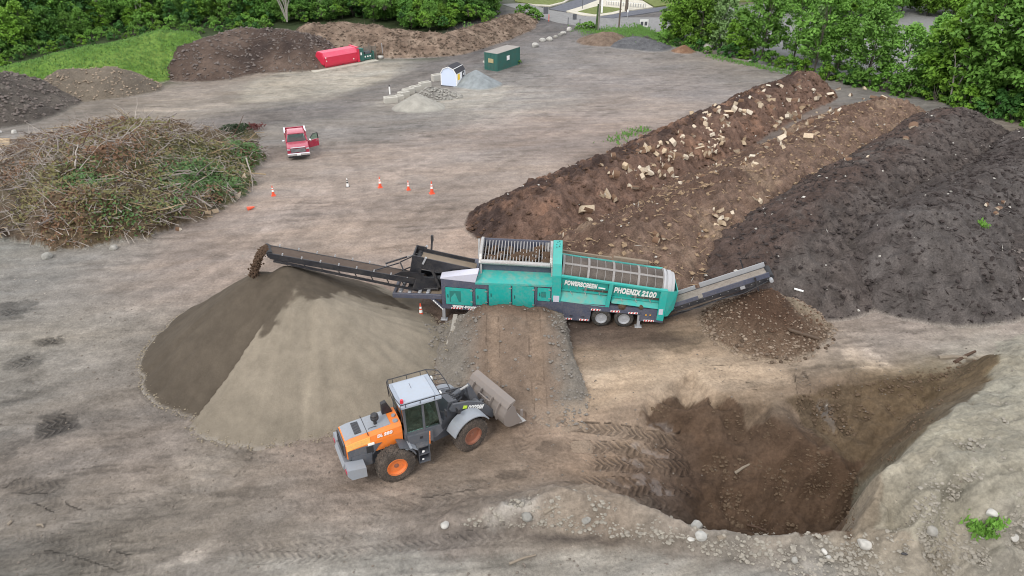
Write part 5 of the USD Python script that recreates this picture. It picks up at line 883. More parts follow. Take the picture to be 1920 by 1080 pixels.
# the row of white boulders beside the entry road
for i, (px, py, w, lb) in enumerate([(1003, 88, 15, 'white boulder nearest the green container in the row beside the entry road'), (1017, 78, 13, 'white boulder second from the green container in the row'), (1030, 76, 14, 'broad white boulder, third from the green container in the row'), (1042, 71, 10, 'small grey boulder in the middle of the white row'), (1050, 67, 9, 'grey mossy boulder between the white ones in the row'), (1056, 64, 12, 'white boulder second from the weeds in the row'), (1067, 58, 14, 'white rounded boulder nearest the weeds in the row'), (1090, 52, 8, 'small pale boulder among the weeds at the row end')]):
    boulder(px, py, w, lb, M_STONE if i in (3, 4) else M_PALE)
for px, py, w, lb in [(1325, 94, 22, 'large white angular boulder at the foot of the tree line'), (1234, 85, 13, 'white boulder right of the black asphalt heap'), (1170, 75, 9, 'pale stone between the brown and black heaps'), (1406, 116, 7, 'small white stone on the yard edge under the trees'), (714, 110, 14, 'white boulder beside the gate of the compactor'), (27, 250, 13, 'white rounded boulder left of the brush pile'), (0, 249, 9, 'white boulder cut by the left photo edge'), (908, 118, 8, 'white tank shaped stone behind the green container corner'),
    (834, 986, 19, 'white rounded boulder at the left end of the gravel ridge'), (987, 972, 25, 'white square boulder leaning on the grey gravel patch'), (1100, 978, 21, 'grey white oval boulder on the middle of the ridge'), (1304, 990, 30, 'white rough boulder on the pit rim above a rounder one'), (1313, 1008, 24, 'white round boulder just below the rough one at the rim'), (1295, 1013, 15, 'small white block beside the round boulder'), (1619, 1023, 30, 'white boulder alone below the right corner of the pit'), (1745, 998, 27, 'grey brown boulder at the foot of the pale bank'), (1838, 1005, 20, 'pale stone right beside the green weed'), (1858, 965, 22, 'pale half buried boulder above the green weed'), (1898, 1010, 22, 'pale stone between the weed and the photo edge'), (1920, 985, 24, 'pale boulder at the right photo edge'), (1490, 1052, 16, 'small grey stone on the track verge below the pit'), (1545, 1036, 14, 'upper stone of a small cluster below the pit'), (1552, 1046, 12, 'lower stone of the small cluster below the pit'),
    (88, 484, 22, 'brown flat stone at the near foot of the brush pile'), (213, 467, 18, 'brown log end shaped stone on the near edge of the brush pile')]:
    boulder(px, py, w, lb, M_STONE if 'brown' in lb or 'grey' in lb else M_PALE)
# loose gravel along the ridge and the foot of the bank: too many to count
def scatter(name, label, cat, mat, pts, sizes, protos, seed, kind='stuff', sink=.3, parent=None, squash=.7):
    r = np.random.default_rng(seed); V, F, n = [], [], 0
    for p, s in zip(pts, sizes):
        v, f = protos[r.integers(len(protos))]; a = r.random() * 6.283; R = rot_z(a)[:3, :3]; V.append((v * s * np.array([1, .8 + .4 * r.random(), squash])) @ R.T + p + np.array([0, 0, s * (.5 - sink)])); F.append(f + n); n += len(v)
    M = (np.vstack(V), np.vstack(F))
    return part(parent, name, M, mat, kind=kind) if parent is not None else one(name, M, mat, label, cat, kind=kind)
PEB = [stone_mesh(20 + i, 0, .7) for i in range(6)]; PEB1 = [stone_mesh(40 + i, 1, .7) for i in range(6)]
def poly_points(polys, n, seed):
    r = np.random.default_rng(seed); out = []
    from shapely.geometry import Point
    P = [Polygon(p) for p in polys]; ar = np.array([p.area for p in P]); pick = r.choice(len(P), n, p=ar / ar.sum())
    for k in pick:
        b = P[k].bounds
        while True:
            q = (r.uniform(b[0], b[2]), r.uniform(b[1], b[3]))
            if P[k].contains(Point(q)): out.append(q); break
    return np.array(out)
pp = poly_points([[(860, 985), (960, 930), (1060, 915), (1200, 950), (1300, 985), (1450, 1000), (1620, 1000), (1760, 985), (1920, 960), (1920, 1080), (1500, 1080), (1250, 1020), (1050, 995)], [(1700, 980), (1920, 960), (1920, 1080), (1750, 1060)], [(1700, 980), (1760, 830), (1900, 700), (1920, 980)], [(1180, 955), (1320, 985), (1320, 1030), (1200, 1000)]], 6500, 3)
q = hit(pp[:, 0], pp[:, 1]); scatter('gravel', 'loose pale gravel strewn over the ridge and foot of the bank', 'gravel', varied('loose_gravel', S(140, 132, 120), S(192, 186, 174), .9, 8.0), q, .02 + .11 * rng.random(len(q)) ** 4, PEB, 4)
pp = np.column_stack([rng.uniform(0, 1920, 4500), rng.uniform(560, 1080, 4500)]); q = hit(pp[:, 0], pp[:, 1]); scatter('pebbles', 'scattered pebbles and clods lying on the yard dirt', 'pebbles', varied('yard_pebbles', S(96, 84, 74), S(178, 170, 160), .9, 8.0), q, .012 + .055 * rng.random(len(q)) ** 4, PEB, 5)
pp = np.column_stack([rng.uniform(0, 1500, 900), rng.uniform(130, 560, 900)]); q = hit(pp[:, 0], pp[:, 1]); scatter('pebbles', 'small pale stones strewn over the far yard', 'pebbles', varied('far_stones', S(120, 110, 100), S(206, 200, 190), .9, 8.0), q, .02 + .07 * rng.random(len(q)) ** 3, PEB, 6)
pp = poly_points([[(1215, 765), (1330, 755), (1450, 790), (1560, 855), (1612, 872), (1600, 1000), (1330, 990), (1320, 900), (1300, 815)], [(1480, 745), (1640, 715), (1846, 668), (1740, 806), (1652, 885), (1560, 850)]], 3800, 8); q = hit(pp[:, 0], pp[:, 1]); scatter('clods', 'dark brown clods and crumbs lying in the dug pit', 'clods', varied('pit_clods', S(52, 42, 34), S(116, 98, 80), .95, 8.0), q, .025 + .09 * rng.random(len(q)) ** 3, PEB, 9)
x_, y_ = rng.uniform(-6, 6, 9000), rng.uniform(24.5, 32.3, 9000); h_ = ramp_h(x_, y_); k_ = np.where((h_ > -.05) & ((np.abs(x_ - .1) > 1.7) | (rng.random(9000) < .15)))[0][:1500]; x_, y_ = x_[k_], y_[k_]; scatter('rubble', 'grey broken stone along both shoulders of the earth ramp', 'rubble', varied('ramp_rubble', S(88, 80, 74), S(168, 162, 154), .95, 8.0), np.stack([x_, y_, top_at(x_, y_)], 1), .02 + .09 * rng.random(len(x_)) ** 3.5, PEB, 14)
x_, y_ = rng.uniform(-20, -2, 40000), rng.uniform(21, 34, 40000); h_ = soil_h(x_, y_); k_ = np.where((h_ > -.12) & (h_ < .18 * rng.random(40000)))[0][:1300]; x_, y_ = x_[k_], y_[k_]; scatter('crumbs', 'crumbs of soil rolled to the foot of the tall soil heap', 'crumbs', varied('soil_crumbs', S(92, 80, 66), S(158, 146, 126), .95, 8.0), np.stack([x_, y_, top_at(x_, y_)], 1), .015 + .05 * rng.random(len(x_)) ** 3, PEB, 10)
# stones of the stony heap: the largest one by one, the rest as one mass
SH = [p for p in [stage.GetPrimAtPath('/World/stone_heap')]][0]
r = np.random.default_rng(11); th = r.uniform(-math.pi, math.pi, 4200); rr = 3.9 * r.random(4200) ** .62; X, Y = 13.9 + rr * np.cos(th) * 1.1, 32.3 + rr * np.sin(th); k = (stony_h(X, Y) > -.12) & (r.random(4200) < .1 + .9 * (rr / 3.4) ** 2); X, Y, rr = X[k], Y[k], rr[k]
P3 = np.stack([X, Y, ground_at(X, Y) + np.maximum(stony_h(X, Y), 0)], 1); sz = (.03 + .085 * r.random(len(X)) ** 2.2) * (.5 + .22 * rr); o = np.argsort(-sz); P3, sz = P3[o], sz[o]
M_RUBBLE = varied('rubble_stone', S(88, 74, 62), S(166, 148, 130), .92, 9.0)
for i in range(140):
    v, f = PEB1[i % 6]; part(SH, 'stone', ((v * sz[i]) @ rot_z(i * 1.7)[:3, :3].T + P3[i] + (0, 0, sz[i] * .2), f), M_RUBBLE, smooth=False)
scatter('rubble', '', '', M_RUBBLE, P3[140:], sz[140:], PEB, 12, parent=SH)
one('broken_board', MB().bar(hit_top(1478, 624)[0] + (0, 0, .2), hit_top(1535, 640)[0] + (0, 0, .15), .22, .07), paint('old_wood', S(96, 78, 62), .9, .4, S(130, 112, 96), sc=4), 'dark rotten board lying on the right flank of the stone heap', 'board')
one('broken_board', MB().bar(hit_top(1488, 547)[0] + (0, 0, .2), hit_top(1505, 552)[0] + (0, 0, .2), .12, .05), P_WHITE, 'white thin board on the dirt right of the conveyor head', 'board')
# rocks of the rock heap
RH = stage.GetPrimAtPath('/World/rock_heap'); f_, b_ = ROCKF; X = r.uniform(b_[0], b_[2], 5000); Y = r.uniform(b_[1], b_[3], 5000); h = f_(X, Y); k = np.where(h > .02)[0][:420]; P3 = np.stack([X[k], Y[k], ground_at(X[k], Y[k]) + h[k]], 1)
for i in range(60): v, f = PEB1[i % 6]; part(RH, 'rock', ((v * (.17 + .12 * r.random())) @ rot_z(i)[:3, :3].T + P3[i], f), M_STONE)
scatter('rubble', '', '', M_STONE, P3[60:], .08 + .14 * r.random(len(P3) - 60), PEB, 13, parent=RH)
# ------------------------------------------------------------------ concrete blocks
def block(px, py, L, W, Hh, ang, label, mat=M_BLOCK, z=0.0, lug=True):
    q = hit(px, py)[0]; b = thing('concrete_block', label, 'concrete block', q + np.array([0, 0, z - .03]), ang)
    part(b, 'block', MB().box((-L / 2, -W / 2, 0), (L / 2, W / 2, Hh), .05), mat); 
    if lug: part(b, 'key', MB().box((-L * .38, -W * .12, Hh), (L * .38, W * .12, Hh + .10), .04), mat)
    return b
block(733, 192, 1.7, .9, .75, 20, 'pale concrete block with a white post, at the end of the stone bays'); block(748, 187, 1.2, .7, .6, 30, 'pale concrete block next to the one with the post')
block(757, 182, 1.5, .7, .75, 35, 'weathered concrete block behind the pale gravel cone'); block(766, 176, 1.6, .7, .75, 35, 'concrete block behind the pale gravel cone, farther from the post'); block(779, 172, 1.6, .7, .8, 35, 'concrete block between the gravel cone and rock heap'); block(797, 165, 1.7, .7, .85, 35, 'concrete block at the back of the rock heap'); block(820, 151, 1.6, .8, .9, 30, 'concrete block against the left side of the white shed')
q = hit(732, 187)[0]; x = thing('marker_post', 'white marker post with a black top standing on a concrete block', 'post', q + np.array([0, 0, .7])); part(x, 'post', MB().cyl((0, 0, 0), (0, 0, .95), .09, n=10), P_WHITE); part(x, 'cap', MB().cyl((0, 0, .95), (0, 0, 1.15), .07, n=10), P_BLACK)
# walls of the earth ramp
M_WALL = paint('stained_concrete', S(172, 166, 156), .9, .8, S(128, 114, 102), sc=1.2, spec=.2)
for k, (x0, y0, x1, y1, h0, h1, lb) in enumerate([(-2.9, 32.3, -2.98, 31.0, .98, .78, 'concrete block at the top of the left ramp wall'), (-3.0, 30.95, -3.15, 30.1, .72, .55, 'lower concrete block of the left ramp wall'), (2.74, 32.3, 2.82, 31.0, .98, .78, 'stained concrete block of the right ramp wall')]):
    x = thing('concrete_block', lb, 'concrete block', (x0, y0, 0)); d = np.array([x1 - x0, y1 - y0, 0]); a, L = unit(d), np.linalg.norm(d)
    part(x, 'block', MB().prism([(0, -.1), (L, -.1), (L, h1), (0, h0)], (0, 0, 0), a, (0, 0, 1), np.cross(a, (0, 0, 1)), .22), M_WALL)
# ------------------------------------------------------------------ sheds and containers
P_BLUEW = paint('pale_blue_siding', (.58, .66, .82), .5, .12, (.5, .5, .5), sc=1.0); P_WTRIM = flat('white_trim', (.80, .80, .80), .5); P_SHING = paint('grey_shingle', (.06, .06, .068), .95, .4, (.11, .11, .115), sc=2.0, spec=.05)
a, b, c = G0(829, 160), G0(856.5, 163.5), G0(877, 154); gx = unit(b - a) * [1, 1, 0]; ang = math.degrees(math.atan2((c - b)[1], (c - b)[0])); WG, LG = np.linalg.norm(b - a), np.linalg.norm(c - b)
# axes: x along the eaves (towards c), y towards a
SHD = thing('shed', 'small pale blue and white shed with a grey gambrel roof and yellow sign', 'shed', (b[0], b[1], ground_at(b[0], b[1])), ang)
WG, LG = 2.35, 2.75; wl = 1.75
gp = [(0, .1), (0, wl), (WG * .17, wl + .58), (WG / 2, wl + .88), (WG * .83, wl + .58), (WG, wl), (WG, .1)]
part(SHD, 'wall', MB().prism(gp, (0, 0, 0), (0, 1, 0), (0, 0, 1), (1, 0, 0), LG), P_BLUEW); part(SHD, 'front_wall', MB().box((.02, -.02, .1), (LG - .02, -.003, wl)), P_WTRIM)
part(SHD, 'base', MB().box((-.03, -.03, -.1), (LG + .03, WG + .03, .099)), P_DGREY)
ro = gp[1:-1]
for i, (p, q) in enumerate(zip(ro[:-1], ro[1:])):
    n = np.array([-(q[1] - p[1]), q[0] - p[0]]); n = n / np.linalg.norm(n) * .05; part(SHD, 'roof_panel', MB().prism([p, q, (q[0] + n[0], q[1] + n[1]), (p[0] + n[0], p[1] + n[1])], (-.06, 0, 0), (0, 1, 0), (0, 0, 1), (1, 0, 0), LG + .12), P_SHING)
for x in (-.075, LG + .035):
    m = MB()
    for p, q in zip(ro[:-1], ro[1:]): m.bar((x, p[0], p[1]), (x, q[0], q[1]), .06, .09)
    part(SHD, 'roof_trim', m, P_WTRIM)
part(SHD, 'roof_batten', MB().bar((-.05, gp[2][0], gp[2][1] + .06), (LG + .05, gp[2][0], gp[2][1] + .04), .07, .05), P_WTRIM)
for x, y in ((-.015, -.015), (-.015, WG - .08), (LG - .09, -.03), (LG - .09, WG - .08)): part(SHD, 'corner_trim', MB().box((x, y, .1), (x + .1, y + .1, wl)), P_WTRIM)
part(SHD, 'sign', MB().box((.35, -.04, .85), (1.0, -.022, 1.65)), flat('yellow_sign', (.85, .55, .02), .5)); dr = part(SHD, 'door', MB().box((1.75, -.05, .12), (2.5, -.022, 1.72)), P_DGREY); part(dr, 'door_window', MB().box((1.9, -.06, 1.1), (2.3, -.051, 1.6)), P_DARK); part(dr, 'door_poster', MB().box((2.0, -.068, 1.2), (2.2, -.061, 1.5)), P_WHITE); part(dr, 'door_panel', MB().box((1.95, -.06, .2), (2.4, -.051, .75)), P_LILAC)
P_CGREEN = paint('dark_green_paint', (.022, .115, .095), .55, .4, (.12, .10, .08), sc=1.0); P_RUST = paint('grey_tarp_roof', (.26, .24, .22), .85, .6, (.34, .3, .26), sc=.8)
def corrug(m, p, q, z0, z1, n, d=.05):
    """corrugated wall from p to q"""
    p, q = np.array(p, float), np.array(q, float); ax = (q - p) / np.linalg.norm(q - p); nn = np.array([ax[1], -ax[0]]); L = np.linalg.norm(q - p); pts = [(0, 0)]
    for i in range(n): s = L / n; pts += [(i * s + .02 * s, 0), (i * s + .25 * s, d), (i * s + .55 * s, d), (i * s + .78 * s, 0)]
    pts += [(L, 0), (L, -.04), (0, -.04)]; return m.prism(pts, (p[0], p[1], z0), (ax[0], ax[1], 0), (nn[0], nn[1], 0), (0, 0, 1), z1 - z0)
a, b, c = G0(912.5, 132.5), G0(932.5, 134.5), G0(970, 121.5); ang = math.degrees(math.atan2((c - b)[1], (c - b)[0])); CL, CW, CHh = 5.9, 2.4, 2.55
GC = thing('shipping_container', 'dark green corrugated shipping container with a brownish grey top', 'shipping container', (b[0], b[1], ground_at(b[0], b[1]) - .02), ang)
part(GC, 'side_wall', corrug(MB(), (.1, .06), (CL - .1, .06), .16, CHh - .12, 20), P_CGREEN); part(GC, 'side_wall', corrug(MB(), (CL - .1, CW - .06), (.1, CW - .06), .16, CHh - .12, 20), P_CGREEN); part(GC, 'end_wall', corrug(MB(), (.06, CW - .1), (.06, .1), .16, CHh - .12, 8), P_CGREEN); part(GC, 'end_wall', MB().box((CL - .12, .1, .16), (CL - .06, CW - .1, CHh - .12)), P_CGREEN)
for x in (0, CL - .14):
    for y in (0, CW - .14): part(GC, 'corner_post', MB().box((x, y, 0), (x + .14, y + .14, CHh), .015), P_CGREEN)
m = MB()
for y in (0, CW - .1): m.box((.14, y, .02), (CL - .14, y + .1, .155)).box((.14, y, CHh - .115), (CL - .14, y + .1, CHh - .005))
for x in (.001, CL - .1): m.box((x, .14, .02), (x + .1, CW - .14, .155)).box((x, .14, CHh - .115), (x + .1, CW - .14, CHh - .005))
part(GC, 'frame', m, P_CGREEN); part(GC, 'roof', MB().box((.02, .02, CHh - .003), (CL - .02, CW - .02, CHh + .03)), P_RUST)
part(GC, 'sign', MB().box((-.03, .7, 1.15), (-.005, 1.65, 1.75)), paint('faded_tan_sign', S(200, 186, 140), .7, .5, S(140, 120, 90), sc=5)); part(GC, 'sign', MB().box((2.4, -.03, 1.2), (3.1, -.01, 1.85)), P_WHITE)
# red compactor container on its pad
P_CRED = paint('glossy_red_paint', (.56, .018, .055), .32, .12, (.5, .1, .12), sc=1.2, coat=.3); P_CREDL = paint('red_lid_paint', (.62, .07, .13), .4, .35, (.6, .25, .3), sc=.8)
b, c = G0(611, 130.5), G0(675, 118.5); ang = math.degrees(math.atan2((c - b)[1], (c - b)[0])); RL = np.linalg.norm((c - b)[:2]) ; RW, RHh = 2.4, 2.3; rz = ground_at(b[0], b[1])
RC_ = thing('waste_container', 'red roll off waste compactor container on a pale concrete pad', 'waste container', (b[0], b[1], rz + .14), ang)
sec = [(.1, .3), (0, .62), (0, 1.55), (.42, 2.18), (RW - .42, 2.18), (RW, 1.55), (RW, .62), (RW - .1, .3)]
part(RC_, 'body', MB().prism(sec, (0, 0, 0), (0, 1, 0), (0, 0, 1), (1, 0, 0), RL), P_CRED); part(RC_, 'roof', MB().quad((-.02, .43, 2.19), (RL, .43, 2.19), (RL, RW - .43, 2.19), (-.02, RW - .43, 2.19), .02).quad((-.02, -.012, 1.56), (RL, -.012, 1.56), (RL, .42, 2.2), (-.02, .42, 2.2), .02), P_CREDL, label='lighter red sloped lid')
part(RC_, 'rear_door', MB().prism([(.14, .5), (.02, .75), (.02, 1.5), (.42, 2.1), (RW - .42, 2.1), (RW - .02, 1.5), (RW - .02, .75), (RW - .14, .5)], (-.16, 0, 0), (0, 1, 0), (0, 0, 1), (1, 0, 0), .155), P_CRED)
for y in (.35, RW - .5): part(RC_, 'skid_rail', MB().box((.15, y, 0), (RL, y + .16, .3), .02), P_CRED)
part(RC_, 'end_frame', MB().box((RL - .35, -.05, .1), (RL + .05, -.013, 2.0)).box((RL - .3, -.05, 2.19), (RL + .05, RW, 2.28)), P_CRED)
for x, z in ((.12, 1.42), (.2, .95), (RL - 1.1, .62)): part(RC_, 'reflector', MB().box((x, -.03, z), (x + .16, -.013, z + .16)), P_WHITE)
one('pad', MB().box((-2.2, -.75, -.05), (RL + 2.9, RW + .3, .12), .02).moved(rot_z(math.radians(ang), (b[0], b[1], rz))), paint('pale_concrete', S(206, 200, 186), .9, .3, S(170, 164, 152), sc=.6, spec=.2), 'pale concrete pad under the red container', 'pad', kind='structure')
CP = thing('compactor', 'dark green compactor power unit with white dials at the right end of the red container', 'compactor', (b[0], b[1], rz + .13), ang)
part(CP, 'hopper', MB().box((RL + .1, .1, .1), (RL + .9, RW - .1, 1.95), .03), P_CGREEN); part(CP, 'ram_bed', MB().box((RL + .9, .35, .1), (RL + 2.6, RW - .35, .95), .03), P_CGREEN); part(CP, 'motor_box', MB().box((RL + 1.2, .3, .95), (RL + 2.2, 1.2, 1.35), .04), P_DGREY); part(CP, 'end_plate', MB().box((RL + 2.6, .1, 0), (RL + 2.75, RW - .1, 1.3), .02), P_CGREEN)
for x in (1.25, 1.7, 2.15): part(CP, 'dial', MB().cyl((RL + x, .34, .6), (RL + x, .30, .6), .13, n=14), P_WHITE)
part(CP, 'notice', MB().box((RL + .3, .08, 1.0), (RL + .55, .095, 1.4)), P_WHITE)
for k, (px, py, lb) in enumerate([(700, 113, 'grey weathered gate panel beside the compactor, left one'), (710, 112, 'grey weathered gate panel beside the compactor, right one')]):
    q = hit(px - 10, py)[0]; g_ = thing('gate_panel', lb, 'gate', q, 10 + 6 * k); P_WOODG = flat(f'grey_wood_{k}', S(132, 122, 112), .9)
    for x in (-.55, .55): part(g_, 'post', MB().box((x - .06, -.06, -.1), (x + .06, .06, 2.3 + .2 * (x < 0))), P_WOODG)
    for i in range(6): part(g_, 'slat', MB().box((-.48 + i * .165, -.02, .3), (-.34 + i * .165, .02, 2.1)), P_WOODG)
q = hit(718, 108)[0]; one('fence_post', MB().cyl(q, q + (0, 0, 2.2), .05), P_GALV, 'thin grey post beside the white boulder near the compactor', 'post')
# ------------------------------------------------------------------ the red pickup
P_CAR = paint('metallic_red_paint', (.36, .022, .055), .25, .06, (.3, .2, .2), sc=1.0, coat=.8, metallic=.25); P_CHROME = flat('chrome', (.75, .75, .77), .15, metallic=.9)
f0, r0 = G0(562.5, 301.5), G0(556, 270); dv = (f0 - r0) * [1, 1, 0]; pang = math.degrees(math.atan2(dv[1], dv[0])); fz = ground_at(f0[0], f0[1])
PU = thing('pickup_truck', 'dark red crew cab pickup truck with its driver door wide open', 'pickup truck', (f0[0] - .3 * unit(dv)[0], f0[1] - .3 * unit(dv)[1], fz), pang)
def xs(x, hw, z0, z1, r=.12): return [(x, -hw, z0), (x, -hw, z1 - r), (x, -hw + r, z1), (x, hw - r, z1), (x, hw, z1 - r), (x, hw, z0)]
part(PU, 'front_body', MB().loft([xs(0.0, .92, .55, 1.12, .1), xs(-.12, .98, .5, 1.2, .1), xs(-.9, 1.0, .5, 1.26, .12), xs(-1.45, 1.0, .5, 1.28, .12)]), P_CAR, smooth=40)
part(PU, 'lower_cab', MB().loft([xs(-1.46, 1.0, .5, 1.28, .08), xs(-2.5, 1.0, .5, 1.28, .08), xs(-3.85, 1.0, .5, 1.3, .08)]), P_CAR, smooth=40)
part(PU, 'roof', MB().loft([xs(-2.05, .74, 1.78, 1.86, .06), xs(-2.4, .78, 1.80, 1.92, .08), xs(-3.3, .78, 1.80, 1.92, .08), xs(-3.62, .74, 1.78, 1.86, .06)]), P_CAR, smooth=40)
part(PU, 'windscreen', MB().quad((-1.42, -.86, 1.27), (-1.42, .86, 1.27), (-2.08, .72, 1.83), (-2.08, -.72, 1.83), .02), M_GLASS)
for s in (-1, 1):
    part(PU, 'side_window', MB().quad((-1.55, s * .93, 1.28), (-3.7, s * .93, 1.28), (-3.5, s * .78, 1.80), (-2.15, s * .78, 1.80), .02), M_GLASS); m = MB()
    for a_, b2 in (((-1.44, s * .93, 1.27), (-2.1, s * .76, 1.82)), ((-2.72, s * .94, 1.27), (-2.74, s * .78, 1.82)), ((-3.8, s * .94, 1.28), (-3.58, s * .76, 1.82))): m.bar(a_, b2, .08, .08)
    part(PU, 'pillar', m, P_CAR)
    part(PU, 'headlight', MB().box((-.2, s * .68, .92), (.015, s * .965, 1.1), .03), P_GALV); part(PU, 'wing_mirror', MB().box((-1.72, s * 1.04, 1.2), (-1.56, s * 1.3, 1.42), .05), P_CHROME) if s < 0 else None
    part(PU, 'bed_side', MB().box((-5.75, s * .88, .55), (-3.9, s * 1.0, 1.34), .04), P_CAR); part(PU, 'bed_rail', MB().box((-5.7, s * .86, 1.341), (-3.92, s * 1.01, 1.37)), P_CHROME)
part(PU, 'seats', MB().box((-2.9, -.7, .9), (-2.3, .7, 1.1), .05).box((-3.0, -.7, 1.05), (-2.85, .7, 1.65), .05).box((-1.75, -.8, 1.1), (-1.5, .8, 1.28), .03), P_DGREY)
part(PU, 'tailgate', MB().box((-5.8, -.87, .6), (-5.68, .87, 1.33), .03), P_CAR); part(PU, 'bed_floor', MB().box((-5.67, -.87, .7), (-3.92, .87, .76)), P_BLACK)
part(PU, 'grille', MB().box((.0, -.66, .72), (.03, .66, 1.08), .01), P_DARK); m = MB()
for z in (.78, .86, .94, 1.02): m.box((.031, -.64, z), (.05, .64, z + .03))
part(PU, 'grille_bar', m, P_GALV); part(PU, 'hood_edge', MB().box((-.1, -.66, 1.13), (.03, .66, 1.19), .03), P_CHROME)
part(PU, 'front_bumper', MB().box((-.1, -1.0, .42), (.12, 1.0, .68), .05), P_CHROME); part(PU, 'air_dam', MB().box((-.08, -.95, .28), (.06, .95, .419), .03), P_BLACK); part(PU, 'number_plate', MB().box((.121, -.17, .47), (.135, .17, .63)), P_WHITE)
part(PU, 'underbody', MB().box((-5.6, -.8, .35), (-.2, .8, .499)), P_BLACK)
for x in (-1.0, -4.75):
    for s in (-1, 1): tyre_parts(PU, np.array([x, s * .86, .40]), (0, s, 0), .40, .27, .25, P_RUBBER, P_CHROME, P_CHROME)
# the open driver's door hangs from the front of the left side
dm = rot_z(math.radians(-66), (-1.5, 1.02, 0)); dd = part(PU, 'door', MB().box((-1.05, -.05, .55), (0, .05, 1.24), .03).moved(dm), P_CAR)
part(dd, 'door_frame', MB().bar((-.05, 0, 1.24), (-.55, 0, 1.78), .05, .05).bar((-.55, 0, 1.78), (-1.0, 0, 1.78), .05, .05).bar((-1.0, 0, 1.78), (-1.03, 0, 1.24), .09, .06).moved(dm), P_BLACK); part(dd, 'window', MB().prism([(-.1, 1.25), (-.56, 1.76), (-.98, 1.76), (-1.0, 1.25)], (0, -.008, 0), (1, 0, 0), (0, 0, 1), (0, 1, 0), .016).moved(dm), M_GLASS)
part(dd, 'wing_mirror', MB().box((-.2, .06, 1.2), (-.06, .3, 1.42), .05).moved(dm), P_CHROME); part(dd, 'handle', MB().box((-.95, .051, 1.08), (-.78, .08, 1.13)).moved(dm), P_CHROME)
# ------------------------------------------------------------------ traffic cones
P_CONE = paint('orange_cone', (.75, .085, .03), .55, .3, (.4, .2, .15), sc=6)
def cone(px, py, h, label, white=False, tilt=None):
    q = hit(px, py)[0]; c = thing('traffic_cone', label, 'traffic cone', q, 20, tilt=tilt); A = P_WHITE if white else P_CONE
    part(c, 'base', MB().box((-.2 * h, -.2 * h, 0), (.2 * h, .2 * h, .05 * h), .012), P_BLACK if white else P_CONE); R = lambda z: h * (.155 - .125 * z)
    for i, (z0, z1) in enumerate([(.05, .42), (.42, .60), (.60, .68), (.68, .80), (.80, 1.0)]): part(c, 'band' if i in (1, 3) else 'body', MB().cyl((0, 0, z0 * h), (0, 0, z1 * h), R(z0), R(z1), 18, cap=True), (P_BLACK if white and i in (1, 3) else P_WHITE if i in (1, 3) else A), smooth=40)
    return c
cone(790, 597, .98, 'orange cone with two white bands by the support leg of the screening machine')
cone(513, 367, .85, 'orange cone beside the brush pile'); cone(652, 350, .75, 'white cone with dark bands standing alone in the yard', True); cone(713, 352, .95, 'tall orange cone right of the white cone'); cone(766, 356, .8, 'shorter orange cone between two taller cones'); cone(810, 363, 1.05, 'tallest orange cone, at the grey damp patch')
q = hit(464, 394)[0]; fc_ = thing('fallen_cone', 'crushed red cone lying flat between the brush pile and stones', 'traffic cone', q + np.array([0, 0, .1]), 30); part(fc_, 'body', MB().cyl((0, 0, 0), (.55, 0, .05), .17, .04, 12), P_CONE)
# ------------------------------------------------------------------ street beyond the yard
def sheet(name, label, pts, mat, z, cat=None, kind='structure', thick=.0):
    P = np.array([G0(*p) for p in pts])[:, :2]; m = trimesh.creation.extrude_polygon(Polygon(P).buffer(0), .3 + z, engine='earcut'); v = np.array(m.vertices); v[:, 2] += -5.0 - .3 + 0; f = np.array(m.faces)
    return one(name, (v, f), mat, label, cat or name.replace('_', ' '), kind=kind)
M_ASPH_L = earth('old_asphalt', fine=2.0, amp=(.85, 1.15), bump=.1, c=S(146, 145, 144)); M_ASPH_D = earth('new_asphalt', fine=2.0, amp=(.85, 1.15), bump=.1, c=S(112, 114, 122)); M_WALK = earth('pale_pavement', fine=2.0, amp=(.92, 1.08), bump=.1, c=S(214, 208, 192)); M_LAWN = earth('mown_lawn', fine=1.2, amp=(.7, 1.25), bump=.4, bdist=.05, c=S(122, 132, 78))
sheet('street', 'pale grey public road crossing behind the yard', [(940, 8), (985, 22), (1010, 33), (1045, 43), (1090, 50), (1150, 56), (1240, 68), (1330, 92), (1420, 118), (1500, 150), (1640, 190), (2050, 290), (2300, 240), (2100, 60), (1900, 20), (1600, 2), (1420, 8), (1300, 20), (1240, 33), (1130, 33), (1062, 24), (1030, 19), (985, 6)], M_ASPH_L, .05)
sheet('drive', 'dark asphalt side street joining the public road', [(1030, 17.5), (1062, 23), (1092, 14), (1122, 0), (1150, -8), (1120, -8), (1075, 2), (1050, 10)], M_ASPH_D, .10); sheet('drive', 'dark asphalt drive right of the grass triangle', [(1120, 33), (1150, 35), (1235, 22), (1262, 12), (1225, 16), (1180, 22)], M_ASPH_D, .12)
sheet('pavement', 'pale kerbed pavement round the small grass triangle', [(1061, 22.5), (1092, 13), (1122, 1), (1165, -3), (1205, 3), (1224, 15), (1180, 21), (1150, 28), (1118, 32), (1090, 30)], M_WALK, .2); sheet('lawn', 'small triangle of lawn inside the pavement', [(1083, 24), (1108, 16.5), (1122, 13), (1160, 17), (1166, 20), (1145, 25), (1115, 29)], M_LAWN, .24)
sheet('lawn', 'lawn at the top edge left of the side street', [(962, -6), (966, 4), (1000, 9.5), (1030, 11), (1055, 5), (1075, -6), (1090, -15), (960, -15)], M_LAWN, .22); sheet('lawn', 'lawn right of the pavement at the top edge', [(1170, -6), (1205, 1), (1228, 14), (1262, 9), (1300, 6), (1420, 4), (1600, -4), (1900, 8), (1900, -16), (1100, -14)], M_LAWN, .22); sheet('kerb', 'pale kerb along the top left lawn', [(985, 6.5), (1003, 11.5), (1032, 13), (1058, 6), (1078, -6), (1075, -6), (1055, 5), (1030, 11), (1000, 9.5)], M_WALK, .2)
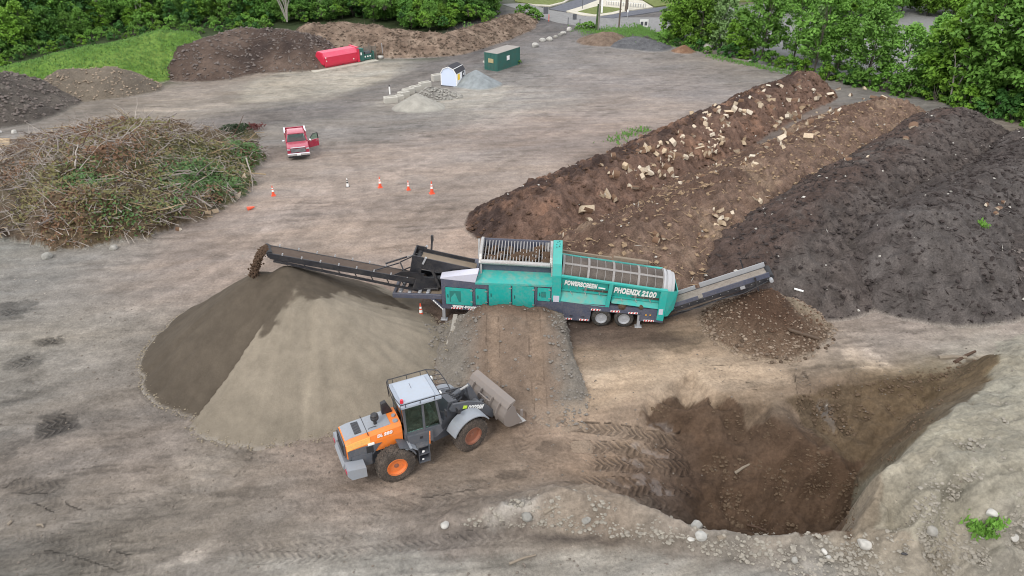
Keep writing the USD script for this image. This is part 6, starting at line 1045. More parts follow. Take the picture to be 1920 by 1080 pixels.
P_POLE = paint('weathered_pole', S(146, 142, 134), .9, .4, S(120, 112, 102), sc=1.0); P_POLED = paint('brown_pole', S(116, 104, 94), .9, .4, S(100, 90, 80), sc=1.0)
for px, py, r_, m_, lb in [(1121, 60, .18, P_POLE, 'grey utility pole rising beside the brown dirt heap'), (1160, 54, .16, P_POLED, 'slim brown pole on the verge right of the utility pole'), (1174, 22, .34, P_POLED, 'thick tree trunk like pole on the pavement by the railing'), (1128, 26, .22, P_WHITE, 'white round column on the grass triangle')]:
    q = G0(px, py); tall = 9 if m_ is not P_WHITE else 3.2; x = thing('utility_pole', lb, 'pole', q - np.array([0, 0, .2])); part(x, 'pole', MB().cyl((0, 0, 0), (.12 if tall > 5 else 0, 0, tall), r_, r_ * .8, 12), m_)
    if r_ == .18: part(x, 'climbing_vine', MB().cyl((-.25, .1, 0), (-.2, .1, 5), .32, .12, 9), paint('vine_green', S(70, 96, 48), .8, .3, S(60, 70, 40), sc=4)); part(x, 'stay_wire', MB().cyl((.5, 0, 0), (.15, 0, 8), .03, n=6), P_GALV)
def sign(px, py, w, h, z0, mat, label, legs=1, cat='sign', board=None):
    q = G0(px, py); x = thing('road_sign', label, cat, q, 8)
    for s in ([0] if legs == 1 else [-w / 2, w / 2]): part(x, 'post', MB().cyl((s, 0, -.1), (s, 0, z0 + (h if legs == 2 else .1)), .06, n=8), P_GALV)
    part(x, 'board', MB().box((-w / 2, -.05, z0), (w / 2, -.065, z0 + h)).box((-w / 2, -.03, z0), (w / 2, .03, z0 + h)), mat); return x
sign(1023, 36, .95, 1.25, 1.0, P_DGREY, 'dark grey board on posts at the end of the brushy bank', 2); sign(1077, 46, .75, 1.0, .9, P_DGREY, 'dark back of a road sign between two thin posts'); s_ = sign(1206, 60, 1.6, 1.3, .9, P_WHITE, 'white notice board on two legs on the verge', 2)
for x in (-.4, .35): part(s_, 'notice', MB().box((x - .25, -.085, 1.15), (x + .25, -.067, 1.8)), P_DGREY)
sign(1176, 36, .3, .5, 1.3, P_WHITE, 'small white sign on a post by the dark drive')
for px, py, lb in [(1065, 46, 'thin bollard left of the dark road sign'), (1087, 49, 'thin bollard right of the dark road sign'), (1029, 40, 'short red brown post by the dark board'), (1092, 18, 'thin lamp post on the pavement tip')]:
    q = G0(px, py); one('bollard', MB().cyl(q, q + (0, 0, 1.3 if 'lamp' not in lb else 2.4), .07, n=8), P_CONE if 'red' in lb else P_DGREY, lb, 'bollard')
q0, q1 = G0(1137, 11), G0(1206, 17); q2 = G0(1140, 5); x = thing('railing', 'white railing of bike hoops on the pavement at the top edge', 'railing', q0, 0); n = 16
for i in range(n): a_ = (q1 - q0) * i / (n - 1); part(x, 'hoop', MB().tube([a_, a_ + (0, 0, 1.0), a_ + (.5, .3, 1.0), a_ + (.5, .3, 0)], .05, 6), P_GALV)
part(x, 'rail', MB().bar((0, 0, 1.0), q1 - q0 + (0, 0, 1.0), .08, .08), P_WHITE)
# ------------------------------------------------------------------ trees
L_MID = leaf('leaf_mid_green', (.11, .245, .045), (.205, .38, .075)); L_LIGHT = leaf('leaf_light_green', (.165, .33, .06), (.30, .48, .11)); L_DARK = leaf('leaf_dark_green', (.065, .17, .04), (.14, .28, .065)); L_PALE = leaf('leaf_pale_green', (.19, .30, .11), (.33, .44, .22)); L_YEL = leaf('leaf_yellow_green', (.17, .32, .04), (.31, .47, .075))
BARK = paint('grey_bark', (.11, .095, .08), .9, .5, (.2, .18, .16), sc=3.0, spec=.1); BARKP = paint('pale_bark', (.30, .28, .25), .9, .5, (.2, .18, .15), sc=2.0, spec=.1)
def cards(C, N, size, r):
    """one folded leaf spray at each point C, facing about N"""
    n = len(C); d = N + r.normal(0, .75, (n, 3)); d /= np.linalg.norm(d, axis=1, keepdims=True); want = N * .55 + [0, 0, .75]; d *= np.where((d * want).sum(1, keepdims=True) < 0, -1, 1); t = np.cross(d, r.normal(0, 1, (n, 3))); t /= np.linalg.norm(t, axis=1, keepdims=True) + 1e-9; b = np.cross(d, t); s = size * (.6 + .8 * r.random((n, 1)))
    global LEAF_N; LEAF_N = np.repeat(N * .55 + [0, 0, .75] + r.normal(0, .22, (n, 3)), 4, 0); LEAF_N /= np.linalg.norm(LEAF_N, axis=1, keepdims=True); V = np.stack([C - t * s, C - b * s * .55 + d * s * .2, C + t * s, C + b * s * .55 + d * s * .2], 1).reshape(-1, 3); i = np.arange(n)[:, None] * 4; return V, np.vstack([i + [0, 1, 2], i + [0, 2, 3]])
def crown_points(h0, h1, rx, n_cl, per, r, droop=0.0, shape=1.0):
    P, N, tips = [], [], []
    for _ in range(n_cl):
        u = r.random(); z = h0 + (h1 - h0) * u; prof = math.sin(math.pi * min(1, (.12 + .88 * u) ** shape)) ** .65; a = r.random() * 6.283; rad = rx * prof * math.sqrt(r.uniform(.12, 1.0)); c = np.array([rad * math.cos(a), rad * math.sin(a), z]); cr = rx * r.uniform(.14, .30)
        q = r.normal(0, 1, (per, 3)); q /= np.linalg.norm(q, axis=1, keepdims=True); q *= (r.random((per, 1)) ** .4); off = q * cr * np.array([1, 1, .65]); off[:, 2] -= droop * cr * np.hypot(off[:, 0], off[:, 1]) / cr
        P.append(c + off); N.append(q * .8 + np.array([0, 0, .5]) + .3 * c / (np.linalg.norm(c) + 1)); tips.append(c)
    return np.vstack(P), np.vstack(N), tips
def make_tree(name, label, h, h0, rx, n_cl, per, ls, leafm, bark, seed, loc, group, r0=.16, stems=1, droop=.0, shape=1.0, nl=14, cat='tree', rot=0, scale=None):
    r = np.random.default_rng(seed); t = thing(name, label, cat, loc, rot, group, scale); P, N, tips = crown_points(h0, h, rx, n_cl, per, r, droop, shape); m = MB()
    for s in range(stems):
        a = r.random() * 6.283; lean = (.05 if stems == 1 else .22) * h * np.array([math.cos(a), math.sin(a), 0]); top = np.array([0, 0, h * .86]) + lean * .8; base = lean * .05 + np.array([0, 0, -.4])
        ts = np.linspace(0, 1, 6); trunk = base + (top - base) * ts[:, None] + r.normal(0, .02 * h * .3, (6, 3)) * ts[:, None]; m.tube(trunk, r0 * (1 - .85 * ts), 7)
        for k in r.choice(len(tips), min(nl, len(tips)), replace=False):
            c = tips[k]; u = np.clip((c[2] * r.uniform(.45, .75)) / (h * .9), .08, .95); st = np.array([np.interp(u, ts, trunk[:, j]) for j in range(3)]); mid = (st + c) / 2 + np.array([0, 0, .12 * np.linalg.norm(c - st)]) * r.uniform(-.3, 1); m.tube([st, mid, c], [r0 * .38 * (1 - u * .6), r0 * .25 * (1 - u * .6), r0 * .06], 5)
    part(t, 'trunk', m, bark); part(t, 'crown', cards(P, N, ls, r), leafm, normals=LEAF_N); return t
def bx(px, py, off=0.0): q = G0(px, py); d = unit(q * [1, 1, 0]); p = q + d * off; p[2] = ground_at(p[0], p[1]); return p
GA, GB = 'broad leaved trees of the wood behind the banks', 'young leafy trees along the right edge of the yard'
KIND = {}
def plant(kind, loc, rot, sc, where):
    L = {'wood': 'in the wood behind the left banks', 'edge': 'in the belt between the dark windrows and the street', 'gap': 'at the street end of the tree belt'}[where]
    spec = {'dense_tree': ('dense mid green broad leaved tree ', 11, 1.2, 4.2, 150, 36, .26, L_MID, BARK, .2, 1, .3, .85), 'dark_tree': ('dark green bushy tree ', 9.5, .4, 3.8, 140, 36, .26, L_DARK, BARK, .18, 1, .2, .8), 'light_tree': ('fresh light green tree ', 11.5, 1.8, 3.8, 125, 36, .24, L_LIGHT, BARK, .16, 1, .5, .9), 'airy_tree': ('tall slender tree with thin crown ', 13, 2.6, 3.4, 110, 32, .23, L_LIGHT, BARK, .15, 1, .3, .8), 'pale_tree': ('pale silvery green tree ', 9.5, 1.0, 3.2, 120, 34, .22, L_PALE, BARKP, .13, 2, .6, .9), 'yellow_tree': ('bright yellow green tree ', 9, 1.2, 3.4, 120, 34, .23, L_YEL, BARK, .13, 1, .3, .9)}[kind]
    lb = spec[0] + L; grp = {'wood': GA, 'edge': GB, 'gap': GB}[where] + ', ' + kind.replace('_', ' ') + 's'; v = int(abs(loc[0] * 13 + loc[1] * 7)) % 2; key = (kind, v)
    if key not in KIND: KIND[key] = make_tree(kind, lb, spec[1], spec[2], spec[3], spec[4], spec[5], spec[6], spec[7], spec[8], 100 + len(KIND), loc, grp, spec[9], spec[10], spec[11], spec[12], rot=rot, scale=sc)
    else: copy_of(KIND[key], loc, rot, sc, lb, grp)
r = np.random.default_rng(21)
EL = [(-260, 150), (-120, 130), (0, 108), (60, 92), (110, 80), (200, 62), (290, 50), (345, 50), (420, 44), (500, 42), (560, 42), (640, 36), (700, 38), (765, 54), (810, 62), (850, 46), (900, 42), (945, 22)]
def along(E, step):
    E = np.array(E, float); W = np.array([bx(*e) for e in E])[:, :2]; d = np.linalg.norm(np.diff(W, axis=0), axis=1); s = np.concatenate([[0], np.cumsum(d)]); n = int(s[-1] / step); return np.stack([np.interp(np.arange(n) * step, s, W[:, k]) for k in (0, 1)], 1)
for row, (step, off) in enumerate([(3.0, 1.5), (4.2, 4.5), (5.5, 11.5), (6.5, 18), (7.5, 26), (9, 36)]):
    for p in along(EL, step):
        d = unit(np.array([p[0] * .35, p[1], 0]))[:2]; q = p + d * (off + r.uniform(-1.5, 1.5)) + r.uniform(-1.6, 1.6, 2)
        if row and q[0] > -4 - .0 * row and q[1] > 118: continue
        if q[0] > -2: continue
        k = r.choice(['dense_tree', 'dark_tree', 'light_tree', 'yellow_tree', 'pale_tree'], p=[.30, .08, .32, .22, .08] if row < 2 else [.45, .1, .35, .1, 0]); plant(k, (q[0], q[1], float(ground_at(q[0], q[1]))), r.uniform(0, 360), r.uniform(.75, 1.15) * (.52, .72, .9, 1, 1, 1)[row], 'wood')
ER = [(1252, 76), (1290, 92), (1345, 100), (1400, 112), (1470, 128), (1535, 146), (1600, 160), (1680, 174), (1760, 190), (1850, 212), (1930, 236), (2060, 270), (2200, 300)]
for row, (step, off) in enumerate([(3.9, 2.2), (4.6, 6.0), (5.5, 10.5), (7.0, 16), (8, 23)]):
    for i, p in enumerate(along(ER, step)):
        d = unit(np.array([.55, .83])); q = p + d * (off + r.uniform(-1.0, 1.0)) + r.uniform(-1.2, 1.2, 2)
        near_gap = q[1] > 92
        k = r.choice(['airy_tree', 'light_tree', 'pale_tree', 'yellow_tree', 'dense_tree'], p=[.30, .34, .19, .17, .0])
        if near_gap and row > 1: continue
        if near_gap and r.random() < .2: continue
        plant(k, (q[0], q[1], float(ground_at(q[0], q[1]))), r.uniform(0, 360), r.uniform(.9, 1.25) * (.8 if near_gap else 1.05), 'gap' if near_gap else 'edge')
# far trees beyond the street, seen only as a green backdrop
for i in range(60):
    q = G0(1290 + i * 16, (12 + 24 * r.random() if i > 10 else -10)); plant(r.choice(['yellow_tree', 'light_tree']), (q[0], q[1], -5.0), r.uniform(0, 360), r.uniform(.9, 1.2), 'edge')
# shrubs along both edges
SHR = {}
def shrub(loc, sc, where, kind):
    lb = {0: 'dark green shrub', 1: 'light green shrub', 2: 'yellowish green shrub'}[kind] + {'wood': ' at the foot of the wood behind the banks', 'edge': ' at the foot of the tree belt behind the windrows', 'road': ' beside the entry road gate'}[where]; grp = lb + 's'
    if kind not in SHR:
        rr = np.random.default_rng(50 + kind); t = thing('shrub', lb, 'shrub', loc, 0, grp, sc); P, N, tips = crown_points(.1, 2.2, 1.5, 26, 38, rr, .2, .7); m = MB()
        for c in tips[:10]: m.tube([(0, 0, -.2), c * .5 + (0, 0, .1), c], [.04, .03, .01], 4)
        part(t, 'stem', m, BARK); part(t, 'foliage', cards(P, N, .17, rr), [L_DARK, L_LIGHT, L_YEL][kind], normals=LEAF_N); SHR[kind] = t
    else: copy_of(SHR[kind], loc, r.uniform(0, 360), sc, lb, grp)
for off, step in ((-8.5, 3.2), (-6, 3.0), (-3.5, 3.8), (-1.8, 3.4), (0, 3.4), (2.2, 4.2)):
    for p in along(EL, step):
        d = unit(np.array([p[0] * .35, p[1]])); q = p + d * off + r.uniform(-.8, .8, 2)
        if q[0] < (-44 if off < -5 else -3): shrub((q[0], q[1], float(top_at(q[0], q[1])[0]) - .1), r.uniform(.6, 1.35) * (.7 if off < -1 else 1), 'wood', int(r.choice(3, p=[.3, .5, .2])))
for off, step in ((-.3, 1.8), (1.8, 2.4), (4.4, 3.2)):
    for p in along(ER, step):
        q = p + np.array([.55, .83]) * off + r.uniform(-.7, .7, 2); far_ = q[1] > 96
        if far_ and off > 3: continue
        shrub((q[0], q[1], float(ground_at(q[0], q[1])) - .1), r.uniform(.6, 1.3) * (.8 if far_ else 1.1), 'edge', int(r.choice(3, p=[.3, .55, .15])))
for px, py, s in ((975, 28, .9), (988, 32, 1.1), (1000, 34, .9), (1008, 38, .8), (1097, 55, .6), (1105, 56, .7), (1112, 57, .6), (1085, 54, .5), (972, 120, .35), (1250, 84, .9), (1243, 80, 1.0)): q = bx(px, py); shrub((q[0], q[1], q[2] - .05), s, 'road', 1)
# bare grey tree on the bank, pale trunks in the wood
def bare_tree(px, py, h, n, seed, label, spread=.5, mat=None, lean=0):
    q = bx(px, py); q[2] = float(top_at(q[0], q[1])[0]) - .2; rr = np.random.default_rng(seed); t = thing('bare_tree', label, 'tree', q); T_, B_ = MB(), MB()
    for k in range(n):
        a = rr.random() * 6.283; tip = np.array([spread * h * (rr.random() - .5) * 1.4 + lean, spread * h * .4 * (rr.random() - .5), h * rr.uniform(.75, 1)]); pts = np.array([[0, 0, 0], tip * [.22, .22, .35], tip * [.6, .6, .7], tip]) + rr.normal(0, .08, (4, 3)) * np.array([[0], [1], [1], [1]]); T_.tube(pts, [.13, .10, .06, .02], 6)
        for j in range(6):
            u = rr.uniform(.35, .95); s0 = np.array([np.interp(u, [0, .35, .7, 1], pts[:, c]) for c in range(3)]); e = s0 + np.array([rr.normal(0, .7), rr.normal(0, .7), rr.uniform(.4, 1.5)]); B_.tube([s0, (s0 + e) / 2 + rr.normal(0, .08, 3), e], [.035, .025, .008], 4)
    part(t, 'trunk', T_, mat or BARKP); part(t, 'twig', B_, mat or BARKP, kind='stuff')
bare_tree(540, 50, 8.5, 7, 3, 'bare pale grey tree fanning out from the top of the dark bank', .55, lean=-.9)
bare_tree(726, 48, 8, 1, 5, 'straight grey trunk standing on the chip bank before the wood', .1, BARK); bare_tree(196, 58, 8, 2, 6, 'pale double trunk behind the grassy mound', .25); bare_tree(262, 50, 7, 2, 7, 'pale leaning trunk right of the double trunk behind the mound', .4); bare_tree(1780, 196, 8, 2, 8, 'pale bare stemmed tree in front of the right tree belt', .3)
# grass on the mound and verges
def tufts(n, f, bb, seed, size, lo=.3):
    rr = np.random.default_rng(seed); x, y = rr.uniform(bb[0], bb[2], n), rr.uniform(bb[1], bb[3], n); h = f(x, y); k = h > lo; x, y, h = x[k], y[k], h[k]; return np.stack([x, y, ground_at(x, y) + h + size * .3], 1), rr
L_GRASS = leaf('grass_blades', (.11, .23, .045), (.22, .36, .09), .2)
P_, rr = tufts(30000, GRASS_F, GRASS_BB, 31, .3); q0 = G0(118, 76, 4.0); P_ = P_[np.hypot((P_[:, 0] - q0[0]) * .7, P_[:, 1] - q0[1]) > 3.6]
UPN = lambda m, k: np.tile([0, 0, 1.0], (len(m[0]), 1)) + np.random.default_rng(k).normal(0, .25, (len(m[0]), 3))
def tuft_mesh(P, size, rr):
    n = len(P); a = rr.random(n) * 6.283; d = np.stack([np.cos(a), np.sin(a), 0 * a], 1); ln = rr.normal(0, .35, (n, 3)); ln[:, 2] = 1; s = size * (.5 + rr.random((n, 1))); d *= np.where(d[:, :1] < 0, -1, 1); V = np.stack([P - d * s * .5 - [0, 0, .3 * size], P + d * s * .5 - [0, 0, .3 * size], P + ln * s], 1).reshape(-1, 3); return V, np.arange(3 * n).reshape(-1, 3)
m = tuft_mesh(P_, .17, rr); one('grass', m, L_GRASS, 'long green grass covering the mound behind the tan heap', 'grass', kind='stuff', normals=UPN(m, 1))
pts = []
for (a, b, w, n) in [((1095, 56), (1250, 82), 3.0, 2500), ((1175, 62), (1240, 78), 3.5, 1600), ((880, 74), (960, 40), 1.6, 900), ((1330, 105), (1500, 142), 1.2, 700), ((1140, 268), (1215, 240), 1.2, 160)]:
    A_, B_ = G0(*a), G0(*b); u = rr.random((n, 1)); q = A_ + (B_ - A_) * u + rr.normal(0, w * .5, (n, 3)) * [1, 1, 0]; q[:, 2] = top_at(q[:, 0], q[:, 1]) + .08; pts.append(q)
m = tuft_mesh(np.vstack(pts), .2, rr); one('verge_grass', m, L_GRASS, 'strips of green grass on the road verge and the yard edges', 'grass', kind='stuff', normals=UPN(m, 2))
def weed(px, py, s, label):
    q = hit_top(px, py)[0]; t = thing('weed', label, 'weed', q); rr = np.random.default_rng(int(px)); n = 260; P = rr.normal(0, .17 * s, (n, 3)); P[:, 2] = np.abs(P[:, 2]) * .8 + .05 * s; part(t, 'foliage', tuft_mesh(P, .13 * s, rr), L_LIGHT); part(t, 'stem', MB().tube([(0, 0, -.1), (.02, 0, .25 * s), (.05, .02, .5 * s)], [.02, .015, .005], 5), BARK)
weed(1832, 992, 1.0, 'bright green weed among stones at the foot of the pale bank'); weed(1842, 1000, 1.1, 'small green weed just right of the brighter weed'); weed(1840, 424, .8, 'lone green weed on the dark windrow at the right'); weed(1865, 982, .8, 'thin twiggy green weed above the brighter weed')
# ------------------------------------------------------------------ the pile of brush
BPOLY = np.array([G0(a, b)[:2] for a, b in [(-90, 340), (-80, 440), (0, 448), (70, 474), (170, 474), (300, 440), (395, 402), (448, 362), (492, 300), (470, 282), (420, 282), (345, 278), (250, 262), (150, 276), (60, 305)]])
def brush_h(x, y):
    wx, wy = x + 3.6 * fb(x / 3, y / 3, 5, 301, .6), y + 3.6 * fb(x / 3, y / 3, 5, 302, .6); d = sd_poly(wx, wy, BPOLY); return np.where(d > 0, 3.9 * np.clip(d / 7.5, 0, 1) ** .62, d) + 2.4 * fb(x / 3.2, y / 3.2, 5, 303, .6) * sst(0, 2.5, d)
def px_of(P): q = P - EYE; z = q @ FWD; return 960 + FOC * q[:, 0] / z, 540 - FOC * (q @ UPV) / z
BZ = [(240, 255, 70, (148, 118, 66)), (210, 290, 70, (140, 104, 84)), (300, 290, 60, (134, 112, 98)), (380, 330, 55, (78, 98, 62)), (420, 300, 60, (104, 108, 66)), (470, 285, 30, (88, 110, 58)), (130, 430, 110, (132, 106, 80)), (60, 350, 80, (112, 100, 88)), (150, 350, 60, (104, 106, 66)), (220, 400, 70, (116, 104, 78)), (300, 380, 60, (104, 92, 78)), (330, 430, 60, (96, 78, 66)), (20, 420, 60, (98, 90, 82)), (410, 380, 40, (112, 92, 72)), (160, 260, 60, (124, 112, 82))]
_bw = np.array([G0(a, b, 1.6)[:2] for a, b, _, _ in BZ])
def brush_c(x, y, h=None):
    num, den = np.zeros((len(x), 3)), np.full(len(x), 1e-9)
    for (a, b, s, c), q in zip(BZ, _bw): sg = s / 22.; w = np.exp(-((x - q[0] + 2 * fb(x / 1.5, y / 1.5, 3, 311)) ** 2 + (y - q[1] + 2 * fb(x / 1.5, y / 1.5, 3, 312)) ** 2) / (2 * sg * sg)); num += w[:, None] * lin(c) * KA; den += w
    c = num / den[:, None] + (den < 1e-6)[:, None] * np.array(S(110, 98, 86)); return c * np.array([.92, .95, 1.0]) * speck(x, y, .4, 313, .35, 1.35)
bb = (BPOLY[:, 0].min() - 2, BPOLY[:, 1].min() - 2, BPOLY[:, 0].max() + 2, BPOLY[:, 1].max() + 2)
BP = heap('brush_pile', 'large heap of cut branches, dry brush and greenery on the left of the yard', 'brush pile', M_COARSE, bb, .14, brush_h, brush_c, (.6, .5), 14)
f2, bb2 = ridge_fn([(425, 244, 1.0, 1.8), (458, 242, 1.1, 1.6)], 1.2, 15, .5, 1); BC = heap('brush_clump', 'low clump of leafy cut twigs behind the big brush pile', 'brush clump', M_COARSE, bb2, .15, f2, tone(S(92, 100, 66), S(118, 100, 86), sc=1, seed=15), (.5, .4), 15)
def twig(p, d, L, r0, rr, bend=.25, n=4, sides=3):
    t = np.linspace(0, 1, n)[:, None]; side = unit(np.cross(d, rr.normal(size=3))); pts = p + d * L * t + side * L * bend * (rr.random() - .3) * t * t + rr.normal(0, .03 * L, (n, 3)) * t; return pts, r0 * (1 - .75 * t[:, 0])
def brush_pts(n, rr, f, bb, lo=.05):
    x, y = rr.uniform(bb[0], bb[2], n), rr.uniform(bb[1], bb[3], n); h = f(x, y); k = h > lo; return x[k], y[k], ground_at(x[k], y[k]) + h[k]
rr = np.random.default_rng(77)
ST = {'grey': varied('grey_twig', S(120, 110, 104), S(196, 186, 176), .9, 8.0), 'tan': varied('tan_twig', S(150, 128, 98), S(190, 170, 138), .9, 8.0), 'brown': varied('brown_twig', S(76, 60, 52), S(120, 98, 82), .9, 8.0)}
x, y, z = brush_pts(12500, rr, brush_h, bb); sel = rr.choice(3, len(x), p=[.60, .12, .28])
for k, nm in enumerate(ST):
    m = MB()
    for i in np.where(sel == k)[0]:
        a = rr.random() * 6.283 if rr.random() < .6 else rr.normal(2.4, .4); d = unit([math.cos(a), math.sin(a), rr.normal(.08, .3)]); L = rr.uniform(.5, 2.3) * (1.3 if rr.random() < .15 else 1); pts, rad = twig(np.array([x[i], y[i], z[i] + rr.uniform(-.02, .4)]) - d * L * .5, d, L, rr.uniform(.011, .036), rr, .7, 5); m.tube(pts, rad, 3)
    part(BP, 'twigs', m, ST[nm], kind='stuff')
x, y, z = brush_pts(600, rr, brush_h, bb, .3)
for i in range(min(240, len(x))):
    a = rr.random() * 6.283; d = unit([math.cos(a), math.sin(a), rr.normal(.25, .35)]); L = rr.uniform(1.4, 4.4); pts, rad = twig(np.array([x[i], y[i], z[i] + .35]) - d * L * .4, d, L, rr.uniform(.03, .085), rr, .35, 6); part(BP, 'branch', MB().tube(pts, rad, 6), ST[('grey', 'tan', 'grey', 'grey', 'brown')[i % 5]])
def sprays(name, mat, spots, parent, size):
    P, N = [], []
    for px, py, n, s in spots:
        q = hit_top(px, py)[0]; n = int(n * 1.6); o = rr.normal(0, s, (n, 3)) * [1, 1, .3]; xy = q[:2] + o[:, :2]; xy = xy[brush_h(xy[:, 0], xy[:, 1]) > .1] if parent is BP else xy; n = len(xy); zz = top_at(xy[:, 0], xy[:, 1]) + rr.uniform(.1, .55, n); P.append(np.column_stack([xy, zz])); N.append(np.tile([0, -.3, 1.0], (n, 1)))
    part(parent, name, cards(np.vstack(P), np.vstack(N), size, rr), mat, kind='stuff', normals=LEAF_N)
sprays('green_sprays', leaf('cut_greenery', (.11, .20, .07), (.22, .33, .13)), [(360, 330, 500, 1.0), (385, 350, 500, 1.0), (350, 352, 300, .8), (400, 320, 260, .9), (480, 292, 260, .7), (455, 300, 200, .8), (150, 340, 240, .9), (185, 345, 160, .7), (445, 275, 120, .5), (200, 410, 120, .7), (440, 350, 140, .6), (330, 395, 120, .8), (245, 405, 120, .6)], BP, .12)
sprays('olive_sprays', leaf('dry_olive_foliage', (.19, .175, .075), (.33, .29, .14)), [(250, 245, 400, 1.4), (300, 340, 260, 1.0), (430, 300, 300, 1.2), (350, 290, 260, 1.4), (130, 340, 240, 1.0), (230, 370, 260, 1.3), (420, 325, 260, 1.0), (60, 390, 160, 1.0), (160, 400, 260, 1.2), (310, 420, 200, 1.0), (150, 275, 200, 1.2)], BP, .13)
sprays('rust_sprays', leaf('rusty_needles', (.24, .14, .085), (.40, .27, .18)), [(150, 265, 160, 1.2), (185, 290, 320, 1.3), (225, 300, 160, 1.4), (260, 270, 160, 1.4), (130, 440, 260, 1.6), (200, 440, 160, 1.4), (30, 330, 160, .9), (400, 375, 180, .8), (100, 420, 260, 1.2), (470, 300, 80, .5), (340, 440, 100, .8)], BP, .12)
x, y, z = brush_pts(900, rr, f2, bb2); m = MB()
for i in range(min(260, len(x))): a = rr.random() * 6.283; d = unit([math.cos(a), math.sin(a), rr.normal(.3, .3)]); pts, rad = twig(np.array([x[i], y[i], z[i]]), d, rr.uniform(.4, 1.3), .02, rr); m.tube(pts, rad, 3)
part(BC, 'twigs', m, ST['grey'], kind='stuff'); sprays('green_sprays', leaf('clump_leaf', (.035, .06, .025), (.08, .11, .05)), [(428, 246, 260, .8), (445, 242, 200, .7)], BC, .13); sprays('red_sprays', leaf('red_leaf', (.16, .045, .04), (.24, .09, .08)), [(474, 243, 160, .5)], BC, .12)
# ------------------------------------------------------------------ pale split logs on the windrows
LOGPX = """1343 210 16;1350 225 15;1330 222 14;1365 215 16;1375 208 18;1358 235 15;1350 256 12;1362 232 14;1322 235 12;1318 228 11;1346 205 10;1352 262 13;1362 266 12;1340 265 14;1337 277 15;1330 283 13;1320 287 14;1313 283 16;1325 290 14;1341 288 12;1295 296 14;1286 296 12;1354 272 11;1445 190 14;1440 181 10;1475 191 17;1495 163 10;1440 163 12;1420 193 14;1465 164 9;1535 179 11;1556 180 12;1530 186 13;1480 219 16;1490 216 14;1497 221 12;1503 201 13;1450 238 13;1457 229 14;1466 264 19;1470 243 10;1568 217 15;1560 211 12;1520 231 14;1515 259 17;1540 222 11
1202 258 11;1160 277 10;1150 293 13;1128 310 8;1173 313 13;1182 319 16;1206 322 16;1213 318 14;1218 326 14;1215 281 17;1221 283 15;1207 285 12;1262 269 15;1263 289 13;1270 296 17;1245 286 11;1260 331 18;1190 354 16;1155 331 16;1250 316 14;1258 293 12;1100 398 23;1137 367 18;1055 440 14;1230 452 14;1228 442 13;1130 366 12;1350 396 13;1352 410 12;1363 408 16;1372 402 13;1353 421 18;1417 374 14;1425 379 12;1311 441 8;1330 320 12;1345 312 14;1393 312 15;1400 300 10;1440 275 12;1415 310 12;1590 301 12;1712 238 18;1700 262 12;1620 168 12;1637 185 14;1655 188 14;1595 180 9;1410 295 10;1393 270 14;1240 330 10;1290 345 14;1310 335 13;1380 285 14;1340 300 10;1480 255 18;1500 248 14;1297 215 10;1300 240 12;1275 250 10;1380 195 9;1395 215 10;1405 185 8;1170 330 12;1225 310 10;1235 300 12;1255 300 10;1300 255 9;1850 385 9;1872 392 12;1880 380 8;1868 400 9"""
M_LOG = MT('split_wood', {'g': ('geometry', {}), 'oi': ('object_info', {}), 'm': ('mix_color', {'a': S(214, 190, 158), 'b': S(238, 226, 206)}), 'n': ('noise_texture', {'scale': 7.0, 'detail': 4.0}), 'r': ('map_range', {'from_min': .3, 'from_max': .7, 'to_min': .8, 'to_max': 1.1}), 'v': ('vector_math', {'math_type': 'scale'}), 'p': ('principled_bsdf', {'roughness': .8})}, [('oi.random', 'm.fac'), ('g.position', 'n.vector'), ('n.fac', 'r.value'), ('m.result', 'v.vector1'), ('r.result', 'v.scale'), ('v.vector', 'p.base_color')], 'p.BSDF')
M_BARKL = paint('log_bark', S(120, 92, 72), .9, .4, S(160, 130, 104), sc=8)
def log_shape(k):
    rr = np.random.default_rng(400 + k); a0 = rr.uniform(1.3, 3.0); n = 7; th = np.linspace(-a0 / 2, a0 / 2, n); R = .5; arc = [(R * math.cos(t), R * math.sin(t)) for t in th]; L = rr.uniform(.55, .95); inner = (rr.uniform(-.1, .12), rr.uniform(-.1, .1))
    W = MB().prism([inner] + [(x * .96, y * .96) for x, y in arc], (0, 0, 0), (0, 1, 0), (0, 0, 1), (1, 0, 0), L); B = MB().prism(arc + [(x * .965, y * .965) for x, y in arc[::-1]], (.01, 0, 0), (0, 1, 0), (0, 0, 1), (1, 0, 0), L - .02); o = np.array([-L / 2, -.3, 0]); f = lambda m: (m.joined()[0] + o, m.joined()[1]); return f(W), f(B)
PROTO = {}
LL = [tuple(map(float, s.split())) for s in LOGPX.replace('\n', ';').split(';')]; rr = np.random.default_rng(91)
for l in list(LL):
    if l[0] < 1600 and rr.random() < 1.0: LL.append((l[0] + rr.normal(0, 16), l[1] + rr.normal(0, 8), l[2] * rr.uniform(.45, .95)))
for l in list(LL[:70]): LL.append((l[0] + rr.normal(0, 14), l[1] + rr.normal(0, 7), l[2] * rr.uniform(.4, .8)))
LL = LL[:298]
pos = hit_top([l[0] for l in LL], [l[1] for l in LL])
GL = 'pale split logs lying on the brown windrows'
for i, ((px, py, w), q) in enumerate(zip(LL, pos)):
    s = 1.12 * w / px_scale(q); k = i % 7; rot = rr.uniform(0, 360); tl = (rr.uniform(-70, 200), rr.uniform(-25, 25))
    lb = 'pale split log lying loose on the brown windrows'
    if k not in PROTO:
        t = thing('split_log', lb, 'log', q + (0, 0, s * .15), rot, GL, s, tl); w_, b_ = log_shape(k); part(t, 'wood', w_, M_LOG); part(t, 'bark', b_, M_BARKL); PROTO[k] = t
    else: copy_of(PROTO[k], q + (0, 0, s * .15), rot, s, lb, GL, tl)
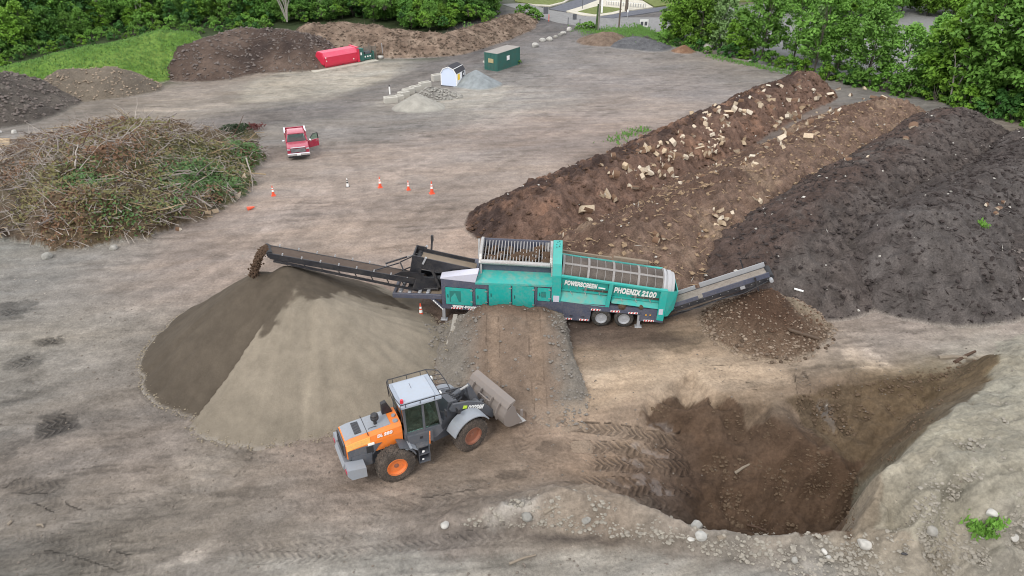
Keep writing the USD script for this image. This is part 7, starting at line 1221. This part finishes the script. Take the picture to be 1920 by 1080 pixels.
for (px, py, w, lb) in [(1100, 398, 30, 'single long pale log at the near end of the grey strip between the brown rows'), (403, 399, 16, 'cut pale log end on the right foot of the brush pile'), (446, 369, 16, 'white chunk at the right edge of the brush pile'), (458, 332, 14, 'white crumpled chunk by the green sprays at the pile edge'), (390, 400, 12, 'flat pale wood piece near the right foot of the brush pile'), (10, 273, 30, 'long pale curved log at the left photo edge'), (335, 432, 14, 'short pale stick end at the near foot of the brush pile')]:
    q = hit_top(px, py)[0]; s = w / px_scale(q); t = thing('wood_chunk', lb, 'log', q + (0, 0, s * .18), px % 180, None, s, (20, 5)); w_, b_ = log_shape(int(px) % 7 + 10); part(t, 'wood', w_, M_LOG); part(t, 'bark', b_, M_BARKL)
# clods, sticks and chips on the windrows and banks: nobody could count them
def litter(hname, R_or_f, bb, n, mat, size, seed, sticks=.5, name='litter', lo=.1, tall=1.0):
    rr = np.random.default_rng(seed); f = R_or_f; x, y = rr.uniform(bb[0], bb[2], n), rr.uniform(bb[1], bb[3], n); h = f(x, y); k = h > lo; x, y = x[k], y[k]; z = ground_at(x, y) + h[k]; ns = len(x); V, F = [], []
    base = np.array([[1, 0, 0], [-1, 0, 0], [0, 1, 0], [0, -1, 0], [0, 0, 1], [0, 0, -1]], float); fo = np.array([[0, 2, 4], [2, 1, 4], [1, 3, 4], [3, 0, 4], [2, 0, 5], [1, 2, 5], [3, 1, 5], [0, 3, 5]])
    st = rr.random(ns) < sticks; s = size * (.4 + rr.random(ns) ** 2 * 1.3); sc = np.where(st[:, None], np.stack([s * 2.2, s * .16, s * .16], 1), np.stack([s, s * .8, s * .6], 1)); a = rr.random(ns) * 6.283; e = rr.normal(0, .35, ns)
    B = base[None] * sc[:, None, :] * (1 + .25 * rr.random((ns, 6, 1))); ce, se, ca, sa = np.cos(e), np.sin(e), np.cos(a), np.sin(a); X, Z = B[..., 0] * ce[:, None] - B[..., 2] * se[:, None], B[..., 0] * se[:, None] + B[..., 2] * ce[:, None]; Y = B[..., 1]
    P = np.stack([X * ca[:, None] - Y * sa[:, None] + x[:, None], X * sa[:, None] + Y * ca[:, None] + y[:, None], Z + z[:, None] + .03 + .1 * size], -1).reshape(-1, 3); Fc = (np.arange(ns)[:, None, None] * 6 + fo[None]).reshape(-1, 3)
    part(stage.GetPrimAtPath('/World/' + hname), name, (P, Fc), mat, kind='stuff')
C_DARK = varied('dark_compost_clod', S(66, 59, 57), S(134, 124, 118), .95, 9.0); C_BROWN = varied('brown_compost_clod', S(58, 45, 40), S(142, 112, 90), .95, 9.0); C_STRAW = varied('straw_and_clod', S(78, 62, 54), S(186, 160, 130), .95, 9.0); C_CHIP = varied('wood_chips', S(92, 78, 68), S(190, 172, 150), .95, 9.0); C_WHITE = varied('white_scraps', S(196, 190, 180), S(226, 222, 214), .8, 6.0)
for hn, R, mat, n, sz, st in (('brown_windrow', R1, C_BROWN, 15000, .13, .4), ('straw_windrow', R2, C_STRAW, 16000, .13, .5), ('black_windrow', RA, C_DARK, 24000, .12, .55), ('black_windrow_001', RB, C_DARK, 24000, .12, .55), ('black_windrow_002', RC, C_DARK, 12000, .12, .55)):
    litter(hn, R[0], R[1], n, mat, sz, len(hn) + n % 7, st); litter(hn, R[0], R[1], 500 if 'black' in hn else 900, C_WHITE, .09, 5 + len(hn), .3, 'scrap')
f_, b_ = ridge_fn([(578, 46, 4.4, 8), (640, 42, 4.2, 7.5), (700, 46, 3.8, 7), (760, 58, 3.0, 6.5), (830, 62, 2.6, 5.5), (890, 50, 2.4, 5), (945, 32, 2.4, 5), (975, 24, 1.8, 4)], 1.2, 4, .7); litter('chip_bank', f_, b_, 14000, C_CHIP, .22, 9, .65)
f_, b_ = ridge_fn([(-60, 150, 4.2, 8), (8, 135, 4.0, 7.5)], 1.3, 1); litter('dark_soil_heap', f_, b_, 3500, C_DARK, .2, 21, .3); f_, b_ = ridge_fn([(120, 130, 3.3, 6.0), (205, 126, 3.0, 6.0)], 1.35, 2); litter('tan_soil_heap', f_, b_, 2500, C_CHIP, .14, 22, .3)
f_, b_ = ridge_fn([(215, 112, 2.6, 5), (300, 92, 3.4, 5.5), (380, 72, 4.4, 8.5), (455, 52, 4.6, 9.5), (530, 54, 4.6, 9.0), (560, 60, 4.2, 8)], 1.2, 3, .9); litter('dark_bank', f_, b_, 8000, C_DARK, .2, 10, .5)
litter('stone_heap', stony_h, (8, 27, 19.5, 37.5), 2600, C_BROWN, .06, 12, .4)
# boards, branches and scraps lying about
P_OLD = paint('grey_driftwood', S(150, 138, 122), .9, .4, S(110, 98, 86), sc=5)
for a, b, t, lb in [((1020, 962), (1090, 925), .10, 'pale stick leaning out of the gravel ridge'), ((1345, 1011), (1388, 1003), .10, 'pale board at the pit rim'), ((1180, 972), (1240, 955), .05, 'thin crooked branch on the pit rim'), ((1378, 888), (1405, 872), .07, 'short pale stick on the dark pit floor'), ((1760, 672), (1812, 672), .14, 'dark log at the head of the pale bank'), ((1790, 680), (1828, 660), .10, 'dark branch poking from the top of the bank'), ((1400, 985), (1440, 1000), .05, 'brown twig at the foot of the dark slope'), ((1850, 970), (1895, 985), .04, 'dry grey branch beside the green weed'), ((955, 1058), (1005, 1042), .05, 'brown branch on the pale track at the photo bottom'), ((15, 985), (22, 978), .06, 'short yellow stick at the left photo edge'), ((70, 985), (82, 990), .05, 'small yellow stick near the left track')]:
    A_, B_ = hit(*a)[0], hit(*b)[0]; mid = (A_ + B_) / 2 + np.array([.04, .05, .06]); one('stick', MB().tube([A_ + (0, 0, .03), mid, B_ + (0, 0, .05)], [t, t * .85, t * .6], 7), P_OLD if 'pale' in lb or 'yellow' in lb or 'grey' in lb else ST['brown'], lb, 'stick')
q = hit(1697, 1040)[0]; v, f = STN[3]; one('boot', (v * (.16, .08, .07) + q + (0, 0, .05), f), P_BLACK, 'black rag shaped scrap among the stones below the pit', 'scrap')
